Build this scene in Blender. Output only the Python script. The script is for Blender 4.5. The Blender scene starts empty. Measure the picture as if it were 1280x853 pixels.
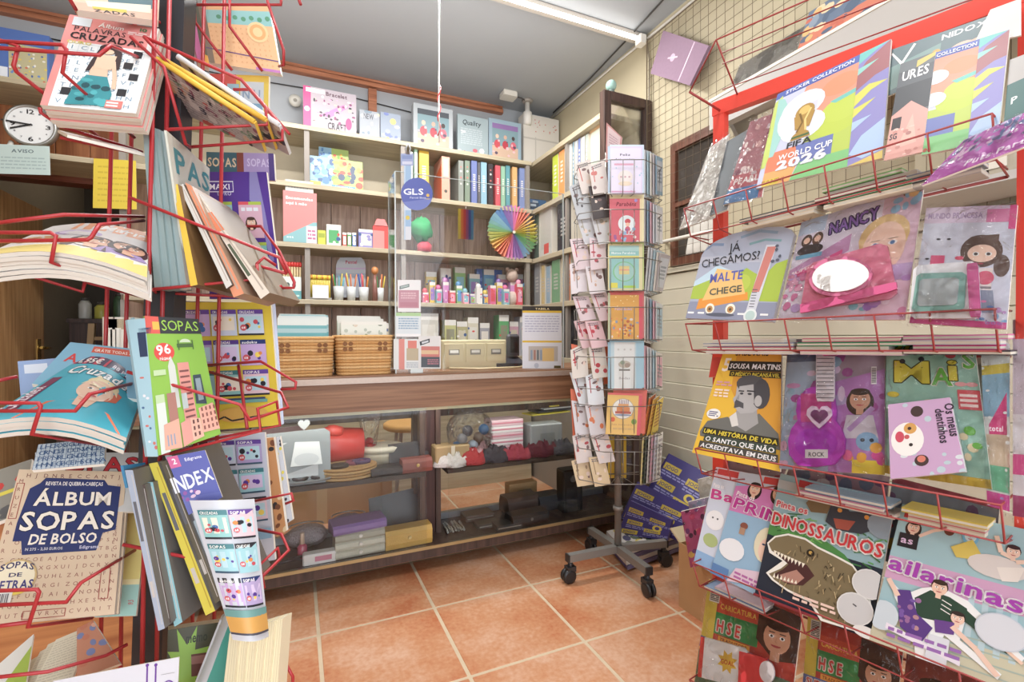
import bpy, math, random
from math import sin, cos, pi, radians
from mathutils import Vector as V

SC = bpy.context.scene
COL = SC.collection
rnd = random.Random(7)

# ------------------------------------------------------------------ camera
YAW, PITCH, ROLL, FPX, EYE = radians(24.17), radians(-0.56), radians(-0.155), 605.0, V((0, 0, 1.14))
FW = V((sin(YAW) * cos(PITCH), cos(YAW) * cos(PITCH), sin(PITCH)))
_r = V((cos(YAW), -sin(YAW), 0)); _u = _r.cross(FW)
RT = _r * cos(ROLL) + _u * sin(ROLL); UP = RT.cross(FW)
cam = bpy.data.cameras.new('camera'); cam.sensor_width = 36; cam.lens = 36 * FPX / 1280; cam.clip_start = 0.02
camo = bpy.data.objects.new('camera', cam); COL.objects.link(camo)
from mathutils import Matrix
camo.matrix_world = Matrix(((RT.x, UP.x, -FW.x, 0), (RT.y, UP.y, -FW.y, 0), (RT.z, UP.z, -FW.z, EYE.z), (0, 0, 0, 1)))
SC.camera = camo

# ------------------------------------------------------------------ light
SC.view_settings.view_transform = 'Standard'; SC.view_settings.look = 'None'
SC.view_settings.gamma = 1; SC.view_settings.use_curve_mapping = False
SC.view_settings.exposure = 0.55
SC.cycles.max_bounces = 8; SC.cycles.transparent_max_bounces = 24
SC.cycles.use_denoising = True
w = bpy.data.worlds.new('world'); SC.world = w; w.use_nodes = True
w.node_tree.nodes['Background'].inputs[0].default_value = (0.80, 0.86, 0.95, 1)
w.node_tree.nodes['Background'].inputs[1].default_value = 2.4
def area(name, loc, aim, sx, sy, power, col):
    l = bpy.data.lights.new(name, 'AREA'); l.shape = 'RECTANGLE'; l.size = sx; l.size_y = sy; l.energy = power; l.color = col
    o = bpy.data.objects.new(name, l); o.location = loc
    o.rotation_euler = (V(aim) - V(loc)).to_track_quat('-Z', 'Y').to_euler(); COL.objects.link(o)
area('shopfront_daylight', (0.2, -2.3, 1.6), (0.5, 2.0, 1.2), 3.0, 2.4, 18, (1, .99, .98))
area('ceiling_lamp_front', (0.3, 0.6, 2.98), (0.3, 0.6, 0), 1.6, .25, 20, (1, .99, .98))
area('batten_light', (.75, 2.53, 2.99), (.75, 2.53, 0), 1.5, .06, 34, (1, .98, .96))
area('shelf_fill', (-.4, 2.9, 2.98), (-.4, 3.0, 0), 1.2, .2, 8, (1, .98, .96))  # fill added for more light at the left of the back shelves
area('ceiling_fill', (0.3, 1.6, 2.25), (0.3, 1.6, 3.1), 2.6, 2.6, 26, (1, .99, .99))  # unseen upward fill, added to brighten the ceiling

# ------------------------------------------------------------------ rays
def ray(px, py): return FW + RT * ((px - 640) / FPX) + UP * ((426.5 - py) / FPX)
def atD(px, py, d): return EYE + ray(px, py) * d
def onP(px, py, p, n):
    r = ray(px, py); return EYE + r * ((V(p) - EYE).dot(n) / r.dot(n))
def onX(px, py, x): return onP(px, py, (x, 0, 0), V((1, 0, 0)))
def onY(px, py, y): return onP(px, py, (0, y, 0), V((0, 1, 0)))
def onZ(px, py, z): return onP(px, py, (0, 0, z), V((0, 0, 1)))

# ------------------------------------------------------------------ colour, materials
LC = {}
def lin(h):
    if not isinstance(h, str): return h
    if h not in LC: LC[h] = _lin(h)
    return LC[h]
def _lin(h):
    h = h.lstrip('#')
    if len(h) == 3: h = ''.join(c * 2 for c in h)
    o = []
    for i in (0, 2, 4):
        c = int(h[i:i + 2], 16) / 255; o.append(c / 12.92 if c <= .04045 else ((c + .055) / 1.055) ** 2.4)
    g = .3 * o[0] + .6 * o[1] + .1 * o[2]                 # all colours pulled a little to grey for a hazier, less saturated look
    return tuple(x + (g - x) * .10 for x in o)
MT = {}
def mat(name, rough=.5, metal=0, col=None, spec=.5, noise=0, nscale=20, bump=0, bscale=60, alpha=1, coat=0):
    """one finish; colour comes from the mesh's own Col attribute, or from col"""
    if name in MT: return MT[name]
    m = bpy.data.materials.new(name); m.use_nodes = True; nt = m.node_tree; L = nt.links.new
    b = nt.nodes['Principled BSDF']; b.inputs['Roughness'].default_value = rough; b.inputs['Metallic'].default_value = metal
    b.inputs['Specular IOR Level'].default_value = spec
    if coat: b.inputs['Coat Weight'].default_value = coat; b.inputs['Coat Roughness'].default_value = .12
    if col is None:
        a = nt.nodes.new('ShaderNodeAttribute'); a.attribute_name = 'Col'; src = a.outputs['Color']
    else:
        a = nt.nodes.new('ShaderNodeRGB'); a.outputs[0].default_value = (*lin(col), 1); src = a.outputs[0]
    tc = nt.nodes.new('ShaderNodeTexCoord')
    if noise:
        n = nt.nodes.new('ShaderNodeTexNoise'); n.inputs['Scale'].default_value = nscale; n.inputs['Detail'].default_value = 4
        L(tc.outputs['Object'], n.inputs['Vector'])
        mp = nt.nodes.new('ShaderNodeMapRange'); mp.inputs[3].default_value = 1 - noise; mp.inputs[4].default_value = 1 + noise
        L(n.outputs['Fac'], mp.inputs[0])
        mx = nt.nodes.new('ShaderNodeMix'); mx.data_type = 'RGBA'; mx.blend_type = 'MULTIPLY'; mx.inputs[0].default_value = 1
        L(src, mx.inputs[6]); L(mp.outputs[0], mx.inputs[7]); src = mx.outputs[2]
    L(src, b.inputs['Base Color'])
    if bump:
        n = nt.nodes.new('ShaderNodeTexNoise'); n.inputs['Scale'].default_value = bscale; n.inputs['Detail'].default_value = 3
        L(tc.outputs['Object'], n.inputs['Vector'])
        bp = nt.nodes.new('ShaderNodeBump'); bp.inputs['Strength'].default_value = bump; bp.inputs['Distance'].default_value = .01
        L(n.outputs['Fac'], bp.inputs['Height']); L(bp.outputs[0], b.inputs['Normal'])
    MT[name] = m; return m
def wood(name, c1, c2, axis, scale=6, stretch=14, rough=.45, contrast=(.3, .7), bump=.05):
    m = bpy.data.materials.new(name); m.use_nodes = True; nt = m.node_tree; L = nt.links.new
    b = nt.nodes['Principled BSDF']; b.inputs['Roughness'].default_value = rough
    tc = nt.nodes.new('ShaderNodeTexCoord'); mp = nt.nodes.new('ShaderNodeMapping')
    s = [scale * stretch] * 3; s['XYZ'.index(axis)] = scale * .6; mp.inputs['Scale'].default_value = s
    L(tc.outputs['Generated' if False else 'Object'], mp.inputs[0])
    n = nt.nodes.new('ShaderNodeTexNoise'); n.inputs['Scale'].default_value = 1; n.inputs['Detail'].default_value = 5; n.inputs['Distortion'].default_value = .6
    L(mp.outputs[0], n.inputs['Vector'])
    cr = nt.nodes.new('ShaderNodeValToRGB'); e = cr.color_ramp.elements
    e[0].position, e[1].position = contrast; e[0].color = (*lin(c1), 1); e[1].color = (*lin(c2), 1)
    L(n.outputs['Fac'], cr.inputs[0]); L(cr.outputs[0], b.inputs['Base Color'])
    bp = nt.nodes.new('ShaderNodeBump'); bp.inputs['Strength'].default_value = bump; bp.inputs['Distance'].default_value = .003
    L(n.outputs['Fac'], bp.inputs['Height']); L(bp.outputs[0], b.inputs['Normal'])
    MT[name] = m; return m
def film(name, gloss, rough, tint='fff', bump=0, bscale=30, ior=1.45):
    """clear sheet: transparent + a fresnel share of gloss"""
    m = bpy.data.materials.new(name); m.use_nodes = True; nt = m.node_tree; L = nt.links.new; nt.nodes.clear()
    o = nt.nodes.new('ShaderNodeOutputMaterial'); t = nt.nodes.new('ShaderNodeBsdfTransparent'); t.inputs[0].default_value = (*lin(tint), 1)
    g = nt.nodes.new('ShaderNodeBsdfGlossy'); g.inputs['Roughness'].default_value = rough
    mx = nt.nodes.new('ShaderNodeMixShader'); f = nt.nodes.new('ShaderNodeFresnel'); f.inputs[0].default_value = ior
    ma = nt.nodes.new('ShaderNodeMath'); ma.operation = 'MULTIPLY'; ma.inputs[1].default_value = gloss; ma.use_clamp = True
    L(f.outputs[0], ma.inputs[0]); L(ma.outputs[0], mx.inputs[0]); L(t.outputs[0], mx.inputs[1]); L(g.outputs[0], mx.inputs[2]); L(mx.outputs[0], o.inputs[0])
    if bump:
        tc = nt.nodes.new('ShaderNodeTexCoord'); n = nt.nodes.new('ShaderNodeTexNoise'); n.inputs['Scale'].default_value = bscale; n.inputs['Detail'].default_value = 3
        n.inputs['Distortion'].default_value = 1.5
        L(tc.outputs['Object'], n.inputs['Vector']); bp = nt.nodes.new('ShaderNodeBump'); bp.inputs['Strength'].default_value = bump; bp.inputs['Distance'].default_value = .02
        L(n.outputs['Fac'], bp.inputs['Height']); L(bp.outputs[0], g.inputs['Normal']); L(bp.outputs[0], f.inputs['Normal'])
    MT[name] = m; return m
PRINT = mat('printed_paper', .38, spec=.45)
MATTE = mat('matte_paper', .8, spec=.3, noise=.06, nscale=60)
PLAST = mat('plastic', .35, noise=.03)
CLOTH = mat('cloth', .9, spec=.2, noise=.25, nscale=90, bump=.6, bscale=160)
LEATH = mat('leather', .45, noise=.12, nscale=40, bump=.25, bscale=220)
GLITT = mat('sequins', .28, metal=.5, noise=.5, nscale=150, bump=.8, bscale=180)
REDW = mat('red_coated_wire', .35, col='b3242b', noise=.08, nscale=30)
REDB = mat('red_brown_wire', .4, col='a43a36', noise=.08, nscale=30)
REDF = mat('red_painted_steel', .35, col='e8402e', noise=.05)
METAL = mat('grey_metal', .35, metal=.8, noise=.08)
PAINT = mat('painted', .6, spec=.3, noise=.03, nscale=8)
FILM = film('clear_film', .75, .07, bump=1.0, bscale=26)
ACRYL = film('clear_acrylic', .8, .02, 'ffffff')
GLASS = film('counter_glass', .7, .02, 'fbfdfc')
def srgbmix(a, b, t): return tuple(x + (y - x) * t for x, y in zip(lin(a), lin(b)))

# ------------------------------------------------------------------ mesh builder
class M:
    def __init__(s): s.v = []; s.f = []; s.c = []; s.sm = []
    def add(s, pts, faces, col, smooth=False):
        k = len(s.v); s.v += [V(p) for p in pts]; c = lin(col)
        for f in faces: s.f.append([k + i for i in f]); s.c.append(c); s.sm.append(smooth)
        return s
    def quad(s, a, b, c, d, col): return s.add((a, b, c, d), ((0, 1, 2, 3),), col)
    def hexa(s, p, col, cols=None):
        """p: 8 points, 0-3 one side in order, 4-7 the other; cols for faces front, back, and the four sides"""
        fs = ((0, 1, 2, 3), (7, 6, 5, 4), (0, 4, 5, 1), (1, 5, 6, 2), (2, 6, 7, 3), (3, 7, 4, 0))
        k = len(s.v); s.v += [V(q) for q in p]
        for i, f in enumerate(fs):
            s.f.append([k + j for j in f]); s.c.append(lin(cols[i] if cols else col)); s.sm.append(False)
        return s
    def box(s, a, b, col='888'):
        (x0, y0, z0), (x1, y1, z1) = a, b
        return s.hexa(((x0, y0, z0), (x1, y0, z0), (x1, y0, z1), (x0, y0, z1), (x0, y1, z0), (x1, y1, z0), (x1, y1, z1), (x0, y1, z1)), col)
    def obox(s, c, ax, ay, az, col='888'):
        """centre and three half-axes"""
        c = V(c); ax, ay, az = V(ax), V(ay), V(az)
        return s.hexa((c - ax - ay - az, c + ax - ay - az, c + ax - ay + az, c - ax - ay + az, c - ax + ay - az, c + ax + ay - az, c + ax + ay + az, c - ax + ay + az), col)
    def rbox(s, a, b, col='888', r=.006):
        """box with chamfered vertical and top edges"""
        (x0, y0, z0), (x1, y1, z1) = a, b; r = min(r, (x1 - x0) / 3, (y1 - y0) / 3, (z1 - z0) / 2)
        def ring(d, z): return [(x0 + r, y0 + d, z), (x1 - r, y0 + d, z), (x1 - d, y0 + r, z), (x1 - d, y1 - r, z), (x1 - r, y1 - d, z), (x0 + r, y1 - d, z), (x0 + d, y1 - r, z), (x0 + d, y0 + r, z)]
        P = ring(0, z0) + ring(0, z1 - r) + ring(r * .8, z1)
        F = [tuple(range(7, -1, -1)), tuple(range(16, 24))]
        for k in (0, 8): F += [(k + i, k + (i + 1) % 8, k + 8 + (i + 1) % 8, k + 8 + i) for i in range(8)]
        return s.add(P, F, col)
    def tube(s, pts, r, col='888', n=6, cap=True):
        pts = [V(p) for p in pts]; k = len(s.v); ref = None; N = len(pts); c = lin(col)
        for i, p in enumerate(pts):
            t = (pts[min(i + 1, N - 1)] - pts[max(i - 1, 0)])
            if i and i < N - 1: t = (pts[i + 1] - p).normalized() + (p - pts[i - 1]).normalized()
            if t.length < 1e-9: t = V((0, 0, 1))
            t.normalize()
            if ref is None: ref = t.orthogonal().normalized()
            ref = (ref - t * ref.dot(t)); ref = ref.normalized() if ref.length > 1e-6 else t.orthogonal().normalized()
            b = t.cross(ref); rr = r[i] if isinstance(r, (list, tuple)) else r
            s.v += [p + (ref * cos(2 * pi * j / n) + b * sin(2 * pi * j / n)) * rr for j in range(n)]
        for i in range(N - 1):
            for j in range(n):
                a = k + i * n; s.f.append([a + j, a + (j + 1) % n, a + n + (j + 1) % n, a + n + j]); s.c.append(c); s.sm.append(True)
        if cap:
            s.f.append([k + j for j in range(n - 1, -1, -1)]); s.f.append([k + (N - 1) * n + j for j in range(n)]); s.c += [c, c]; s.sm += [False, False]
        return s
    def lathe(s, c, prof, col='888', n=20, ax=V((0, 0, 1)), cols=None, sy=1):
        """prof: (radius, height) along ax from c"""
        c = V(c); ax = V(ax).normalized(); e = ax.orthogonal().normalized() if abs(ax.z) < .99 else V((1, 0, 0)); g = ax.cross(e); k = len(s.v)
        for r, h in prof: s.v += [c + ax * h + (e * cos(2 * pi * j / n) + g * sin(2 * pi * j / n) * sy) * r for j in range(n)]
        for i in range(len(prof) - 1):
            cc = lin(cols[i] if cols else col)
            for j in range(n):
                a = k + i * n; s.f.append([a + j, a + (j + 1) % n, a + n + (j + 1) % n, a + n + j]); s.c.append(cc); s.sm.append(True)
        s.f.append([k + j for j in range(n - 1, -1, -1)]); s.f.append([k + (len(prof) - 1) * n + j for j in range(n)])
        s.c += [lin(cols[0] if cols else col), lin(cols[-1] if cols else col)]; s.sm += [False, False]
        return s
    def grid(s, fn, nu, nv, col, smooth=True, colfn=None):
        k = len(s.v)
        for j in range(nv + 1):
            for i in range(nu + 1): s.v.append(V(fn(i / nu, j / nv)))
        for j in range(nv):
            for i in range(nu):
                a = k + j * (nu + 1) + i; s.f.append([a, a + 1, a + nu + 2, a + nu + 1])
                s.c.append(lin(colfn(i, j) if colfn else col)); s.sm.append(smooth)
        return s
    def blob(s, c, rx, ry, rz, col='888', n=12, m=7, jit=0, seed=1):
        R = random.Random(seed); c = V(c); k = len(s.v)
        for i in range(m + 1):
            th = pi * i / m
            for j in range(n):
                q = 1 + R.uniform(-jit, jit) if 0 < i < m else 1; ph = 2 * pi * j / n
                s.v.append(c + V((rx * sin(th) * cos(ph), ry * sin(th) * sin(ph), rz * cos(th))) * q)
        for i in range(m):
            for j in range(n):
                a = k + i * n; s.f.append([a + j, a + n + j, a + n + (j + 1) % n, a + (j + 1) % n]); s.c.append(lin(col)); s.sm.append(True)
        return s

ORG = {}
SEC = ['in the room']; THINGS = []
def obj(name, m, material, parent=None, label=None, cat=None, group=None, kind=None, org=None):
    me = bpy.data.meshes.new(name)
    if not m.v: m.add([(0, 0, 0)], [], '888')
    if org is None:
        xs = [p.x for p in m.v]; ys = [p.y for p in m.v]; zs = [p.z for p in m.v]
        org = V(((min(xs) + max(xs)) / 2, (min(ys) + max(ys)) / 2, min(zs)))
    org = V(org)
    me.from_pydata([tuple(p - org) for p in m.v], [], m.f)
    ca = me.color_attributes.new('Col', 'FLOAT_COLOR', 'CORNER')
    buf = []
    for f, c in zip(m.f, m.c): buf += (c[0], c[1], c[2], 1.0) * len(f)
    ca.data.foreach_set('color', buf)
    me.polygons.foreach_set('use_smooth', m.sm)
    for mm in (material if isinstance(material, (list, tuple)) else (material,)): me.materials.append(mm)
    o = bpy.data.objects.new(name, me); COL.objects.link(o); ORG[o.name] = org
    if parent: o.parent = parent; o.location = org - ORG[parent.name]
    else: o.location = org
    tag(o, label, cat, group, kind); return o
def tag(o, label=None, cat=None, group=None, kind=None):
    if cat: THINGS.append((o, SEC[0]))
    for k, x in (('label', label), ('category', cat), ('group', group), ('kind', kind)):
        if x: o[k] = x
    return o
def empty(name, loc, label=None, cat=None, group=None, kind=None):
    o = bpy.data.objects.new(name, None); COL.objects.link(o); o.location = V(loc); o.empty_display_size = .05; ORG[o.name] = V(loc)
    return tag(o, label, cat, group, kind)

# ------------------------------------------------------------------ lettering: each glyph is meshed once, words are laid out from them
GL = {}
_chars = "ABCDEFGHIJKLMNOPQRSTUVWXYZabcdefghijklmnopqrstuvwxyz0123456789?!.,:-'%&/€ÁÂÃÇÉÊÍÓÔÚàáâãçéêíóõú*"
def _glyphs():
    tmp = []
    for st, off in (('r', 0), ('b', .022)):
        for ch in _chars:
            cu = bpy.data.curves.new('g', 'FONT'); cu.body = ch; cu.size = 1; cu.resolution_u = 2; cu.offset = off
            o = bpy.data.objects.new('g', cu); COL.objects.link(o); tmp.append((st, ch, o, cu))
    dg = bpy.context.evaluated_depsgraph_get(); dg.update()
    for st, ch, o, cu in tmp:
        me = o.evaluated_get(dg).to_mesh()
        vs = [(p.co.x, p.co.y) for p in me.vertices]; fs = [list(p.vertices) for p in me.polygons]
        x0 = min((p[0] for p in vs), default=0); x1 = max((p[0] for p in vs), default=.3)
        GL[st, ch] = ([(x - x0, y) for x, y in vs], fs, x1 - x0); o.evaluated_get(dg).to_mesh_clear()
    for st, ch, o, cu in tmp: bpy.data.objects.remove(o); bpy.data.curves.remove(cu)
_glyphs()
CAP = .73
def layout(txt, st='b', gap=.07):
    x = 0; out = []
    for ch in txt:
        if ch == ' ': x += .3; continue
        g = GL.get((st, ch))
        if not g: continue
        out.append((x, g)); x += g[2] + gap
    return out, max(x - gap, .01)

# ------------------------------------------------------------------ flat print on a cover
class Art:
    """shapes in cover coordinates: u to the right, v up, both 0..1; surf(u, v) gives the place, nrm the lift"""
    def __init__(s, surf, nrm, W, H, curved=False, flat=.00012):
        s.S = surf; s.n = nrm; s.W = W; s.H = H; s.m = M(); s.l = 1; s.curved = curved; s.q = flat
    def P(s, u, v): return s.S(u, v) + s.n * (s.l * s.q)
    def poly(s, pts, col):
        pts = [(min(max(u, 0), 1), min(max(v, 0), 1)) for u, v in pts]
        s.m.add([s.P(u, v) for u, v in pts], (tuple(range(len(pts))),), col); s.l += .25; return s
    def rect(s, u0, v0, u1, v1, col):
        if s.curved:
            nu, nv = max(1, int(abs(u1 - u0) * 8)), max(1, int(abs(v1 - v0) * 8))
            s.m.grid(lambda a, b: s.P(u0 + (u1 - u0) * a, v0 + (v1 - v0) * b), nu, nv, col); s.l += .25; return s
        return s.poly(((u0, v0), (u1, v0), (u1, v1), (u0, v1)), col)
    def ell(s, u, v, r, col, ry=None, n=16, rot=0, a0=0, a1=2 * pi):
        """r is a share of the width; ry likewise"""
        ry = ry or r; k = s.W / s.H; P = []
        for i in range(n):
            t = a0 + (a1 - a0) * i / (n if a1 - a0 > 6.2 else n - 1); x, y = r * cos(t), ry * sin(t)
            P.append((u + x * cos(rot) - y * sin(rot), v + (x * sin(rot) + y * cos(rot)) * k))
        return s.poly(P, col)
    def line(s, pts, wd, col):
        k = s.W / s.H
        for (a, b), (c, d) in zip(pts, pts[1:]):
            dx, dy = c - a, (d - b) / k; L = math.hypot(dx, dy) or 1; nx, ny = -dy / L * wd / 2, dx / L * wd / 2 * k
            s.poly(((a + nx, b + ny), (a - nx, b - ny), (c - nx, d - ny), (c + nx, d + ny)), col)
        return s
    def text(s, t, u, v, h, col, w=None, st='b', rot=0, sh=0, out=None, ow=.012, al='l', arc=0):
        """u,v: left foot of the word; h: cap height as a share of the height; w: width share to fit"""
        L, tw = layout(t, st); hy = h / CAP; kx = (w / tw) if w else hy * s.H / s.W
        if al == 'c': u = u - (w or kx * tw) / 2 * cos(rot)
        if al == 'r': u = u - (w or kx * tw)
        k = s.W / s.H
        if out:
            for dx, dy in ((1, 0), (-1, 0), (0, 1), (0, -1), (.7, .7), (-.7, .7), (.7, -.7), (-.7, -.7)): s._put(L, u + dx * ow, v + dy * ow * k, kx, hy, out, rot, sh, arc, tw)
            s.l += 1
        s._put(L, u, v, kx, hy, col, rot, sh, arc, tw); s.l += 1; return s
    def _put(s, L, u, v, kx, hy, col, rot, sh, arc, tw):
        k = s.W / s.H; c = lin(col); C, S_ = cos(rot), sin(rot)
        for x0, (vs, fs, _) in L:
            b = len(s.m.v)
            for x, y in vs:
                a = (x0 + x + y * sh) * kx; d = y * hy + arc * (1 - (2 * (x0 + x) / tw - 1) ** 2)
                uu = u + a * C - d / k * S_; vv = v + a * k * S_ + d * C
                s.m.v.append(s.P(uu, vv))
            for f in fs: s.m.f.append([b + i for i in f]); s.m.c.append(c); s.m.sm.append(False)
    def small(s, u0, v0, u1, v1, rows, col, seed=1, fill=.55):
        """lines of print too small to read"""
        R = random.Random(seed); dv = (v1 - v0) / rows; l0 = s.l
        for i in range(rows):
            x = u0; y = v0 + dv * i
            while x < u1 - .02:
                wd = min(R.uniform(.04, .13), u1 - x); s.rect(x, y + dv * (.5 - fill / 2), x + wd, y + dv * (.5 + fill / 2), col); x += wd + .02; s.l = l0
        s.l = l0 + 1
        return s
    def letters(s, u0, v0, u1, v1, nx, ny, h, col, seed=2, word=None):
        R = random.Random(seed)
        for j in range(ny):
            for i in range(nx):
                ch = R.choice('ABCDEFGHIJLMNOPRSTUVXZ'); s.text(ch, u0 + (u1 - u0) * (i + .3) / nx, v0 + (v1 - v0) * (j + .2) / ny, h, col, st='r'); s.l -= 1
        s.l += 1; return s
    def grid(s, u0, v0, u1, v1, nx, ny, col, wd=.006, black=0, seed=3, fill=None):
        R = random.Random(seed)
        if fill: s.rect(u0, v0, u1, v1, fill)
        for j in range(ny):
            for i in range(nx):
                if R.random() < black: s.rect(u0 + (u1 - u0) * i / nx, v0 + (v1 - v0) * j / ny, u0 + (u1 - u0) * (i + 1) / nx, v0 + (v1 - v0) * (j + 1) / ny, '26262a'); s.l -= .25
        s.l += 1
        if wd:
            for i in range(nx + 1): x = u0 + (u1 - u0) * i / nx; s.rect(x - wd / 2, v0, x + wd / 2, v1, col); s.l -= .25
            for j in range(ny + 1): y = v0 + (v1 - v0) * j / ny; s.rect(u0, y - wd / 2, u1, y + wd / 2, col); s.l -= .25
        s.l += 1; return s
    def dots(s, n, cols, r0, r1, seed=1, box=(0, 0, 1, 1), k=8):
        R = random.Random(seed)
        for i in range(n):
            s.ell(R.uniform(box[0], box[2]), R.uniform(box[1], box[3]), R.uniform(r0, r1), R.choice(cols), n=k, ry=R.uniform(r0, r1)); s.l -= .2
        s.l += .5; return s
    def face(s, u, v, r, skin='eec3a4', hair='4a2d20', long=True, smile='b5444a', tilt=0, eyes='2b2320'):
        k = s.W / s.H
        if long: s.ell(u, v - r * .25 * k, r * 1.35, hair, ry=r * 1.6, n=18)
        else: s.ell(u, v + r * .25 * k, r * 1.12, hair, ry=r * 1.15, n=18)
        s.rect(u - r * .35, v - r * 1.7 * k, u + r * .35, v - r * .6 * k, skin)
        s.ell(u, v, r, skin, ry=r * 1.15, n=18); s.ell(u + tilt * r * .3, v + r * .92 * k, r * .98, hair, ry=r * .42, n=14)
        for sx in (-1, 1):
            s.ell(u + sx * r * .4, v + .05 * r * k, r * .2, 'fff', ry=r * .13, n=10); s.ell(u + sx * r * .4, v + .05 * r * k, r * .1, eyes, n=8)
            s.rect(u + sx * r * .4 - r * .22, v + r * .3 * k, u + sx * r * .4 + r * .22, v + r * .37 * k, hair)
        s.line(((u, v), (u - r * .07, v - r * .33 * k), (u + r * .06, v - r * .36 * k)), r * .06, 'c98f70')
        s.ell(u, v - r * .55 * k, r * .38, smile, ry=r * .16, n=12, a0=pi, a1=2 * pi); return s
    def thumb(s, u0, v0, u1, v1, seed):
        """a printed miniature of a puzzle magazine"""
        R = random.Random(seed); bg = R.choice(('8fc7c4', 'c8a9d8', 'b6a4d0', '9fd0d8', 'e9c7cf', 'cfd7e8', 'a5c9a0')); w, h = u1 - u0, v1 - v0
        s.rect(u0, v0, u1, v1, bg); s.rect(u0, v1 - h * .17, u1, v1, R.choice(('5a3f8c', '2b3b73', '34343c', '6b4aa0', '3f7f86')))
        s.text(R.choice(('sudoku', 'SOPAS', 'CRUZADAS')), u0 + w * .06, v1 - h * .145, h * .1, 'f5f3ee', w=w * .6)
        s.rect(u0 + w * .08, v0 + h * .2, u0 + w * .92, v1 - h * .26, R.choice(('d9c6e6', 'f0e6d2', 'b9dbe4', bg)))
        for i in range(6): s.ell(u0 + w * R.uniform(.15, .85), v0 + h * R.uniform(.25, .62), w * R.uniform(.05, .12), R.choice(('5d3c9a', 'e58a3c', 'd24b58', '3f6fb0', 'f1d24b', '2f2f38')), n=9)
        s.ell(u0 + w * .2, v0 + h * .3, w * .13, 'd4545c', n=12); s.text('68', u0 + w * .2, v0 + h * .26, h * .08, 'fff', al='c', w=w * .15)
        s.rect(u0, v0, u1, v0 + h * .07, R.choice(('2d2d36', '3c5a70', bg))); return s

def quadinfo(q):
    TL, TR, BR, BL = [V(p) for p in q]
    W = ((TR - TL).length + (BR - BL).length) / 2; H = ((TL - BL).length + (TR - BR).length) / 2
    n = ((TR + BR) - (TL + BL)).cross((TL + TR) - (BL + BR)).normalized(); return TL, TR, BR, BL, W, H, n
BAD = []
def sheet(name, q, th, art=None, base='fff', page='ece7da', spine=None, bend=None, label=None, cat=None, group=None, parent=None, wrap=0, material=None, pm=None, nu=8, nv=8):
    """a magazine, book, card or box: body with its own thickness behind the cover, print lying on the cover. q = TL, TR, BR, BL"""
    TL, TR, BR, BL, W, H, n = quadinfo(q)
    if not bend:                                   # make the four corners coplanar, each kept on its line of sight
        c = (TL + TR + BR + BL) / 4; q = []
        for p in (TL, TR, BR, BL):
            r = p - EYE; q.append(EYE + r * ((c - EYE).dot(n) / r.dot(n)) if abs(r.normalized().dot(n)) > .08 else p - n * (p - c).dot(n))
        TL, TR, BR, BL, W, H, n = quadinfo(q)
    if W > .75 or H > .75 or W < .004: BAD.append((name, label, round(W, 3), round(H, 3)))
    f0 = lambda u, v: (BL * (1 - u) + BR * u) * (1 - v) + (TL * (1 - u) + TR * u) * v
    f = (lambda u, v: f0(u, v) + n * bend(u, v)) if bend else f0
    m = M(); sp = spine or base
    if bend:
        m.grid(f, nu, nv, base); m.grid(lambda u, v: f(1 - u, v) - n * th, nu, nv, sp)
        for a, b, col in ((lambda t: (t, 0), nu, page), (lambda t: (1, t), nv, page), (lambda t: (1 - t, 1), nu, page), (lambda t: (0, 1 - t), nv, sp)):
            m.grid(lambda t, d: f(*a(t)) - n * th * (1 - d), b, 1, col)
    else: m.hexa((BL, BR, TR, TL, BL - n * th, BR - n * th, TR - n * th, TL - n * th), base, (base, sp, page, page, page, sp))
    o = obj(name, m, material or PRINT, parent, label, cat, group)
    if art:
        a = Art(f, n, W, H, curved=bool(bend)); art(a)
        if a.m.f: obj('cover_print', a.m, pm or PRINT, o)
    if wrap:
        R = random.Random(int(abs(TL.x * 1e4)) + int(abs(TL.z * 1e4))); e = .035; ph = [R.uniform(0, 6) for _ in range(6)]
        def fw(u, v):
            uu, vv = -e + u * (1 + 2 * e), -e + v * (1 + 2 * e); ed = min(u, 1 - u, v, 1 - v) * 8
            return f(uu, vv) + n * (min(ed, 1) * wrap + .0025 + .0035 * sin(17 * u + 9 * v + ph[0]) * sin(11 * v - 6 * u + ph[1]) + .0015 * sin(41 * u + ph[2] + 23 * v))
        obj('plastic_wrap', M().grid(fw, 18, 18, 'fff'), FILM, o)
    return o
# ================================================================== room
CEIL = 3.09; XR = 2.09; XL = -1.64; YB = 3.82; YF = -2.5; SH = 3.46
S1, S2, S3, S4, S5 = 2.53, 2.15, 1.757, 1.387, 0.985
CT = .963; CY = 2.28
WPANEL = wood('pinkish_wood_panel', '9a7866', 'cbab94', 'Z', 5, 9)
WSHELF = wood('beige_shelf_board', 'a3957a', 'c2b596', 'X', 4, 10, bump=.02)
WDARK = wood('dark_brown_wood', '3a2a24', '5a4238', 'Z', 5, 9)
WCOUNT = wood('counter_wood', '6b432c', 'a87c58', 'X', 3.0, 22, contrast=(.25, .75))
WTABLE = wood('orange_wood', '9a5526', 'c98648', 'X', 3, 13, rough=.35)
WDOOR = wood('door_wood', 'a5733f', 'cf9f68', 'Z', 4, 14, rough=.35)
WTRIM = wood('red_brown_trim', '8f4f2c', 'c98058', 'X', 4, 12)
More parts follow.
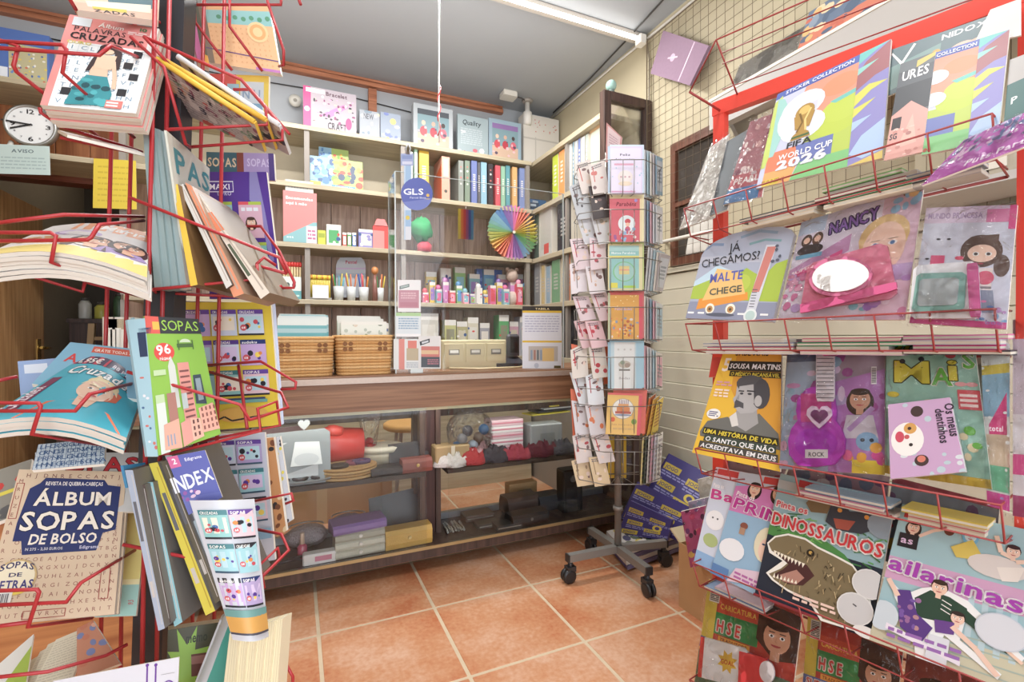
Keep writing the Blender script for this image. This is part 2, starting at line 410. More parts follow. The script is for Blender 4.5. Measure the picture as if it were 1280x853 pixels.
# floor
g0 = onZ(543, 760, 0); T = .452
fl = obj('floor', M().box((XL, YF, -.05), (XR, 5.4, -.0018), 'b09a78'), mat('grout', .85, col='c9b596', noise=.12, nscale=25), kind='structure')
def tile_material():
    m = mat('terracotta_tile', .3, col='d58a58', noise=.0)
    nt = m.node_tree; L = nt.links.new; b = nt.nodes['Principled BSDF']; tc = nt.nodes['Texture Coordinate']
    n1 = nt.nodes.new('ShaderNodeTexNoise'); n1.inputs['Scale'].default_value = 3.2; n1.inputs['Detail'].default_value = 6; n1.inputs['Roughness'].default_value = .62
    n2 = nt.nodes.new('ShaderNodeTexNoise'); n2.inputs['Scale'].default_value = 60; n2.inputs['Detail'].default_value = 3
    mm = nt.nodes.new('ShaderNodeMath'); mm.operation = 'ADD'; ms = nt.nodes.new('ShaderNodeMath'); ms.operation = 'MULTIPLY'; ms.inputs[1].default_value = .38
    gi = nt.nodes.new('ShaderNodeNewGeometry')
    L(gi.outputs['Position'], n1.inputs['Vector']); L(gi.outputs['Position'], n2.inputs['Vector'])
    L(n2.outputs['Fac'], ms.inputs[0]); L(n1.outputs['Fac'], mm.inputs[0]); L(ms.outputs[0], mm.inputs[1])
    cr = nt.nodes.new('ShaderNodeValToRGB'); e = cr.color_ramp.elements; e[0].position = .50; e[1].position = .88
    e[0].color = (*lin('b8693e'), 1); e[1].color = (*lin('d2a688'), 1); x = e.new(.68); x.color = (*lin('c5895e'), 1)
    L(mm.outputs[0], cr.inputs[0]); L(cr.outputs[0], b.inputs['Base Color'])
    bp = nt.nodes.new('ShaderNodeBump'); bp.inputs['Strength'].default_value = .12; bp.inputs['Distance'].default_value = .002
    L(n2.outputs['Fac'], bp.inputs['Height']); L(bp.outputs[0], b.inputs['Normal']); return m
TILE = tile_material(); ti = None
for i in range(-6, 5):
    for j in range(-7, 8):
        x0, y0 = g0.x + i * T, g0.y + j * T
        if x0 < XL - .3 or x0 > XR - .03 or y0 > 5.0: continue
        if ti is None:
            ti = obj('tile', M().rbox((x0 + .0055, y0 + .0055, -.012), (x0 + T - .0055, y0 + T - .0055, 0), 'd58a58', .003), TILE, fl)
        else:
            t2 = ti.copy(); COL.objects.link(t2); t2.location = V((x0 + T / 2, y0 + T / 2, -.012)) - ORG['floor']; t2.parent = fl
# walls
WALLP = mat('beige_paint', .7, col='c3b797', noise=.05, nscale=4)
wb = obj('wall_back', M().box((-.98, YB, 0), (XR, YB + .1, CEIL), 'b4b6b6'), mat('grey_paint', .6, col='aeb2b6', noise=.05, nscale=3), kind='structure')
M_ = M().box((XL, YB, 2.16), (-.98, YB + .1, CEIL), 'aeb2b6'); obj('wall_section', M_, MT['grey_paint'], wb)
for i in range(4): obj('plank', M().rbox((XL + .165 * i + .001, YB - .02, S2), (XL + .165 * i + .163, YB, S1), 'a8623a', .003), wood('orange_brown_panel', '8a4a26', 'b5713f', 'Z', 4, 10) if i == 0 else MT['orange_brown_panel'], wb)
for i in range(15):
    x = -.98 + i * .205; obj('plank', M().rbox((x + .002, YB - .022, S5), (min(x + .203, XR), YB, S2 + .02), 'a08470', .003), WPANEL, wb)
obj('panel_strip', M().box((-.98, YB - .02, S2 + .02), (XR, YB, S1), 'c8bda4'), mat('cream_panel', .6, col='c4b79c', noise=.05), wb)
wr = obj('wall_right', M().box((XR, YF, 0), (XR + .1, YB + .1, CEIL), 'c3b797'), WALLP, kind='structure')
SLAT = mat('cream_slat', .5, col='cfc9b2', noise=.03, nscale=6)
for k in range(16):
    z = .02 + k * .0935
    obj('slat', M().hexa([(XR - .012, YF + .1, z), (XR - .012, 2.47, z), (XR - .022, 2.47, z + .086), (XR - .022, YF + .1, z + .086), (XR, YF + .1, z), (XR, 2.47, z), (XR, 2.47, z + .092), (XR, YF + .1, z + .092)], 'c6bd9e'), SLAT, wr)
obj('wall_rail', M().box((XR - .035, YF + .1, 1.517), (XR, 2.47, 1.545), 'cbc3a4'), SLAT, wr)
obj('wall_left', M().box((XL - .1, YF, 0), (XL, 5.4, CEIL), '9a8a70'), mat('tan_paint', .7, col='a7957a', noise=.05), kind='structure')
obj('ceiling', M().box((XL, YF, CEIL), (XR, 5.4, CEIL + .1), 'b2afab'), mat('ceiling_paint', .75, col='a4a8ac', noise=.03, nscale=2), kind='structure')
obj('trim_1', M().rbox((XL, YB - .05, CEIL - .065), (1.62, YB, CEIL - .03), 'b87048', .006), WTRIM, kind='structure')
obj('trim_2', M().box((XL, YB - .03, CEIL - .02), (1.62, YB, CEIL), '8a6a50'), WTRIM, kind='structure')
obj('trim_3', M().box((onY(465, 140, YB).x - .03, YB - .04, 2.55), (onY(465, 140, YB).x + .03, YB, CEIL - .075), 'b87048'), WTRIM, kind='structure')
# passage behind the back wall
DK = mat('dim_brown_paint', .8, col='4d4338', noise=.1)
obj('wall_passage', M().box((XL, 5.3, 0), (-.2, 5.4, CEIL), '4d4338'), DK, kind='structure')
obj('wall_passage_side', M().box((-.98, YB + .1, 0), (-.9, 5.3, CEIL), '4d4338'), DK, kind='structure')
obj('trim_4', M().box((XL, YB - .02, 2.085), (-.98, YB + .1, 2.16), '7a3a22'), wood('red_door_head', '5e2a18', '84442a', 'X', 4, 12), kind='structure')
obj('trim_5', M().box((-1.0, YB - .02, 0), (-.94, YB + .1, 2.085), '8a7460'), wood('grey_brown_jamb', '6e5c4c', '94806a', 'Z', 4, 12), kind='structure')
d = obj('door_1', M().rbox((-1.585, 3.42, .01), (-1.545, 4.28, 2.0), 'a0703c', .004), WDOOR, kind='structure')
h = obj('door_handle', M().tube([(-1.545, 4.2, 1.07), (-1.49, 4.2, 1.07), (-1.485, 4.19, 1.07), (-1.485, 4.07, 1.075)], .009, 'c9a23e', 8).lathe((-1.545, 4.2, 1.07), [(.025, 0), (.025, .006)], 'c9a23e', 12, V((1, 0, 0))), mat('brass', .25, metal=.9, col='d0a64a'), d)
obj('key_plate', M().box((-1.547, 4.175, .93), (-1.541, 4.225, 1.13), 'c9a23e'), MT['brass'], d)
lp_ = bpy.data.lights.new('passage_fill', 'POINT'); lp_.energy = 2.2; lp_.shadow_soft_size = .1; lp_.color = (1, .93, .82)  # unseen point light added to brighten the door in the passage
lo2 = bpy.data.objects.new('passage_fill', lp_); lo2.location = (-1.15, 4.45, 2.6); COL.objects.link(lo2)
# window and wire mesh on the right wall
y0, y1, z0, z1 = 1.93, 2.22, 1.60, 2.23
wi = obj('window_1', M().box((XR - .012, y0, z0), (XR - .002, y1, z1), '3a3430'), mat('dark_pane', .15, col='4a443e'), kind='structure')
WWIN = wood('window_wood', '5c3322', '84523a', 'Z', 5, 10)
for a, b in (((y0 - .04, z0 - .05), (y1 + .04, z0)), ((y0 - .04, z1), (y1 + .04, z1 + .05)), ((y0 - .04, z0), (y0, z1)), ((y1, z0), (y1 + .04, z1)), ((y0, 1.9), (y1, 1.925))):
    obj('window_frame', M().box((XR - .035, a[0], a[1]), (XR, b[0], b[1]), '7a4a34'), WWIN, wi)
obj('bright_pane', M().quad((XR - .014, y0 + .01, z0 + .01), (XR - .014, y0 + .01, 1.89), (XR - .014, y1 - .12, 1.86), (XR - .014, y1 - .06, z0 + .01), 'e8e4dc'), mat('curtain_cloth', .8, col='dcd8ce', noise=.2, nscale=14), wi)
me = empty('wire_mesh_panel', (XR - .05, 1.0, 1.55), 'brown wire grid panel hung over the beige wall beside the window', 'wire grid')
WIREB = mat('brown_wire', .5, col='6b5a44'); a = M(); b = M()
X = XR - .05
for i in range(54): y = 2.45 - i * .055; a.tube([(X, y, 1.55), (X, y, 3.0)], .0012, n=4, cap=False)
for i in range(27): z = 1.55 + i * .055; b.tube([(X + .003, -.5, z), (X + .003, 2.45, z)], .0012, n=4, cap=False)
obj('vertical_wires', a, WIREB, me, kind='stuff'); obj('horizontal_wires', b, WIREB, me, kind='stuff')
obj('grid_frame', M().tube([(X, -.5, 1.55), (X, 2.455, 1.55), (X, 2.455, 3.0), (X, -.5, 3.0), (X, -.5, 1.55)], .004, n=6), WIREB, me)
# ceiling fittings
t = empty('batten_lamp', (1.25, 2.53, CEIL - .08), 'long white batten lamp across the grey ceiling, ending at the right wall', 'lamp')
obj('lamp_body', M().rbox((.3, 2.505, CEIL - .045), (2.06, 2.565, CEIL), 'b9b0a4', .01), mat('cream_enamel', .4, col='b4aca2'), t)
em = mat('lit_tube', .4, col='fff8ee'); em.node_tree.nodes['Principled BSDF'].inputs['Emission Color'].default_value = (1, .97, .92, 1); em.node_tree.nodes['Principled BSDF'].inputs['Emission Strength'].default_value = 4
obj('tube', M().tube([(.36, 2.49, CEIL - .062), (2.0, 2.49, CEIL - .062)], .013, n=10), em, t)
for x in (.33, 2.03): obj('end_cap', M().rbox((x - .025, 2.47, CEIL - .09), (x + .025, 2.53, CEIL - .03), 'e8e4da', .006), PLAST, t)
def cable(label, pts, r, col): return obj('cable', M().tube(pts, r, col, 6), PLAST, None, label, 'cable')
cable('white cable run along the joint of ceiling and right wall', [(XR - .012, 3.78, CEIL - .03), (XR - .012, 3.3, CEIL - .034), (XR - .012, 2.8, CEIL - .03), (XR - .015, 2.3, CEIL - .045), (XR - .012, 1.2, CEIL - .045), (XR - .012, .3, CEIL - .045)], .008, 'dedad2')
cable('black cable sagging along the ceiling edge above the wire grid', [(XR - .03, 3.7, CEIL - .01), (XR - .05, 3.1, CEIL - .012), (XR - .1, 2.55, CEIL - .012), (XR - .16, 2.1, CEIL - .02), (XR - .12, 1.6, CEIL - .012), (XR - .1, .9, CEIL - .012)], .006, '3a3836')
cable('grey cable dropping down the wall at the edge of the wire grid', [(XR - .02, 2.5, CEIL - .02), (XR - .015, 2.47, 2.9), (XR - .02, 2.475, 2.2), (XR - .015, 2.47, 1.6)], .006, '857a68')
p = onZ(651, 124, CEIL)
k = empty('ceiling_camera', (p.x, p.y, CEIL - .2), 'small white camera on a stub hanging from the ceiling corner', 'camera')
obj('mount', M().lathe((p.x + .06, p.y, CEIL - .02), [(.035, 0), (.05, .02)], 'a39a90', 12), PLAST, k)
obj('housing', M().lathe((p.x + .06, p.y, CEIL - .2), [(.0, 0), (.036, .002), (.038, .1), (.022, .11), (.02, .18)], 'e6e2da', 14), PLAST, k)
cable('thin black cable along the back wall under the reddish trim', [(XL + .3, YB - .012, CEIL - .15), (-.4, YB - .012, CEIL - .17), (.3, YB - .012, CEIL - .15), (.9, YB - .012, CEIL - .19)], .004, '2c2a2a')
p = onZ(637, 116, CEIL)
obj('junction_box', M().rbox((p.x - .07, p.y - .05, CEIL - .045), (p.x + .05, p.y + .05, CEIL), 'e4dfd4', .008), PLAST, None, 'small white junction box on the ceiling beside the camera', 'box')
cable('thin dark lead between the junction box and the camera', [(p.x + .05, p.y, CEIL - .02), (p.x + .12, p.y + .02, CEIL - .012), (p.x + .17, p.y + .05, CEIL - .012)], .004, '4a4642')
c0 = onZ(549, -60, CEIL); cd = (c0 - EYE).dot(FW)
k = empty('pendant_string', (atD(549, 175, cd)), 'thin white cord with a red twist hanging from the ceiling', 'cord')
obj('string', M().tube([c0, atD(549, 60, cd), atD(548.6, 120, cd), atD(549, 178, cd)], .0032, 'f0ece6', 6), PLAST, k)
obj('red_twist', M().tube([atD(549 + 2.2 * sin(i * 1.3), 105 + i * 5, cd + .01 * cos(i * 1.3)) for i in range(14)], .003, 'd23b40', 5), PLAST, k)
# ================================================================== shelving
bs = empty('wall_shelving', (.5, SH, S5), 'beige wooden shelving along the back wall behind the counter', 'shelves')
for z, x0 in ((S1, XL + .01), (S2, XL + .01), (S3, -.9), (S4, -.9), (S5, -.9)):
    obj('shelf_board', M().rbox((x0, SH, z - .03), (XR - .36, YB - .023, z), 'b8a988', .003), WSHELF, bs)
for x in (-.9, .08, .712, 1.70):
    for zz in ((S4, S3), (S3, S2), (S2, S1), (S5, S4)):
        obj('upright', M().box((x - .016, SH + .01, zz[0]), (x + .016, SH + .05, zz[1] - .03), '8f877e'), mat('grey_upright', .5, col='8f877e', noise=.08), bs)
obj('shelf_base', M().box((-.9, SH + .02, 0), (XR - .36, YB - .03, S5 - .03), '9a8a72'), WSHELF, bs)
rs = empty('side_shelving', (1.9, 3.1, S5), 'beige shelving on the right wall behind the card spinner', 'shelves')
XS = 1.74
for z in (S1, S2, S3, S4, S5): obj('shelf_board', M().rbox((XS, 2.51, z - .035), (XR - .001, YB - .03, z), 'b8a988', .003), wood('beige_board_deep', 'a3957a', 'c2b596', 'Y', 4, 10, bump=.02) if z == S1 else MT['beige_board_deep'], rs)
for z0_, z1_ in ((S5, S4), (S4, S3), (S3, S2), (S2, S1)): obj('upright', M().box((XS + .012, 2.95, z0_), (XS + .05, 2.98, z1_ - .035), '6b5d52'), MT['grey_upright'], rs)
obj('back_panel', M().box((XR - .02, 2.51, S5), (XR - .001, YB - .03, S1 - .04), 'c4b79c'), MT['cream_panel'], rs)
obj('shelf_base', M().box((XS + .02, 2.9, 0), (XR - .01, YB - .03, S5 - .035), '6b5d52'), MT['grey_upright'], rs)
for a, b in (((XS - .02, 2.46, 1.0), (XS + .035, 2.51, 2.64)), ((XR - .055, 2.46, 1.0), (XR - .001, 2.51, 2.64)), ((XS + .035, 2.46, 2.585), (XR - .055, 2.51, 2.64)), ((XS + .035, 2.46, 1.0), (XR - .055, 2.51, 1.05))):
    obj('end_frame', M().rbox(a, b, '4a3a30', .004), WDARK, rs)
obj('end_glass', M().box((XS + .035, 2.483, 1.05), (XR - .055, 2.489, 2.585)), ACRYL, rs)
tr = empty('tape_roll_stand', onY(766, 131, 2.49), 'round glass knob on top of the dark end frame', 'knob')
p = V((XS + .05, 2.485, 2.64)); obj('glass_ball', M().blob(p + V((0, 0, .045)), .034, .034, .034, '9fc4b8', 14, 8), mat('green_glass', .08, col='8fb4aa'), tr); obj('foot', M().lathe(p, [(.025, 0), (.02, .015)], '6a7a74', 12), PLAST, tr)
# ================================================================== display counter
dc = empty('display_counter', (.7, CY, 0), 'long wood and glass display counter across the back of the shop', 'counter')
CX0, CX1, CB, CBT = -.62, 1.84, 2.62, 2.80
obj('counter_top', M().rbox((CX0, CY - .015, CT - .035), (CX1, CBT, CT), 'a87c58', .004), WCOUNT, dc)
obj('top_edge', M().rbox((CX0, CY - .022, CT - .034), (CX1, CY - .015, CT - .008), 'b8a898', .002), mat('ribbed_edge', .35, metal=.3, col='b5a294', noise=.1, nscale=90), dc)
obj('apron', M().box((CX0, CY, .80), (CX1, CY + .025, CT - .035), '96694a'), WCOUNT, dc)
obj('lamp_strip', M().box((CX0, CY + .03, .782), (CX1 - .05, CY + .06, .80), 'd8d0a8'), mat('cream_strip', .5, col='d8d0a8'), dc)
l_ = bpy.data.lights.new('counter_fill', 'AREA'); l_.shape = 'RECTANGLE'; l_.size = CX1 - CX0 - .2; l_.size_y = .03; l_.energy = 2.5; l_.color = (1, .97, .9)  # fill added along the lamp strip to brighten the inside of the case
lo_ = bpy.data.objects.new('counter_fill', l_); lo_.location = ((CX0 + CX1) / 2, CY + .045, .78); lo_.rotation_euler = (radians(25), 0, 0); COL.objects.link(lo_)
obj('bottom_board', M().rbox((CX0, CY, .075), (CX1, CB, .13), '3e2c24', .003), WDARK, dc)
obj('gold_edge', M().box((CX0, CY - .006, .118), (CX1, CY, .132), 'b8a070'), mat('brass_edge', .35, metal=.6, col='b39a6a', noise=.1), dc)
obj('plinth', M().box((CX0 + .1, CY + .28, 0), (CX1 - .02, CB - .02, .075), '241a16'), WDARK, dc)
YD = CY + .14
xa, xb = onY(525, 600, YD).x, onY(551, 600, YD).x
for x0, x1, y0_, y1_ in ((xa, xa + .025, YD, YD + .05), (xb - .025, xb, YD, YD + .05), (CX1 - .04, CX1, CY, CB), (CX0, CX0 + .04, CY, CB), (xa, xa + .05, CB - .05, CB), (xb - .03, xb, CB - .05, CB)):
    obj('post', M().box((x0, y0_, .13), (x1, y1_, .80 if y1_ < CB else CT - .035), '3a2a24'), WDARK, dc)
obj('divider', M().box((xa + .025, YD + .02, .13), (xb - .025, YD + .03, .80), '5a3028'), wood('red_brown_panel', '3a2220', '56332c', 'Z', 4, 9), dc)
MZ = .485
for x0, x1 in ((CX0 + .04, xa), (xb, CX1 - .3)): obj('glass_shelf', M().rbox((x0, CY + .02, MZ - .022), (x1, CB - .06, MZ), '2e241e', .002), wood('dark_shelf', '2c221c', '463830', 'X', 4, 9), dc)
for x0, x1 in ((CX0 + .04, .36), (.365, xa), (xb, 1.42), (1.425, CX1 - .04)): obj('glass_front', M().box((x0, CY + .008, .132), (x1, CY + .012, .80)), GLASS, dc)
obj('rear_rail', M().box((CX0, CB - .03, .131), (CX1, CB, .165), 'a8aab0'), METAL, dc)
obj('rear_board', M().box((CX0, CB - .02, .70), (CX1, CB, .80), '6a5a48'), WDARK, dc)
# wooden table at the left
TY = 1.40
tb = empty('wooden_table', (-.9, TY, 0), 'orange brown wooden cabinet table behind the left magazine spinner', 'table')
tx0, tx1, tz = XL + .01, onY(176, 700, TY).x, .80
def tbx(a0, a1, b0, b1, z0, z1): return M().box((tx0 + a0 if a0 < .9 else a0, TY + b0, z0), (tx1 + a1, TY + b1, z1), 'b87a40')
obj('table_top', tbx(0, .0, -.02, .25, tz - .03, tz), WTABLE, tb); obj('front_panel', tbx(.01, -.01, 0, .02, .06, tz - .03), WTABLE, tb); obj('side_panel', M().box((tx1 - .03, TY + .02, 0), (tx1 - .01, TY + .23, tz - .03), 'b87a40'), WTABLE, tb)
obj('back_panel', tbx(.01, -.03, .21, .23, 0, tz - .03), WTABLE, tb); obj('plinth', tbx(.01, -.01, .03, .05, 0, .06), WDARK, tb)
SEC[0] = 'on the red wire rack at the right'
# ================================================================== red wire rack on the right
RA = V((.1885, -.982, 0)); RN = V((-.982, -.1885, 0)); RP0 = EYE + ray(880, 420.6) * 1.27
def rpl(px, py, off): return onP(px, py, RP0 + RN * off, RN)
rk = empty('magazine_rack', V((RP0.x, RP0.y, 0)) + RA * .25 - RN * .13, 'red wire magazine rack with tilted baskets standing along the right side', 'rack')
def frame_pt(px, z): p = rpl(px, 420, -.12); return V((p.x, p.y, z))
fa, fb = frame_pt(900.5, 0), frame_pt(1287, 0)
ztop = rpl(905, 134, -.12).z
def post(p): return M().obox(p + V((0, 0, ztop / 2)), RA * .016, RN * .012, V((0, 0, ztop / 2)), 'e8402e')
obj('frame_upright', post(fa), REDF, rk); obj('frame_upright', post(fb), REDF, rk)
zb2 = rpl(1264, 0, -.12).z
ta, tb2 = frame_pt(893, ztop), V((fb.x, fb.y, zb2)) + RA * .016
obj('frame_top', M().obox((ta + tb2) / 2, (tb2 - ta) / 2, RN * .013, V((0, 0, .019)), 'e8402e'), REDF, rk)
obj('frame_foot', M().obox(fa + V((0, 0, .015)), RA * .016, RN * .2, V((0, 0, .015)), 'e8402e'), REDF, rk)
obj('frame_foot', M().obox(fb + V((0, 0, .015)), RA * .016, RN * .2, V((0, 0, .015)), 'e8402e'), REDF, rk)
BASK = [((855, 261), (1240, 142)), ((857, 405), (1243, 386.5)), ((869, 561), (1251, 632)), ((866, 704), (1290, 878)), ((862, 850), (1290, 1095))]
BK = []
for i, (l, r) in enumerate(BASK):
    a, b = rpl(l[0], l[1], 0), rpl(r[0], r[1], 0); BK.append((a, b))
    up = (b - a).normalized(); dn = V((0, 0, -1)); bk = empty('basket', (a + b) / 2 - V((0, 0, .07))); bk.parent = rk; bk.location = ORG[bk.name] - ORG[rk.name]
    low0, low1 = a + dn * .072 - RN * .03, b + dn * .072 - RN * .03
    obj('rail', M().tube([a - RN * .125, a, b, b - RN * .125], .002, 'b8323a', 6), REDB, bk)
    obj('rail', M().tube([low0 - RN * .085, low0, low1, low1 - RN * .085], .0018, n=6), REDB, bk)
    for k in range(8):
        p = a.lerp(b, k / 7); obj('rib', M().tube([p, p + dn * .072 - RN * .03, p + dn * .084 - RN * .122], .0019, n=5), REDB, bk)
    p, q = a + dn * .084 - RN * .122, b + dn * .084 - RN * .122
    obj('rail', M().tube([p, q], .003, n=6), REDB, bk)
    if i < 4:
        p, q = rpl(905, l[1] - 128, -.1), rpl(1275, r[1] - 160, -.1)
# the empty topmost basket
tp = [(895, 50), (862, 115), (900, 138)]
bk = empty('top_basket', rpl(900, 130, -.06)); bk.parent = rk; bk.location = ORG[bk.name] - ORG[rk.name]
obj('rail', M().tube([rpl(862, 115, .02), rpl(895, 50, .02), rpl(1260, -110, .02)], .0022, n=6), REDB, bk)
obj('rail', M().tube([rpl(895, 50, .02), rpl(924, 124, -.12)], .0022, n=6), REDB, bk)
obj('rail', M().tube([rpl(862, 115, .02), rpl(903, 140, -.12)], .0035, n=6), REDB, bk)
for y0_, y1_ in ((66, -75), (80, -52), (112, -10)):
    obj('rail', M().tube([rpl(903, y0_, -.02), rpl(1240, y1_, -.02)], .0016, n=5), REDB, bk)
def rq(k, pts, off=0, tau=15, zo=-.05, bo=-.03):
    """corners on a plane leaning back from the foot of basket k"""
    a, b = BK[k]; ax = (b - a).normalized(); u = (V((0, 0, 1)) * cos(radians(tau)) - RN * sin(radians(tau)))
    n = ax.cross(u).normalized();
    if n.dot(RN) < 0: n = -n
    p0 = (a + b) / 2 + V((0, 0, zo)) + RN * bo + n * off
    return [onP(x, y, p0, n) for x, y in pts]
MAGC = 'magazine'
# ---- basket 1
def art_foil(a):
    R = random.Random(4)
    for i in range(14):
        u, v = R.uniform(0, .8), R.uniform(0, .85); a.poly(((u, v), (u + R.uniform(.1, .3), v + .03), (u + R.uniform(.15, .3), v + R.uniform(.05, .2))), R.choice(('e8e4dc', 'c9c6c0', 'fbfaf6', 'b4b0a8')))
sheet('magazine', rq(0, [(888, 184), (912, 167), (893, 272), (849, 287)], .000), .004, art_foil, 'dcd8d0', label='silver wrapped magazine at the far left end of the top basket', cat=MAGC, wrap=.002, material=mat('silver_foil', .3, metal=.55, bump=.7, bscale=30))
sheet('book', rq(0, [(909, 177), (938, 160), (909, 262), (887, 270)], .004), .007, lambda a: a.rect(.0, 0, .1, 1, '5e6468'), '757c80', 'e0d8c8', label='plain grey book between the silver wrap and the red bagged pack', cat='book')
def art_sticker(a):
    a.rect(0, .0, 1, .35, 'c86a72'); a.rect(0, 0, .9, .17, '5a8cc0'); a.dots(26, ('d8a8a8', 'b05a68', 'e6d0cc', '8c4a60', 'c9b6bc'), .03, .12, 3, (0, .2, 1, 1)); a.text('2026', .2, .34, .06, 'f6f0ee', w=.4); a.text('PEARL', .12, .22, .075, 'f6f0ee', w=.7)
sheet('sticker_pack', rq(0, [(938, 152), (972, 140), (952, 246), (904, 256)], .010), .005, art_sticker, 'b87c84', label='red and blue sticker pack in a shiny bag beside the trophy album', cat='pack', wrap=.003)
def art_album(a, cut=0):
    a.rect(0, 0, 1, 1, 'c6cbe2'); X = lambda u: (u - cut) / (1 - cut)
    P = lambda pts, c: a.poly([(X(u), v) for u, v in pts], c)
    def E(u, v, r, c, ry=None, a0=0, a1=2 * pi): a.ell(X(u), v, r / (1 - cut), c, ry=(ry or r) / (1 - cut), n=18, a0=a0, a1=a1)
    P(((0, .93), (.76, .93), (.76, 1), (0, 1)), '5a6fb8')
    P(((.3, .93), (.76, .93), (.76, .5), (.2, .5)), 'e8967a')
    P(((.42, .0), (.76, 0), (.76, .42), (.36, .42)), 'b4c84a')
    E(.62, .80, .16, 'ea9068', .10); E(.62, .45, .19, 'b9cc3c', .12); E(.66, .56, .17, 'bccf40', .12)
    P(((.55, .66), (.76, .70), (.76, .66), (.6, .63)), '6cc0b4'); P(((.05, .34), (.62, .34), (.62, .14), (.05, .14)), '6c79b6'); P(((.05, .34), (.3, .34), (.34, .22), (.3, .14), (.05, .14)), 'e0805c'); P(((.36, .16), (.76, .16), (.76, 0), (.3, 0)), '7cc07a'); P(((.05, .14), (.34, .14), (.3, 0), (.05, 0)), 'e6a860'); P(((.05, .0), (.2, .0), (.2, .07), (.05, .06)), 'd9bf3c')
    if cut < .2:
        P(((0, .9), (.07, .95), (.12, .62), (.04, .2), (0, .2)), 'c4d66a'); P(((.03, .93), (.1, .9), (.2, .7), (.1, .3), (.06, .3)), '9cd0c8')
        E(.30, .74, .20, 'dfe2f0', .15); E(.33, .52, .20, 'e6e8f4', .15); E(.25, .64, .17, 'dfe2f0', .22)
        P(((.30, .72), (.44, .74), (.44, .66), (.30, .68)), 'cfd2e6')
    else: E(.40, .74, .12, 'dfe2f0', .09); E(.40, .52, .12, 'e6e8f4', .09)
    # outer strip of petals
    P(((.76, 0), (1, 0), (1, 1), (.76, 1)), '8c88c4'); P(((.76, .66), (.9, .74), (1, .76), (1, 1), (.82, .9), (.76, .82)), 'a2666c'); P(((.76, .9), (.9, .97), (1, 1), (.84, 1), (.76, 1)), '6fc0bc'); P(((.76, .8), (.92, .88), (.76, .86)), '8ccac0')
    P(((.76, .52), (.88, .62), (1, .66), (.86, .68), (.76, .62)), 'd3d04c'); P(((.76, .42), (.92, .54), (.76, .5)), 'd3d04c'); P(((.76, .10), (.84, .24), (1, .34), (1, .08), (.86, .04)), 'a9c4e6'); P(((.76, .3), (.9, .4), (.76, .38)), 'a9c4e6'); P(((.76, 0), (1, .07), (1, 0)), 'd9bf5c')
    a.l = int(a.l) + 1
    if cut < .2:
        a.text('FIFA', .22, .335, .06, '2f3138', w=.22); a.text('WORLD CUP', .16, .235, .055, 'f4f4f8', w=.46); a.text('2026', .16, .14, .085, 'f6f6fa', w=.42, out='e9e9f2', ow=.006)
        g = 'b08a3a'; a.poly(((.24, .40), (.42, .40), (.40, .45), (.37, .47), (.38, .55), (.29, .55), (.29, .47), (.26, .45)), g); a.ell(.335, .66, .088, g, .085); a.poly(((.27, .5), (.4, .5), (.43, .64), (.24, .64)), g); a.ell(.33, .68, .05, 'd9b85e', .045); a.line(((.29, .47), (.33, .56), (.29, .66)), .018, '7c5c20'); a.line(((.37, .47), (.35, .58), (.39, .68)), .018, 'e3c877'); a.rect(.25, .415, .41, .435, '4c6a3a')
    a.text('STICKER COLLECTION' if cut < .2 else 'COLLECTION', X(.10) if cut < .2 else X(.38), .945, .035, 'f0f0f6', w=(.62 if cut < .2 else .36) / (1 - cut)); a.text('PANINI', X(.05 if cut < .2 else .30), .022, .035, 'b8862c' if cut < .2 else 'c8453c', w=.2)
sheet('sticker_album', rq(0, [(972, 118), (1114, 49), (1103, 198), (945, 236)], .016), .006, art_album, 'c9cbe6', label='football sticker album with a golden trophy on its pale cover, full cover showing', cat='album')
sheet('sticker_album', rq(0, [(1169, 66), (1262, 37), (1247, 174), (1152, 194)], .022), .006, lambda a: art_album(a, .36), 'c9cbe6', label='second football sticker album, its left part hidden behind the grey football book', cat='album')
def art_ures(a):
    a.rect(0, .55, 1, .9, '5a6066'); a.rect(0, .45, 1, .74, '45494e'); a.poly(((.0, .45), (.5, .56), (1, .42), (1, 0), (0, 0)), 'd9a095'); a.rect(.05, .3, .3, .42, '3a3436'); a.poly(((.3, .1), (.6, .42), (.8, .12)), 'e2b3a4'); a.rect(0, .9, 1, 1, '6c7478'); a.poly(((.5, .9), (1, .96), (1, 1), (.5, .97)), 'd8c060')
    a.text('URES', .12, .80, .10, 'eceef0', w=.75); a.dots(14, ('c88a80', 'e6c0b4', 'b07a74'), .03, .09, 5, (0, .02, .9, .3)); a.text('SG', .05, .2, .06, '45404a', w=.2)
sheet('magazine', rq(0, [(1126, 80), (1170, 64), (1153, 190), (1105, 201)], .024), .005, art_ures, '6a7074', label='grey and salmon magazine standing between the two sticker albums', cat=MAGC)
def art_hands(a):
    a.rect(0, 0, 1, 1, '62777c'); a.poly(((.0, .1), (.5, .2), (.5, .75), (0, .6)), '7c9a96'); a.ell(.7, .42, .13, 'dcb8a4', .1); a.poly(((.66, .5), (1, .62), (1, .42), (.7, .3)), 'd9b29c'); a.ell(.46, .5, .055, 'caa04a', .08); a.ell(.27, .34, .06, 'd9a83c', .09); a.line(((.62, .42), (.6, .2)), .03, 'e4c4b2'); a.text('NIDOX', .5, .80, .13, 'dfe4e6', w=.4); a.line(((0, .9), (.12, .6), (.24, .95)), .03, 'e6e6e4'); a.poly(((.1, 0), (.55, .2), (.55, .1), (.2, 0)), 'd8c060')
sheet('magazine', rq(0, [(1115, 62), (1252, 14), (1240, 66), (1110, 120)], .006), .004, art_hands, '62777c', label='teal magazine with reaching hands behind the second sticker album', cat=MAGC)
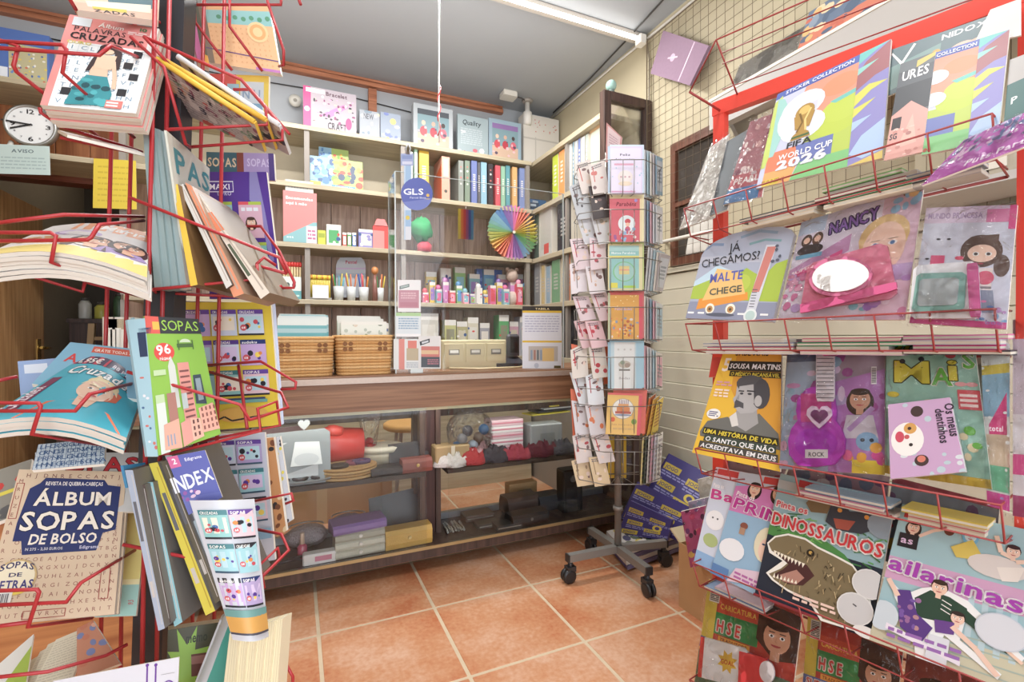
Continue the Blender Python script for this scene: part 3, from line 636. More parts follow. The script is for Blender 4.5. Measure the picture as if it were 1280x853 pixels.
sheet('card_folder', rq(0, [(1238, 12), (1276, -2), (1276, 44), (1216, 58)], .010), .004, lambda a: a.rect(.03, .05, .97, .95, 'c9c6bf'), 'd8d4cc', label='plain pale grey folder at the right end of the top basket', cat='folder')
sheet('book', rq(0, [(1262, 75), (1296, 62), (1290, 140), (1254, 160)], .012), .012, lambda a: (a.rect(0, .6, 1, 1, 'b0aca8'), a.rect(0, .1, 1, .62, '3a6a66'), a.text('P', .2, .3, .1, 'dfe6e4')), '3f6664', label='dark teal book at the right edge beside the second sticker album', cat='book')
def art_pink(a): a.rect(0, 0, 1, .35, 'b84ab0'); a.dots(60, ('9a86b8', 'b8a8d0', '6a7ab0', 'd0a8c8', '5c4a80'), .02, .05, 8, (0, .4, 1, 1)); a.text('Puts Party', .36, .1, .16, 'f0dcf0', w=.6)
sheet('magazine', rq(0, [(1205, 175), (1300, 132), (1300, 176), (1152, 232)], .030), .006, art_pink, 'b84ab0', label='bagged pink and violet magazine drooping over the top basket rail at right', cat=MAGC, wrap=.002)
def stack(k, px0, px1, n, th, cols, what, zo=-.05, dep=.085, off=-.052, seed=1):
    a, b = BK[k]; R = random.Random(seed); ax = (b - a).normalized(); t = lambda px: (rpl(px, 420, 0) - rpl(a and 0 or 855, 420, 0))
    for i in range(n):
        x0 = (onP(px0 + R.uniform(-6, 12), 420, RP0, RN)); x1 = onP(px1 + R.uniform(-22, 6), 420, RP0, RN)
        s0 = (x0 - V((a.x, a.y, x0.z))).dot(RA); s1 = (x1 - V((a.x, a.y, x1.z))).dot(RA); L = (b - a).length
        p, q = a + ax * s0, a + ax * s1; c = (p + q) / 2 + V((0, 0, zo + th * (i + .5) + .0006 * i)) + RN * (off - dep / 2 + .012 + R.uniform(-.006, .008))
        cov, lab = cols[i % len(cols)]
        m = M(); h = (q - p) / 2; dd = RN * (dep / 2 - .012); tt = V((0, 0, th * .5))
        m.hexa((c - h + dd - tt, c + h + dd - tt, c + h + dd + tt, c - h + dd + tt, c - h - dd - tt, c + h - dd - tt, c + h - dd + tt, c - h - dd + tt), cov)
        o = obj('magazine', m, PRINT, None, lab + ' in the stack ' + what, MAGC)
        obj('pages', M().obox(c - V((0, 0, th * .04)), h * 1.001, dd * 1.01, tt * .5, 'd6cfbf'), MATTE, o)
stack(0, 915, 1010, 3, .009, [('d8c8a8', 'cream edged magazine'), ('c8c4c0', 'pale grey magazine'), ('4a5258', 'dark magazine')], 'below the red sticker pack', seed=3, zo=-.082)
stack(0, 1012, 1130, 5, .009, [('efe6cc', 'thick cream paged book'), ('2f7a50', 'green covered book'), ('8c3040', 'dark red magazine'), ('d6d2cc', 'light grey magazine'), ('7ab86a', 'leaf green magazine')], 'below the first sticker album', seed=5, zo=-.082)
stack(0, 1118, 1215, 3, .009, [('b8b0a8', 'beige grey book'), ('3c4450', 'charcoal book'), ('8a92a8', 'blue grey book')], 'below the grey and salmon magazine', seed=6, zo=-.082)
# ---- basket 2
def art_car(a):
    a.rect(0, 0, 1, 1, 'aab2c6'); a.rect(0, .62, .75, .7, 'b8bccc'); a.line(((.1, .8), (.2, .84), (.33, .83)), .03, '7f98bc'); a.line(((.5, .9), (.68, .96), (.85, .93)), .03, '8aa2bc'); a.line(((.6, .82), (.75, .86), (.9, .84)), .025, '7fa8b0')
    a.poly(((.02, .42), (.2, .52), (.3, .6), (.55, .5), (.62, .56), (.3, .3), (.03, .3)), 'bcd8e8'); a.poly(((0, .22), (0, .36), (.25, .44), (.45, .4), (.62, .56), (.72, .5), (.8, .46), (.9, .6), (1, .64), (1, .2)), 'a8c23a'); a.ell(.6, .4, .09, 'b8cc44'); a.rect(0, 0, 1, .19, '8e94ac'); a.poly(((.12, .1), (.14, .22), (.68, .3), (.7, .22)), 'e6952c'); a.poly(((.18, .2), (.66, .28), (.56, .52), (.3, .56)), 'ecc070')
    for u in (.29, .53): a.ell(u, .115, .055, 'f2ead8'); a.ell(u, .11, .035, 'b88a50'); a.ell(u, .11, .015, '5a4632')
    a.ell(.42, .05, .17, '5c6070', .02)
    for u in (.02, .15, .62, .86): a.rect(u, .055, u + .08, .075, 'f0f0f0')
    a.text('MALTE', .24, .40, .10, '5b62b4', w=.36, rot=.12, sh=.1); a.text('CHEGE', .26, .26, .075, '5a5c52', w=.36, rot=.12)
    a.poly(((.70, .04), (.80, .04), (.87, .8), (.77, .8)), 'cfd2dc'); a.poly(((.725, .3), (.80, .3), (.865, .78), (.785, .78)), 'cf7f76'); [a.rect(.73, .08 + i * .03, .78, .088 + i * .03, '5c5f6c') for i in range(9)]; a.ell(.76, .05, .07, 'dfe6e6'); a.ell(.76, .05, .05, 'b8d0cc')
    a.l = int(a.l) + 1; a.text('JÁ', .40, .74, .10, '26282e', w=.12, rot=.08, st='r'); a.text('CHEGÁMOS?', .12, .57, .095, '26282e', w=.62, rot=.13, st='r')
    a.dots(5, ('5a5e6e',), .012, .02, 3, (.86, .62, .93, .85))
def outline(q, pts, th, col, name, label, cat, art, edge='d8d4cc', group=None, parent=None):
    """a die-cut board or book with its own outline in cover coordinates"""
    TL, TR, BR, BL, W, H, n = quadinfo(q); f = lambda u, v: (BL * (1 - u) + BR * u) * (1 - v) + (TL * (1 - u) + TR * u) * v
    N = len(pts); m = M(); P = [f(u, v) for u, v in pts]
    m.add(P + [p - n * th for p in P], [tuple(range(N)), tuple(range(2 * N - 1, N - 1, -1))], col); m.add(P + [p - n * th for p in P], [(i, i + N, (i + 1) % N + N, (i + 1) % N) for i in range(N)], edge)
    o = obj(name, m, PRINT, parent, label, cat, group); a = Art(f, n, W, H); 
    if art: art(a); obj('cover_print', a.m, PRINT, o)
    return o
# arched cover: the print is clipped to the arch
ARCH = [(0, 0), (1, 0), (1, .9), (.96, .955), (.88, .99), (.72, 1), (.55, .98), (.38, .94), (.24, .88), (.14, .81), (.09, .72)]
def clip_arch(a):
    keep = a.poly
    def top(u): 
        P = [(0, .0), (.09, .72), (.14, .81), (.24, .88), (.38, .94), (.55, .98), (.72, 1), (.88, .99), (.96, .955), (1, .9)]
        for (x0, y0_), (x1, y1_) in zip(P, P[1:]):
            if x0 <= u <= x1: return y0_ + (y1_ - y0_) * (u - x0) / (x1 - x0 + 1e-9)
        return .9
    def poly(pts, col): return keep([(max(u, v * .125), v) if v < .72 else (max(u, .09), min(v, top(max(u, .09)))) for u, v in pts], col)
    a.poly = poly
    a.rect = lambda u0, v0, u1, v1, c: (poly([(u0 + (u1 - u0) * i / 10, v0) for i in range(11)] + [(u1 - (u1 - u0) * i / 10, v1) for i in range(11)], c))
    art_car(a)
outline(rq(1, [(872, 290), (996, 281), (966, 402), (857, 398)], .022, bo=-.028), ARCH, .012, 'aab2c6', 'board_book', 'arched board book with an orange car and a question in black letters', 'book', clip_arch, 'c4c6d2')
def art_nancy(a):
    a.rect(0, 0, 1, 1, 'd8cfe0'); a.rect(.72, 0, 1, 1, 'd9b4c8'); a.poly(((.0, .5), (.5, .75), (.5, .6), (.0, .3)), 'c08ab8'); a.rect(0, .85, .25, 1, 'b8c8e0')
    for u, c in ((.10, '4a3024'), (.2, '5a3a28')): a.ell(u, .78, .05, c, .07); a.ell(u, .78, .03, 'e2b49c', .035)
    a.ell(.15, .68, .12, '3a2c2c', .06); a.rect(.03, .60, .27, .64, '68b0d0')
    a.text('NANCY', .30, .79, .11, '8a5cb4', w=.40, rot=.10, out='3c2a58', ow=.012)
    a.ell(.76, .66, .19, 'dcb878', .2); a.ell(.77, .57, .16, 'ecc4ae', .23, n=22)
    for s in (-1, 1): a.ell(.77 + s * .065, .60, .035, 'f6f2f0', .02); a.ell(.77 + s * .065, .6, .018, '5a80b0', .018); a.rect(.77 + s * .065 - .035, .63, .77 + s * .065 + .035, .636, '8a6a48')
    a.ell(.77, .47, .045, 'c8607a', .018); a.rect(.62, .30, 1, .42, 'b99ac8'); a.dots(24, ('b080c0', '7fb8c8', 'd080a8', 'e8d0e0', '9a6ab8'), .015, .05, 4, (.6, .05, 1, .4)); a.dots(10, ('e8b878', '8a5a40', '8ab8d8'), .02, .04, 6, (.8, .86, 1, .98))
    a.poly(((.0, .44), (.45, .62), (.45, .56), (0, .38)), 'd84a8c'); a.text('SUPER MINI', .04, .44, .035, 'f8e8f0', w=.34, rot=.36)
    a.dots(18, ('d070a0', '5a3a58', 'e0a0c0', 'b89ad0'), .02, .05, 9, (0, .1, .25, .45))
nb = sheet('magazine', rq(1, [(1002, 278), (1155, 231), (1131, 400), (972, 400)], .028), .005, art_nancy, 'd8cfe0', label='lilac girls magazine with a purple title and a pink mirror toy in its bag', cat=MAGC, wrap=.014)
def blobq(q, name, col, th, pts, parent, material=PLAST, edge=None, art=None): return outline(q, pts, th, col, name, None, None, art, edge or col, parent=parent)
CIRC = [(.5 + .5 * cos(2 * pi * i / 24), .5 + .5 * sin(2 * pi * i / 24)) for i in range(24)]
RRECT = [(.08, 0), (.92, 0), (1, .08), (1, .92), (.92, 1), (.08, 1), (0, .92), (0, .08)]
blobq(rq(1, [(1010, 330), (1108, 302), (1122, 372), (1000, 388)], .036), 'toy_tray', 'e07a98', .006, RRECT, nb)
blobq(rq(1, [(1012, 322), (1088, 318), (1092, 366), (1010, 374)], .044), 'toy_mirror', 'd8709a', .006, CIRC, nb)
blobq(rq(1, [(1016, 327), (1084, 322), (1088, 361), (1014, 368)], .0462), 'mirror_glass', 'f2f0ee', .002, CIRC, nb)
blobq(rq(1, [(1000, 380), (1120, 352), (1121, 362), (1000, 392)], .043), 'toy_handle', 'd8588e', .006, RRECT, nb)
def art_doll(a):
    a.rect(0, 0, 1, 1, 'c9ccdc'); a.rect(0, .86, 1, 1, 'd3c2d8'); a.text('MUNDO PRINCESA', .04, .90, .05, 'a890b8', w=.62); a.rect(.7, .86, .95, .97, 'd87aa8'); a.rect(.93, .8, 1, 1, 'dc4a8c')
    a.ell(.68, .62, .22, '5a4034', .24, n=20); a.ell(.9, .5, .08, '5a4034', .16); a.ell(.69, .60, .15, 'ecc6b0', .13, n=18)
    a.poly(((.5, .62), (.56, .74), (.85, .76), (.85, .68), (.62, .70)), '5a4034')
    for u in (.63, .76): a.ell(u, .595, .035, 'f6f4f2', .03); a.ell(u, .595, .022, '4a3a34')
    a.ell(.69, .515, .03, 'b8505e', .012); a.ell(.46, .56, .05, 'd84a6a', .03); a.rect(.62, .24, .82, .48, 'e6dcd8'); [a.rect(.62, .26 + i * .05, .82, .28 + i * .05, '8a8288') for i in range(4)]; a.ell(.75, .4, .09, 'd85a78', .1); a.poly(((.66, .3), (.84, .3), (.88, .12), (.62, .12)), '8a92a8')
    for u, v in ((.2, .72), (.32, .72), (.1, .55), (.16, .53)): a.ell(u, v, .025, '3a3440', .014)
    a.rect(.14, .5, .3, .58, 'd84a7a'); a.rect(.02, .42, .4, .5, 'b9bac4'); a.text('BOUTIQUE', .04, .44, .03, '7c7c88', w=.3); a.dots(22, ('8ac0c8', 'd87aa8', 'b48ac0', '7fa8d0', '5c80b8'), .015, .04, 5, (.55, .02, 1, .22)); a.rect(0, 0, 1, .05, 'd04a90'); a.text('boo', .8, .03, .035, '9a6ab0', w=.16)
nb = sheet('magazine', rq(1, [(1158, 260), (1272, 256), (1258, 412), (1137, 404)], .030), .005, art_doll, 'c9ccdc', label='pale blue magazine with a brown haired girl and a teal framed toy', cat=MAGC, wrap=.016)
blobq(rq(1, [(1142, 332), (1222, 326), (1226, 398), (1136, 398)], .038), 'toy_frame', 'e8e8ee', .008, RRECT, nb)
blobq(rq(1, [(1146, 342), (1208, 340), (1205, 388), (1139, 390)], .0405), 'toy_border', '7fb0a8', .004, RRECT, nb)
blobq(rq(1, [(1150, 349), (1199, 347), (1196, 381), (1146, 383)], .042), 'toy_screen', 'a8b0b4', .003, RRECT, nb)
blobq(rq(1, [(1208, 330), (1222, 328), (1226, 396), (1212, 396)], .042), 'toy_strap', 'd05a98', .004, RRECT, nb)
stack(1, 868, 985, 4, .009, [('d4cfd4', 'pale lilac magazine'), ('b8506a', 'crimson edged magazine'), ('8c98b0', 'steel blue magazine'), ('e0d8cc', 'cream magazine')], 'below the arched board book', seed=11, zo=-.082)
stack(1, 985, 1120, 4, .009, [('d8b0c0', 'rose magazine'), ('e8e0d4', 'cream white magazine'), ('1f8a5c', 'bright green magazine'), ('d07a90', 'coral pink magazine')], 'below the lilac girls magazine', seed=12, zo=-.082)
stack(1, 1120, 1258, 4, .009, [('3a3840', 'near black magazine'), ('d0388a', 'magenta magazine'), ('c8c0cc', 'pale violet magazine'), ('d878a8', 'candy pink magazine')], 'below the toy frame', seed=13, zo=-.08)
# ---- basket 3
def art_sousa(a):
    a.rect(0, 0, 1, 1, 'e8b818'); a.poly(((.25, 1), (1, 1), (1, .2), (.6, .3), (.3, .6)), 'd99a1c'); a.rect(0, 0, 1, .12, 'ecc01a')
    a.text('SABE MAIS', .24, .90, .055, '241c14', w=.56); a.text('5', .07, .76, .12, 'efe6dc', w=.13)
    a.rect(.17, .765, 1, .85, '2b2a28'); a.text('SOUSA MARTINS', .19, .785, .045, 'e9e9ee', w=.80, sh=.15); a.rect(.22, .715, 1, .762, '2f2b22'); a.text('O MÉDICO INCANSÁVEL', .24, .722, .032, 'd9c21e', w=.74, sh=.12)
    # portrait in greys
    a.poly(((.02, .20), (.08, .30), (.34, .36), (.5, .30), (.74, .42), (.98, .28), (1, .16), (.04, .16)), '6f706c'); a.poly(((.44, .42), (.7, .46), (.74, .34), (.6, .26), (.42, .31)), 'a3a2a2'); a.poly(((.36, .36), (.44, .41), (.5, .30), (.42, .28)), 'd9d6d0')
    a.poly(((.38, .64), (.74, .66), (.80, .5), (.66, .42), (.5, .40), (.42, .44), (.36, .52), (.39, .55)), 'b2b1b2'); a.ell(.60, .65, .235, '55555a', .13, n=18, rot=-.1); a.ell(.74, .58, .12, '4c4c52', .2, n=16); a.poly(((.42, .63), (.62, .655), (.66, .50), (.6, .43), (.45, .42), (.38, .50), (.415, .55)), 'b4b3b4'); a.ell(.71, .52, .05, 'b9b8b8', .075)
    a.rect(.42, .585, .5, .597, '3c3c42'); a.rect(.54, .59, .66, .602, '3c3c42'); a.ell(.47, .57, .025, '46464c', .016); a.ell(.585, .572, .03, '46464c', .016); a.poly(((.395, .495), (.41, .515), (.52, .49), (.53, .445), (.47, .455), (.40, .44)), '55555a'); a.poly(((.44, .57), (.40, .515), (.45, .515)), '98979a')
    a.l = int(a.l) + 1
    a.small(.05, .62, .3, .67, 2, 'd99aa8', 3); a.small(.06, .52, .28, .6, 3, 'f2dcd0', 4); a.ell(.14, .37, .1, 'f0efe8', .075); a.small(.07, .345, .21, .395, 3, '5a5a8a', 5)
    a.rect(.06, .185, .98, .245, '343228'); a.text('UMA HISTÓRIA DE VIDA', .07, .195, .038, 'e8d21a', w=.9, sh=.15); a.rect(.10, .125, .96, .18, '3c4a40'); a.text('O SANTO QUE NÃO', .12, .13, .04, 'eeeeee', w=.82, sh=.1); a.rect(.06, .06, .98, .12, '4a4a46'); a.text('ACREDITAVA EM DEUS', .08, .068, .038, 'efefef', w=.88, sh=.1)
sheet('magazine', rq(2, [(893, 429), (912, 429), (905, 470), (886, 472)], .0), .004, None, 'c8382c', label='red magazine edge peeking out left of the yellow portrait magazine', cat=MAGC)
sheet('magazine', rq(2, [(907, 431), (977, 430), (975, 590), (865, 566)], .012), .006, art_sousa, 'e8b818', label='yellow magazine with a grey portrait of a man with a moustache', cat=MAGC)
def art_guitar(a):
    a.rect(0, 0, 1, 1, 'b77ac0'); a.rect(0, 0, .5, 1, 'a0b4cc'); a.rect(0, .88, .5, 1, '5a6a8a'); a.poly(((.5, 1), (1, 1), (1, .8), (.5, .7)), 'a090a0'); a.dots(30, ('b0a0c8', 'c88ab8', '8fb0c4', 'd8c0dc', 'a8509a'), .03, .09, 7, (.0, .3, 1, .95))
    a.face(.78, .56, .095, 'c89478', '3e2c24'); a.poly(((.66, .44), (.9, .44), (.95, .26), (.62, .26)), 'c8c0cc'); a.line(((.9, .5), (.68, .32)), .05, 'b08ac0'); a.ell(.85, .24, .1, '7fa8cc', .1); [a.ell(u, .25, .02, '2c3440') for u in (.81, .89)]; a.rect(.72, 0, 1, .1, 'e8cf1e'); a.dots(8, ('e8a82c', 'd83c98', 'e86a9c'), .03, .06, 4, (.6, .1, 1, .2)); a.rect(.88, .68, .93, .82, 'e0dcdc'); a.small(.885, .69, .925, .81, 9, '4a4a50', 2)
    a.dots(14, ('d8a8c4', 'ead0dc'), .03, .06, 12, (0, .0, .5, .2))
gb = sheet('magazine', rq(2, [(985, 436), (1106, 430), (1106, 594), (974, 586)], .018), .005, art_guitar, 'b77ac0', label='bagged purple magazine with a pink toy guitar in front', cat=MAGC, wrap=.016)
TLg = rq(2, [(985, 436), (1106, 430), (1106, 594), (974, 586)], .027)
def gq(x0, y0, x1, y1, o): return rq(2, [(x0, y0), (x1, y0), (x1, y1), (x0, y1)], o)
GUIT = [(.5 + r * cos(t) * w_, v) for r, t, w_, v in ()]
body = [(.18, .02), (.5, 0), (.82, .03), (.98, .16), (1, .32), (.93, .46), (.84, .54), (.86, .66), (.82, .8), (.66, .92), (.5, .95), (.34, .92), (.18, .8), (.15, .66), (.18, .54), (.06, .44), (0, .3), (.02, .14)]
blobq(gq(985, 478, 1056, 584, .028), 'toy_guitar', 'b834b8', .008, body, gb, art=lambda a: (a.ell(.5, .27, .38, 'a828b4', .3), a.rect(.24, .52, .78, .86, 'c8408c'), a.rect(.32, .10, .72, .2, 'd8d4d4'), a.text('ROCK', .38, .12, .05, '3a3a44', w=.28)))
blobq(gq(1020, 437, 1043, 502, .031), 'guitar_neck', 'd8d0d8', .004, RRECT, gb, art=lambda a: [a.rect(.04, .06 + i * .075, .96, .075 + i * .075, '6a6470') for i in range(12)])
blobq(gq(1028, 430, 1046, 445, .0325), 'guitar_head', 'd04a8c', .005, RRECT, gb)
HEART = [(.5, 0), (.78, .28), (1, .58), (.97, .82), (.8, .98), (.6, .95), (.5, .8), (.4, .95), (.2, .98), (.03, .82), (0, .58), (.22, .28)]
blobq(gq(1008, 507, 1040, 536, .033), 'heart_hole_rim', 'e0c8e0', .003, HEART, gb); blobq(gq(1013, 512, 1035, 530, .0342), 'heart_hole', '7a3a70', .003, HEART, gb)
def art_mais(a):
    a.rect(0, 0, 1, 1, '98c8b8'); a.text('POP', .04, .92, .09, 'd9cc2c', w=.62, out='3c4a34', ow=.012); a.text('M', .10, .70, .17, 'dccb1e', w=.40, out='4a4a24', ow=.014); a.text('A', .52, .69, .13, '66b83c', w=.22, out='f2f2e8', ow=.014); a.text('i', .70, .73, .16, 'dccb1e', w=.1, out='4a4a24', ow=.012); a.ell(.74, .92, .06, 'd04a58'); a.text('S', .86, .82, .12, '66b83c', w=.12, out='f2f2e8', ow=.012)
    for u, v in ((.2, .86), (.42, .88)): a.ell(u, v, .035, '2c3440')
    a.rect(.78, .52, 1, .66, 'd8505c'); [a.rect(.80, .54 + .035 * i, .97, .56 + .035 * i, 'f0d8d4') for i in range(3)]; a.ell(.82, .70, .06, 'e8a0a4', .03); a.ell(.93, .70, .06, 'e8a0a4', .03); a.dots(12, ('e8a030', 'd8505c', '66b83c', 'e8d8b0'), .03, .06, 3, (.05, .1, .95, .5)); a.ell(.09, .60, .07, 'd9c21e', .04); a.ell(.5, .55, .09, 'd9c21e', .05); a.rect(.0, 0, 1, .06, 'd0b02c')
mb = sheet('magazine', rq(2, [(1108, 430), (1218, 430), (1240, 612), (1106, 592)], .022), .004, art_mais, '98c8b8', label='mint green children magazine with big yellow and green letters', cat=MAGC, wrap=.012)
def art_dent(a):
    a.rect(0, 0, 1, 1, 'c8a2c8'); a.dots(16, ('b8ccd4', 'd4dce0'), .03, .06, 5, k=10)
    a.ell(.47, .86, .1, '4a3838'); a.ell(.46, .2, .1, '4a3838'); a.ell(.46, .22, .06, 'd87a68'); a.ell(.28, .5, .25, 'f0ece8', .3, n=22); a.ell(.34, .64, .1, 'd8a050'); [a.ell(.33, v, .03, '3a3030') for v in (.64, .42)]; a.ell(.28, .53, .04, 'c85a5c'); a.ell(.17, .54, .07, 'd04a60', .1)
    a.text('Os meus', .90, .92, .105, '3a3040', w=.60, rot=-pi / 2); a.text('dentinhos', .75, .86, .1, '3a3040', w=.62, rot=-pi / 2)
sheet('board_book', rq(2, [(1110, 506), (1187, 497), (1207, 590), (1113, 599)], .042), .012, art_dent, 'c8a2c8', 'dcd8d8', label='small violet bath book with a cartoon cow, in front of the mint magazine', cat='book')
def art_tal(a): a.rect(0, .0, 1, 1, 'd8dcd8'); a.rect(0, .82, 1, .88, 'd8c23c'); a.rect(0, .55, 1, .82, '8ab4cc'); a.poly(((.2, .5), (.9, .7), (.9, .44), (.2, .44)), 'd83c80'); a.text('total', .2, .46, .035, 'f8e8f0', w=.55); a.rect(0, .25, 1, .44, 'd0b89c'); a.rect(0, .1, 1, .25, '6ab890'); a.rect(0, 0, 1, .09, 'd8489c'); a.dots(10, ('9c8ac0', 'f0f0ec'), .05, .1, 3)
sheet('magazine', rq(2, [(1226, 436), (1262, 430), (1262, 640), (1234, 632)], .016), .004, art_tal, 'd8dcd8', label='pale bagged magazine with a pink wedge at the right end of the third basket', cat=MAGC, wrap=.012)
sheet('magazine', rq(2, [(1266, 400), (1296, 396), (1296, 650), (1266, 645)], .010), .004, lambda a: (a.rect(0, .5, 1, 1, 'cdbcc8'), a.rect(0, .2, 1, .3, 'd8488c'), a.rect(0, 0, 1, .1, 'a83c6c')), 'dcd4d8', label='pale pink magazine cut off by the right edge of the photo', cat=MAGC, wrap=.008)
stack(2, 985, 1110, 3, .009, [('c4b4a8', 'taupe magazine'), ('b87a90', 'dull rose magazine'), ('7f98ac', 'grey blue magazine')], 'below the toy guitar', seed=21, zo=-.082)
stack(2, 1112, 1240, 3, .009, [('cfc0a8', 'ivory magazine'), ('c85a78', 'raspberry magazine'), ('cdb53a', 'mustard yellow magazine')], 'below the violet bath book', seed=22, zo=-.08)
# ---- basket 4
for i, (qq, c, nm) in enumerate((([(990, 574), (1112, 596), (1100, 700), (960, 660)], 'a88a98', 'dull mauve magazine standing behind the dinosaur colouring book'), ([(1116, 596), (1250, 630), (1240, 740), (1100, 700)], '8f9aa8', 'slate grey magazine standing behind the ballet colouring book'), ([(905, 566), (985, 578), (960, 660), (880, 640)], 'b8a0b0', 'pale plum magazine standing behind the first two colouring books'))):
    sheet('magazine', rq(3, qq, -.012, bo=-.05), .006, lambda a, i=i: (a.dots(18, ('c85a70', 'd8d0d4', '6a7a98', 'd8b84c', '7a5a80'), .04, .1, i + 2), a.rect(0, .93, 1, 1, ('c8b0b8', 'b04858', 'd8c8d0')[i])), c, label=nm, cat=MAGC, wrap=.004)
for i, (qq, c, nm) in enumerate((([(985, 424), (1110, 424), (1108, 560), (976, 560)], '7a6a78', 'dusky bagged magazine behind the toy guitar magazine'), ([(1110, 424), (1224, 424), (1235, 560), (1108, 560)], 'a8b0a0', 'grey green magazine behind the mint children magazine'))):
    sheet('magazine', rq(2, qq, -.004, bo=-.045), .006, lambda a, i=i: a.dots(16, ('c88a98', 'd8d4c8', '6a8a88', 'c8b050'), .04, .1, i + 12), c, label=nm, cat=MAGC)
def picto(a, t, c, v=.78, w=.9, rot=0): a.text('Pinta os', .06, v + .115, .045, 'f4f0f4', w=.36, rot=rot); a.text(t, .06, v, .1, c, w=w, out='f8f4f8', ow=.016, rot=rot)
def art_ba(a): a.rect(0, 0, 1, 1, 'c8d0e0'); a.rect(0, .9, 1, 1, 'd8c4d0'); a.rect(.1, .93, .8, .99, 'c83c3c'); picto(a, 'Ba', 'c83c8c', .68, .75, .05); a.ell(.36, .48, .3, 'e8e8ea', .3); a.ell(.36, .28, .24, 'a8b878', .2); [a.ell(u, .5, .03, '5a5a60') for u in (.28, .44)]; a.rect(0, 0, 1, .14, '8ab0d8')
sheet('colouring_book', rq(3, [(895, 584), (932, 591), (905, 724), (867, 704)], .006), .004, art_ba, 'c8d0e0', label='colouring book lettered Ba, leftmost in the fourth basket', cat='book')
def art_prin(a):
    a.rect(0, 0, 1, 1, '8fb4d0'); a.poly(((0, .62), (1, .62), (1, .95), (0, .86)), 'd07ab8'); a.rect(0, .9, 1, 1, 'b8c4d4'); a.rect(.5, .93, .95, .99, 'c83c3c'); a.face(.38, .86, .10, 'e8bfa4', '2c2024'); a.face(.82, .86, .1, 'e0b090', '38241e'); picto(a, 'PRIN', 'b8288c', .66, .9, -.1); a.ell(.36, .52, .07, '8a5040', .06); a.rect(.3, .44, .4, .5, 'b08a70'); a.ell(.25, .28, .23, 'e4e6ea', .2); a.ell(.8, .42, .2, 'e0d8b8', .3); a.ell(.82, .38, .13, 'ecc8b4', .2); a.ell(.76, .42, .03, '3a4a6a', .016); a.ell(.88, .42, .03, '3a4a6a', .016); a.ell(.82, .29, .04, 'c0606c', .015); a.poly(((.3, 0), (1, .1), (1, .22), (.4, .14)), 'd8c0d0'); a.small(.4, .05, .95, .12, 2, 'b060a0', 2); a.rect(0, 0, .3, .1, '5a84b8')
sheet('colouring_book', rq(3, [(925, 590), (990, 600), (960, 752), (888, 716)], .010), .004, art_prin, '8fb4d0', label='blue and pink colouring book lettered PRIN, partly behind the dinosaur book', cat='book')
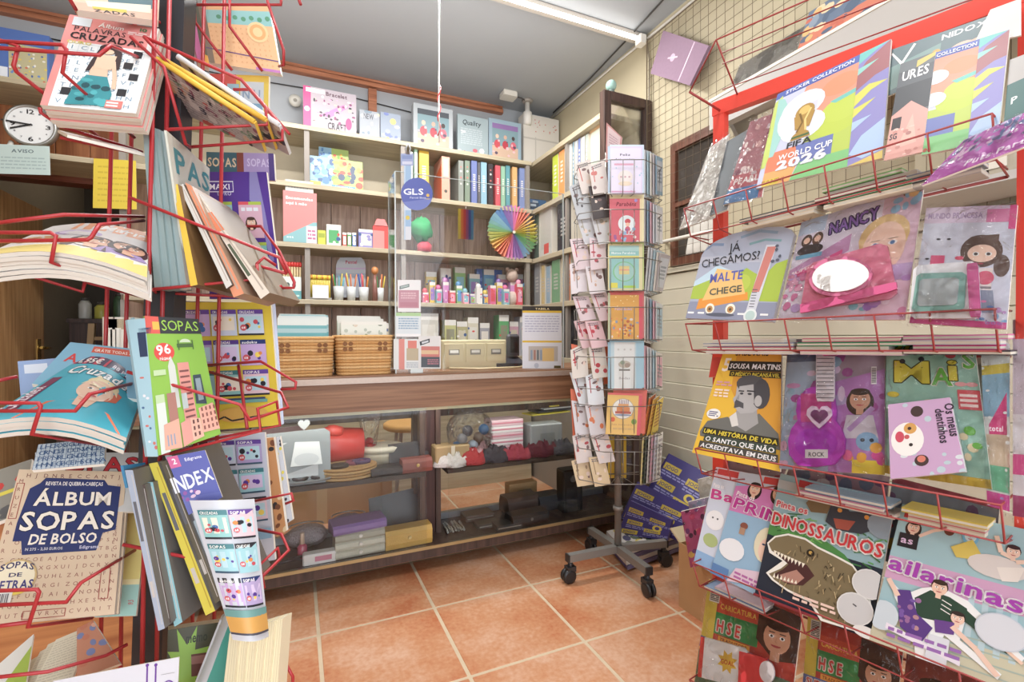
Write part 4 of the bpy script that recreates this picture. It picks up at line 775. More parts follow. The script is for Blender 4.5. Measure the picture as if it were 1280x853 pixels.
def art_dino(a):
    a.rect(0, 0, 1, 1, '8fb0b8'); a.rect(0, 0, 1, .5, '27303e'); a.poly(((0, .5), (0, .7), (.4, .62), (.7, .52), (.8, .45)), '4a8a44')
    R = random.Random(5)
    for i in range(40): u, v = R.uniform(0, .4), R.uniform(.5, .7); a.line(((u, v), (u + R.uniform(.04, .14), v + R.uniform(-.05, .07))), .012, R.choice(('5aa04c', '2f6a34', '79b45a')))
    for i in range(30): u, v = R.uniform(.78, 1), R.uniform(.35, .7); a.line(((u, v), (u + R.uniform(-.1, .1), v + R.uniform(-.05, .07))), .012, R.choice(('5aa04c', '2f6a34', '3f7a44')))
    a.rect(0, .88, .3, .95, 'b0b8bc'); a.rect(.2, .93, .62, .985, 'c03038'); a.text('Pintar', .3, .94, .03, 'f4e8e8', w=.24)
    # small heads above the title
    a.poly(((.30, .82), (.36, .9), (.46, .9), (.52, .85), (.50, .78), (.36, .76)), '7a6444'); a.ell(.44, .87, .02, 'd8c040'); a.poly(((.5, .72), (.52, .86), (.62, .9), (.68, .84), (.78, .86), (.86, .92), (.9, .76), (.8, .7), (.6, .68)), '3a3e48'); a.poly(((.56, .76), (.74, .78), (.7, .70), (.6, .69)), 'a85040'); [a.ell(u, .83, .02, 'd8902c') for u in (.6, .82)]; a.ell(.95, .8, .12, '8a98a4', .12)
    a.text('Pinta os', .03, .735, .05, 'd84a58', w=.30, out='f0e8e4', ow=.01); a.text('DINOSSAUROS', .02, .59, .10, 'cc2c34', w=.96, out='f4eeea', ow=.013, rot=-.02)
    # roaring head
    w_ = 'e8e6dc'; a.poly(((.02, .43), (.08, .50), (.2, .55), (.36, .555), (.48, .52), (.62, .5), (.78, .47), (.92, .36), (.98, .2), (.92, .02), (.62, 0), (.5, .1), (.3, .12), (.14, .16), (.07, .2), (.14, .27), (.2, .33), (.06, .36)), w_)
    a.poly(((.035, .425), (.09, .49), (.2, .535), (.36, .54), (.48, .505), (.62, .485), (.78, .455), (.9, .35), (.96, .2), (.9, .03), (.63, .02), (.5, .12), (.3, .135), (.16, .17), (.10, .20), (.2, .27), (.26, .34), (.08, .38)), '7d6f50')
    a.poly(((.08, .385), (.22, .36), (.42, .36), (.5, .3), (.42, .2), (.28, .17), (.14, .205), (.22, .27), (.26, .32)), '4c2c2c'); a.poly(((.2, .22), (.34, .3), (.42, .26), (.36, .19), (.24, .18)), 'b08070')
    for i in range(9): a.poly(((.10 + i * .034, .39 - i * .003), (.13 + i * .034, .388 - i * .003), (.115 + i * .034, .345 - i * .002)), 'ece4d0')
    for i in range(7): a.poly(((.14 + i * .034, .185 + .002 * i), (.165 + i * .034, .185 + .002 * i), (.152 + i * .034, .225)), 'ece4d0')
    a.ell(.43, .455, .035, '2a2620'); a.ell(.43, .458, .016, 'c8a048')
    for i in range(170):
        u, v = R.uniform(.1, .93), R.uniform(.05, .52)
        if v < .52 - (u - .3) * .25 and (u > .54 and v > .09 or v > .41 + max(0, .3 - u) * .25 and v < .33 + u * .55 or (.2 < u < .5 and .14 < v < .19)): a.line(((u, v), (u + R.uniform(-.025, .025), v - R.uniform(.015, .05))), .008, R.choice(('5c5038', '9a8a64', 'b49a6c', '4a4030', '6a5e44', 'c0ac80')))
    a.ell(.93, .37, .13, 'd8d8d6', .13, n=20); a.ell(.86, .17, .14, 'd8d8d6', .14, n=20); a.ell(.86, .17, .13, 'c8c8c8', .13, n=20); a.ell(.93, .37, .12, 'cacaca', .12, n=20); a.line(((.84, .2), (.87, .19)), .012, '55555a')
    a.l = int(a.l) + 1; a.small(.36, .075, .74, .135, 2, 'e8c8b8', 4, .6); a.rect(.0, .0, .6, .02, '8a3038'); a.ell(.97, .04, .1, 'e4e4e0', .05)
sheet('colouring_book', rq(3, [(976, 592), (1119, 626), (1088, 800), (943, 744)], .016), .005, art_dino, '27303e', label='dark colouring book with a roaring dinosaur head and red title', cat='book')
def art_bail(a):
    a.rect(0, 0, 1, 1, '9cc0c8'); a.rect(0, .46, 1, .62, 'd0a0c4'); a.rect(0, 0, 1, .2, 'c8c4a8'); [a.rect(.62 + i * .09, .16, .66 + i * .09, .5, 'b8d0d8') for i in range(5)]; [a.poly(((.1, .2 - i * .05), (1, .26 - i * .07), (1, .25 - i * .07), (.1, .19 - i * .05)), 'a8b8ac') for i in range(4)]
    a.rect(.04, .91, .16, .96, 'c83038'); a.rect(.2, .95, .42, 1, 'c83038'); a.face(.14, .85, .05, 'e8bfa8', '3a2420'); a.rect(.04, .70, .2, .8, '28242c'); a.line(((.2, .8), (.3, .86), (.42, .9)), .03, 'ecc8b4'); a.ell(.42, .88, .04, '6a3828'); a.text('as', .06, .73, .05, 'd8b8d8', w=.1)
    a.face(.58, .88, .045, 'c8dce4', '6ab0d4'); a.ell(.58, .94, .12, '78b8d8', .05); a.poly(((.45, .78), (.6, .86), (.7, .74), (.5, .72)), 'd8c050'); a.ell(.78, .72, .2, 'd8d0cc', .1); a.poly(((.78, .72), (.96, .76), (.92, .66), (.82, .64)), 'e8e0d8'); a.line(((.76, .92), (.8, .82), (.88, .8)), .035, 'ecccb8'); a.line(((1, .88), (.98, .8), (.9, .78)), .035, 'ecccb8'); a.face(.88, .84, .045, 'ecc8b4', '3c2028', long=False)
    a.text('ailarinas', .01, .53, .105, 'a83cb0', w=.95, out='f4eef4', ow=.014, rot=-.08)
    wh = 'eceeee'; a.poly(((.18, .38), (.30, .46), (.42, .50), (.62, .46), (.98, .22), (.96, .18), (.62, .34), (.6, .2), (.86, .08), (.84, .04), (.5, .2), (.44, 0), (.34, 0), (.3, .14), (.12, .34), (.04, .46)), wh)
    a.poly(((.26, .38), (.36, .46), (.5, .45), (.62, .41), (.64, .34), (.5, .28), (.3, .26)), '2c4a3c'); a.poly(((.6, .41), (.9, .24), (.88, .21), (.58, .34)), '2c4a3c'); a.line(((.88, .23), (.97, .18)), .025, 'ecc8b0'); a.face(.42, .49, .055, 'ecc4ac', '3c2a22', long=False); [a.line(((.45, .42 - .03 * i), (.52, .40 - .03 * i)), .008, 'e8e8e4') for i in range(3)]
    a.poly(((.12, .40), (.22, .42), (.30, .28), (.42, .22), (.36, .1), (.2, .16)), '5c3c88'); a.dots(14, ('9a6a9c', 'b88a90', '7a58a8'), .012, .025, 4, (.16, .18, .32, .38)); a.line(((.04, .46), (.14, .36)), .04, 'ecc8b4'); a.poly(((.42, .28), (.56, .30), (.56, .22), (.44, .2)), '6a4490'); a.line(((.54, .27), (.7, .18), (.84, .06)), .04, 'ecc8b4'); a.face(.57, .33, .045, 'ecc8b4', '3a2a2a', long=False); a.rect(.4, 0, .54, .18, 'd8dce4')
    a.ell(.84, .33, .16, 'c4ccd8', .15, n=22); a.ell(.84, .33, .15, 'd4d8e0', .14, n=22); a.ell(.06, .2, .12, 'c8d4dc', .14); a.l = int(a.l) + 1; a.poly(((.1, .16), (.62, .07), (.62, .04), (.1, .12)), 'e8e0ec'); a.small(.12, .06, .62, .15, 2, '9a6ab4', 3, .5)
sheet('colouring_book', rq(3, [(1128, 630), (1292, 664), (1284, 872), (1086, 800)], .022), .005, art_bail, '9cc0c8', label='pale blue ballet colouring book with a dancing couple at the right', cat='book')
stack(3, 872, 960, 2, .006, [('7a98b8', 'blue colouring book'), ('c8b0c0', 'mauve colouring book')], 'at the left foot of the fourth basket', seed=31, zo=-.082)
# ---- basket 5
def art_toy(a, v=1):
    a.rect(0, 0, 1, 1, 'b83c30'); a.rect(0, 0, .14, 1, 'd8c03c'); a.rect(.04, .8, .16, .98, 'dcd8d0'); a.small(.05, .81, .15, .97, 10, '3a3a40', 2); a.rect(.16, .72, .6, .86, 'cc4a30'); a.text('CARICATURA', .18, .76, .05, 'e8c03c', w=.4); a.rect(.14, .52, .62, .72, '2f8a4a'); [a.ell(.2 + i * .12, .65, .05, '3a9a54') for i in range(4)]; a.text('H S E', .17, .55, .11, 'd83c38', w=.26, out='f0e8e0', ow=.012); a.rect(.2, .46, .55, .51, 'e8a030'); a.text('TRADUTORE', .22, .47, .03, '8a3020', w=.3)
    a.poly(((.6, .95), (1, .9), (1, .5), (.8, .46), (.6, .6)), '4a3028'); a.face(.8, .66, .13, 'd8a080', '38241c', long=False); a.rect(0, .36, .75, .46, '5a70b0'); a.text('SUPER MOLAS', .04, .38, .06, 'd8403c', w=.64, out='f0ece8', ow=.01); a.rect(.0, .0, 1, .34, '5a7a5c'); [a.ell(u, .3, .07, 'ecebe6') for u in (.55, .7)]; [a.ell(u, .3, .025, '2c3030') for u in (.55, .7)]; a.dots(14, ('d8505c', '3a8a54', '3a3a44', 'd8d0c8'), .03, .07, 6, (.1, 0, 1, .3))
tb3 = sheet('magazine', rq(4, [(886, 724), (1004, 758), (986, 905), (868, 856)], .006), .005, art_toy, 'b83c30', label='bagged red and green magazine with a megaphone toy, bottom left of rack', cat=MAGC, wrap=.016)
blobq(rq(4, [(876, 796), (934, 812), (930, 862), (872, 846)], .018), 'toy_megaphone', 'dcdcdc', .010, RRECT, tb3, art=lambda a: (a.rect(0, 0, .09, 1, 'd04038'), a.poly([(.62 + .22 * cos(i * pi / 8) * (1 if i % 2 else .6), .55 + .3 * sin(i * pi / 8) * (1 if i % 2 else .6)) for i in range(16)], 'd8b028'), a.text('GOAL', .48, .48, .12, 'b83028', w=.28)))
blobq(rq(4, [(924, 812), (964, 826), (960, 876), (922, 862)], .022), 'megaphone_mouth', 'd8383c', .012, [(.0, .05), (.8, 0), (1, .3), (1, .7), (.8, 1), (0, .95)], tb3)
blobq(rq(4, [(950, 824), (969, 830), (966, 858), (948, 850)], .0235), 'megaphone_cap', 'd8d4d6', .006, CIRC, tb3)
sheet('magazine', rq(4, [(1010, 770), (1130, 806), (1112, 950), (1000, 905)], .006), .005, lambda a: art_toy(a), 'a83830', label='second bagged red and green magazine under the dinosaur book', cat=MAGC, wrap=.014)
sheet('magazine', rq(4, [(1134, 812), (1240, 850), (1230, 990), (1120, 945)], .004), .005, lambda a: (a.rect(0, 0, 1, 1, '8a3a34'), a.face(.4, .62, .22, 'd8a080', '40281e', long=False)), '8a3a34', label='brown red magazine with a smiling boy below the ballet book', cat=MAGC, wrap=.010)
SEC[0] = 'on the wall shelves behind the rack'
# ---- white wall shelf above the rack, with magazines lying on it
q = onX(887, 126, 1.76); ys, zs = q.y, q.z
ws = empty('wall_shelf', (1.9, .6, zs - .14), 'white wall shelf with a deep front edge above the red rack', 'shelf')
WH = mat('white_laminate', .5, col='b9b5af', noise=.02)
obj('shelf_board', M().box((1.80, -.6, zs - .03), (XR - .055, ys, zs - .01), 'd2cec6'), WH, ws)
obj('front_edge', M().rbox((1.755, -.6, zs - .14), (1.80, ys, zs), 'd2cec6', .004), WH, ws)
obj('edge_strip', M().box((1.752, -.6, zs - .012), (1.756, ys, zs), 'f2e6d2'), mat('cream_strip_2', .5, col='f4ead8'), ws)
for y in (ys - .02, 1.0, .3): obj('bracket', M().hexa(((XR - .055, y - .01, zs - .3), (XR - .055, y + .01, zs - .3), (1.82, y + .01, zs - .03), (1.82, y - .01, zs - .03), (XR - .051, y - .01, zs - .3), (XR - .051, y + .01, zs - .3), (XR - .051, y + .01, zs - .03), (XR - .051, y - .01, zs - .03)), 'b8b4ac'), METAL, ws)
def onshelf(label, px0, px1, h, x, col, art, name='magazine', cat=MAGC, wrap=0):
    y0_, y1_ = onX(px0, 300, x).y, onX(px1, 300, x).y; z = zs - .009
    return sheet(name, [(x + .10, y0_, z + h), (x + .10, y1_, z + h), (x, y1_, z), (x, y0_, z)], .006, art, col, label=label, cat=cat, wrap=wrap)
onshelf('grey magazine in a clear bag lying on the white wall shelf', 905, 985, .20, 1.83, '8c8880', lambda a: a.dots(20, ('6a6660', 'a09c94', '787470'), .05, .15, 4), wrap=.004)
def art_bat(a): a.rect(0, 0, 1, .5, 'd07a60'); a.dots(50, ('5a6a80', 'd8b070', 'c86a54', '8a98a8', 'e0c8a0', '50607a'), .03, .09, 9, (0, .1, 1, 1))
onshelf('colourful comic magazine leaning on the white wall shelf', 990, 1120, .24, 1.825, '6a7a90', art_bat)
lo = empty('wall_shelf', (1.9, .5, 1.36), 'lower white wall shelf seen through the rack with small packs on it', 'shelf')
zl = atD(1200, 262, 1.75).z
obj('shelf_board', M().box((1.80, -.6, zl - .025), (XR - .055, 1.0, zl), 'd2cec6'), WH, lo); obj('shelf_back', M().box((XR - .05, -.6, zl - .02), (XR - .025, 1.0, zl + .5), 'c8bea4'), mat('beige_board', .6, col='b9ad90'), lo)
for i, (px, w_, h_, c, lab) in enumerate(((1180, .20, .05, '7a5a44', 'brown tray of dried petals'), (1208, .05, .10, 'b8a890', 'beige carton'), (1222, .07, .12, '5a4838', 'dark brown pack with a pale label'), (1234, .05, .14, 'd8a83c', 'yellow topped pack'), (1250, .10, .10, 'b0a490', 'pale patterned pack'))):
    y = onX(px, 240, 1.9).y; m = M().rbox((1.86, y - w_ / 2, zl), (1.96, y + w_ / 2, zl + h_), c); o = obj('pack', m, MATTE, None, lab + ' on the lower wall shelf behind the rack', 'pack')
    if i == 0: obj('petals', M().grid(lambda u, v: (1.865 + .09 * u, y - w_ / 2 + .004 + (w_ - .008) * v, zl + h_ + .012 * abs(sin(u * 31) * cos(v * 47))), 8, 16, '8a5a40', False, lambda i, j: ('6a4030', 'a0705a', '8c6048')[(i * 7 + j * 3) % 3]), MATTE, o, kind='stuff')
    else: obj('pack_label', M().box((1.857, y - w_ * .3, zl + h_ * .3), (1.861, y + w_ * .3, zl + h_ * .8), 'dcd4c4'), MATTE, o)
# ---- lilac paper carton hung on the wire grid, white rail, bits on the wall
Xg = XR - .06
pa = [onX(829, 38, Xg - .03), onX(886, 57, Xg - .03), onX(862, 107, Xg - .03), onX(813, 92, Xg - .03)]
o = sheet('hanging_bag', pa, .025, lambda a: (a.line(((.72, .02), (.72, .98)), .02, 'cbaec2'), a.ell(.4, .5, .05, 'c2a2ba'), a.line(((.3, .45), (.5, .55)), .02, 'cdb2c4')), '957a8e', '866c80', label='dusty lilac paper bag hung on the wire grid near the ceiling', cat='bag', material=MATTE)
rr = empty('wall_rail', onX(825, 300, XR - .12), 'white metal rail bent towards the wall below the window', 'rail')
obj('rail', M().tube([onX(822, 304, XR - .1), onX(880, 291, XR - .14), onX(892, 289, XR - .14), onX(896, 297, XR - .13), onX(896, 318, XR - .06)], .011, 'e2ddd2', 10), PLAST, rr); obj('rail_bracket', M().tube([onX(832, 302, XR - .1), onX(832, 302, XR - .001)], .008, 'd8d2c6', 8), PLAST, rr)
SEC[0] = 'on the red revolving stand at the left'
# ================================================================== red revolving wire stand at the left
SA = EYE + ray(205, 420.6) * .78; SA.z = 0
c2w = lambda x, d: RT * x + FW * d
def flat(v): v = V((v.x, v.y, 0)); return v.normalized()
LD = flat(c2w(-.978, -.208)); LN = flat(c2w(.208, -.978))            # the near left column: along it, and its facing
def ax_at(py, dx=0):                                                  # the stand's post leans a little
    px = 220 + (193 - 220) * py / 780 + dx; return onP(px, py, SA, LN)
def lp(px, py, off): return onP(px, py, SA + LN * off, LN)
ss = empty('magazine_spinner', onP(187, 1100, SA, LN), 'red wire revolving magazine stand on a black post at the left', 'display stand')
top, bot = ax_at(-260), ax_at(1290)
ORG[ss.name] = V((bot.x, bot.y, 0)); ss.location = ORG[ss.name]
BLK = mat('black_steel', .45, col='2e2f34', noise=.08)
pu = (top - bot).normalized(); h = (top - bot) / 2
obj('post', M().obox((top + bot) / 2, LD * .021, LN * .021, h, '2e2f34'), BLK, ss)
for k in range(4):
    d = (LD, LN, -LD, -LN)[k]; obj('foot', M().obox(V((bot.x, bot.y, .03)) + d * .16, d * .15, d.cross(V((0, 0, 1))) * .018, V((0, 0, .018)), '2e2f34'), BLK, ss)
def wire(pts, r=.0024, par=None, name='wire'): return obj(name, M().tube(pts, r, 'b3242b', 6), REDW, par or ss)
for x0, x1, dd in ((147, 132, .80), (172, 157, .80), (196, 184, .70), (214, 202, .735), (257, 246, .86), (282, 273, .86)):
    wire([atD(x0 + (x0 - x1) * .35, -280, dd), atD(x1, 430, dd), atD(x1 - 9, 1010, dd)], .0033, None, 'upright_wire')
def pocket(wires, sub):
    p = empty('pocket', V(wires[0][0])); p.parent = ss; p.location = ORG[p.name] - ORG[ss.name]
    for w_ in wires: wire(w_, .0025, p)
L_ = lambda *pts: [lp(*p) for p in pts]
pocket([L_((-30, 50, .17), (78, 56, .17), (83, 62, .17), (78, 91, .17), (168, 172, .03)), L_((-30, 58, .175), (124, 69, .175), (138, 57, .17), (195, 81, .02)), L_((-30, 40, .16), (23, 58, .17), (17, 82, .17), (21, 90, .165), (122, 170, .03)),
        L_((50, 135, .12), (51, 141, .12), (76, 158, .1), (178, 190, .02)), L_((178, 45, .03), (195, 60, .05), (210, 78, .02)), L_((75, 172, .08), (178, 193, .03))], 1)
pocket([L_((-30, 282, .16), (80, 268.5, .16), (180, 271, .03)), L_((-30, 302, .19), (109, 300, .19), (114, 297, .19), (124, 281, .18), (180, 276, .03)), L_((-30, 291, .195), (63, 291, .195), (70, 295, .195), (64, 328, .19), (160, 365, .03)),
        L_((-30, 320, .18), (0, 333, .18), (103, 365, .12), (107, 350, .12)), L_((105, 352, .1), (180, 372, .02))], 2)
pocket([L_((-30, 514, .20), (94, 514, .20), (112, 493, .2), (168, 479, .05)), L_((-30, 504, .205), (48, 504, .205), (51, 508, .205), (40, 543, .2), (143, 559, .05)), L_((-30, 482, .12), (22, 471, .1))], 3)
pocket([L_((-30, 758, .18), (83, 753, .18), (101, 729, .18), (169, 688, .05)), L_((152, 681, .05), (169, 674, .03)), L_((-30, 740, .185), (46, 737, .185), (49, 741, .185), (35, 784, .18), (115, 773, .08)), L_((-30, 787, .18), (36, 778, .18))], 4)
pocket([L_((159, 806, .1), (132, 820, .12), (60, 840, .16), (-30, 850, .18)), L_((95, 15, .1), (100, 16, .1), (200, 28, .03)), L_((85, -5, .14), (95, 12, .12))], 5)
D_ = lambda *pts: [atD(*p) for p in pts]
pocket([D_((180, 46, .69), (302, 100, .74), (332, 134, .76), (333.5, 156, .76), (209, 162, .70)), D_((300, 98, .745), (345, 150, .78), (353, 163, .78), (353, 175, .78), (236, 184, .76)), D_((292, 112, .80), (314, 112, .80), (362, 168, .80)), D_((163, 46, .69), (205, 84, .70), (232, 180, .72), (238, 184, .76)), D_((180, 46, .69), (195, 62, .69), (214, 84, .71))], 6)
pocket([D_((162, 247, .68), (349, 322, .74), (358.6, 342, .75)), D_((321, 330, .74), (323, 349, .74), (192, 362, .69)), D_((273, 283, .85), (326, 283, .83), (349, 314, .8), (368, 353, .78), (367, 360, .78), (353, 360, .78)), D_((298, 283, .84), (300, 311, .8), (314, 330, .77), (358, 342, .75)), D_((192, 362, .69), (195, 366, .76), (300, 371, .80), (352, 358, .78)), D_((321, 330, .74), (330, 322, .75), (345, 332, .76))], 7)
pocket([D_((159, 465, .67), (300, 506, .71), (312, 525, .72), (323, 522, .73), (360, 509.5, .76), (351.5, 491, .78), (257, 464, .84)), D_((257, 457, .85), (326, 452, .83), (370, 478, .80), (369, 486, .80), (351, 487, .80)), D_((214, 567, .69), (326, 539, .72), (322, 511, .72), (346, 502, .76), (350, 532, .76), (247, 553, .74)), D_((298, 457, .84), (309, 536, .76)), D_((214, 567, .69), (200, 568, .69))], 8)
pocket([D_((153.5, 681, .66), (300, 710, .70), (316, 729, .71), (326, 723, .72), (361, 688, .75), (351.6, 668, .77), (315, 661, .8)), D_((283.6, 754.5, .70), (330.5, 734.6, .72), (324.6, 706.5, .72), (347, 685.4, .75), (350, 700.6, .75)), D_((312, 628, .83), (364, 617, .82), (367, 626, .82), (357, 630, .82))], 9)
pocket([D_((234, -6, .84), (237, 6, .84), (351, 6, .82), (352, -6, .82)), D_((287, -5, .83), (287, 33, .83), (328, 89, .86)), D_((332, -5, .82), (354.6, 63, .82), (354.6, 81, .83), (349, 83, .86)), D_((242, -5, .84), (244, 28, .84), (290, 88, .87)), D_((372, -5, .8), (376, 6, .8))], 10)
pocket([D_((356, 828, .74), (366, 846, .74), (366, 870, .75)), D_((205, 870, .69), (300, 872, .71), (366, 866, .75))], 11)
# ---- magazines of the left column
MG = 'magazine'
def stackm(name, q, th, n, art, base, label, back, cat=MG, bend=None, group=None, page='d6d0c4', step=(0, 0, 0), **kw):
    """a top magazine with n more lying flat behind it, each an object"""
    TL, TR, BR, BL, W, H, nn = quadinfo(q); o = sheet(name, q, th, art, base, page, bend=bend, label=label, cat=cat, **kw)
    R = random.Random(n * 17 + int(abs(TL.z) * 100))
    ordw = ('first', 'second', 'third', 'fourth', 'fifth', 'sixth', 'seventh')
    for i in range(n):
        d = -nn * (th + .0006) * (i + 1) + (TR - TL) * R.uniform(-.02, .02) + (BL - TL) * R.uniform(-.012, .012)
        sheet(name, [V(p) + d for p in q], th, None, base, page, bend=bend, label=back % ordw[i], cat=cat, group=group)
    return o
def art_cruz(a):
    a.rect(0, 0, 1, 1, 'e08a84'); a.rect(.08, 0, 1, .70, 'e9ebe8'); a.rect(.92, 0, 1, 1, 'e4e4e0'); a.grid(.10, .02, .92, .68, 8, 8, 'bfc8cc', .004); a.letters(.10, .02, .92, .68, 8, 8, .045, '6f8fa6', 5)
    for u, v in ((.16, .12), (.32, .2), (.73, .46), (.82, .34), (.74, .16), (.80, .6)): a.rect(u, v, u + .1, v + .075, '2c2c30')
    a.text('Álbum', .34, .90, .05, 'f6efe8', w=.28, sh=.1); a.rect(.06, .88, .26, .98, 'cfd8dc'); a.text('PALAVRAS', .10, .82, .06, '2a2426', w=.56, st='r'); a.text('CRUZADAS', .08, .73, .075, '231f20', w=.80); a.text('OURO', .07, .67, .035, 'd9c45c', w=.26); a.text('10', .80, .92, .04, '3a7a4a', w=.08); a.small(.68, .86, .92, .9, 2, 'f0dcd6', 3)
    # a woman in a teal skirt, seen from behind
    a.poly(((.40, .44), (.58, .44), (.62, .24), (.40, .24)), 'e2b89a'); a.ell(.56, .66, .13, '3b2c2e', .09); a.poly(((.44, .66), (.54, .70), (.46, .56), (.40, .40), (.35, .38), (.38, .50)), '3b2c2e'); a.poly(((.60, .68), (.69, .62), (.70, .44), (.64, .42)), '3b2c2e'); a.ell(.53, .62, .07, 'e2b89a', .05); a.poly(((.44, .58), (.64, .58), (.62, .42), (.42, .42)), 'e2b89a'); a.line(((.62, .52), (.68, .34), (.70, .22)), .045, 'e2b89a'); a.poly(((.38, .34), (.60, .34), (.70, .16), (.68, .04), (.24, .02), (.28, .2)), '2f8c94'); a.dots(12, ('24666e', '1f4f58', '45a8ae', '2b7480'), .03, .08, 4, (.3, .06, .65, .3)); a.rect(.66, .02, .84, .10, 'd8766c'); a.small(.67, .03, .83, .09, 2, 'f4e4de', 2)
stackm('magazine', L_((87, 18, .055), (199, 36, .055), (170, 142, .14), (50, 131, .14)), .0065, 4, art_cruz, 'e08a84', 'pink crossword album with a woman in a teal skirt on the cover', '%s pink crossword album behind the front copy in the top left pocket')
def art_col(a): a.dots(26, ('7a5a40', 'd8c8b0', '8a6a8a', 'c8604a', 'e0d0b8', 'b8a03c'), .04, .1, 3)
sheet('magazine', L_((84, 172, .11), (182, 196, .06), (168, 190, .04), (72, 166, .08)), .004, art_col, 'd8ccb8', label='magazine seen from below under the pink crossword albums', cat=MG)
sheet('magazine', L_((78, -20, .1), (200, -20, .06), (198, 26, .06), (96, 12, .12)), .012, lambda a: (a.rect(0, .3, 1, 1, 'd8b49c'), a.rect(.4, .3, .95, 1, '4a6a72'), a.rect(.15, .18, .9, .4, 'd8d0b8'), a.rect(.2, .1, .6, .2, 'c8b03c'), a.text('ZADAS', .2, .02, .1, '3a3434', w=.5)), 'd0a890', label='uppermost magazine on the left of the stand, cut off by the photo top', cat=MG)
def art_pair(a):
    a.rect(0, 0, 1, 1, 'dcd6d2'); a.rect(0, .0, 1, .22, 'e4cf70'); a.rect(.3, .75, 1, 1, 'e6965c'); a.text('Maria', .55, .80, .14, 'f4f0ea', w=.42, sh=.2); a.ell(.42, .62, .2, 'b69ac8', .12); a.ell(.42, .62, .16, 'd6c6e0', .09); a.face(.60, .42, .13, 'd9a888', '3a2c28'); a.face(.86, .44, .12, 'd4a284', '33272a'); a.poly(((.4, .22), (.72, .22), (.7, .34), (.45, .34)), '5a4a48'); a.small(.08, .3, .36, .5, 3, 'd8a060', 4); a.poly(((.62, .2), (1, .25), (.95, .34), (.7, .34)), '9a86b4')
bendA = lambda u, v: .016 * sin(pi * u) * (1 - .4 * v) - .012 * (1 - v) * (u ** 2)
stackm('magazine', L_((66, 283, .01), (186, 292, .01), (182, 336, .17), (-30, 322, .19)), .005, 5, art_pair, 'dcd6d2', 'loose magazine with two women on the cover, drooping in the second left pocket', '%s magazine under the drooping one with two women', bend=bendA)
def art_cdx(a):
    a.rect(0, 0, 1, 1, '3fb0c4'); a.rect(0, .86, 1, 1, '3c2c50'); a.rect(0, .86, .45, 1, 'c83048'); a.text('1,95€', .06, .885, .085, 'f6f0e8', w=.30); a.text('88 PÁG.', .52, .89, .06, 'e8e0ea', w=.36); a.text('Cruzadex', .10, .69, .13, 'f2f2ee', w=.84, sh=.2, out='3a6a78', ow=.01); a.rect(.04, .12, .14, .62, '7a3058'); a.text('Cruzadex', .11, .14, .10, 'f0e4ec', w=.42, rot=pi / 2)
    a.poly(((.2, 0), (.3, .22), (.52, .3), (.8, .22), (.95, .0)), 'e8754a'); a.poly(((.5, .2), (.62, .2), (.66, .36), (.48, .36)), 'e6b898'); a.ell(.58, .47, .17, 'e9c0a2', .2, n=20); a.ell(.60, .60, .17, 'e6cf9a', .1); a.poly(((.40, .52), (.5, .7), (.74, .66), (.78, .5), (.7, .58), (.5, .6)), 'e8d4a4'); a.poly(((.70, .36), (.80, .42), (.82, .56), (.76, .58)), 'd86a4c')
    for u in (.52, .65): a.ell(u, .48, .03, 'f4f0ec', .016); a.ell(u, .48, .016, '3a4a52'); a.line(((u - .035, .525), (u + .035, .53)), .01, '6a4a34')
    a.ell(.58, .38, .045, 'c84a52', .02)
q = L_((104, 446, .03), (180, 488, .04), (160, 538, .16), (-28, 530, .19))
sheet('magazine', L_((88, 428, .01), (174, 437, .01), (176, 500, .08), (40, 480, .1)), .006, lambda a: (a.rect(0, .6, 1, 1, '7fb4cc'), a.rect(.35, .82, 1, .96, 'd85a40'), a.text('GRÁTIS TODAS AS', .38, .85, .06, 'f2e8da', w=.55), a.text('A', .1, .55, .2, 'd83c38', w=.14)), '7fb4cc', label='light blue magazine with a red strip behind the orange dressed woman', cat=MG)
sheet('magazine', L_((22, 452, .0), (70, 448, .0), (80, 520, .08), (28, 520, .08)), .006, lambda a: (a.rect(.15, .75, .75, .92, 'd4dce8'), a.ell(.6, .5, .14, '3c5a90', .1)), '8fa8d0', label='blue magazine farthest back in the third left pocket', cat=MG)
stackm('magazine', q, .006, 3, art_cdx, '3fb0c4', 'turquoise crossword magazine with a blonde woman in orange', '%s turquoise crossword magazine under the front copy', bend=lambda u, v: .02 * sin(pi * u) - .012 * (1 - v) * u)
sheet('magazine', L_((48, 556, .06), (132, 548, .06), (130, 580, .1), (40, 588, .1)), .005, lambda a: (a.grid(0, 0, 1, 1, 16, 6, '7a90b0', .01), a.letters(.02, .02, .98, .98, 14, 4, .18, '4a6a98', 8)), 'cdd6dc', label='white letter puzzle magazine showing below the turquoise magazines', cat=MG)
sheet('magazine', L_((-40, 600, -.02), (40, 574, -.03), (30, 640, .06), (-40, 668, .07)), .006, lambda a: (a.dots(14, ('5a5a5c', 'd8d0c8', 'c83838', '8a8a84'), .05, .16, 3), a.rect(0, .45, 1, .52, 'd8c83c')), '8c887e', label='grey patterned magazine at the left edge behind the beige puzzle album', cat=MG)
def art_sopr(a): a.rect(0, 0, 1, 1, 'c9c6c2'); a.text('SOPAS', .12, .66, .26, 'c42a34', w=.80, out='5a1c22', ow=.008)
sheet('magazine', L_((44, 566, .0), (184, 566, .0), (180, 640, .06), (40, 640, .06)), .006, art_sopr, 'c9c6c2', label='pale grey magazine with red title letters behind the beige puzzle album', cat=MG)
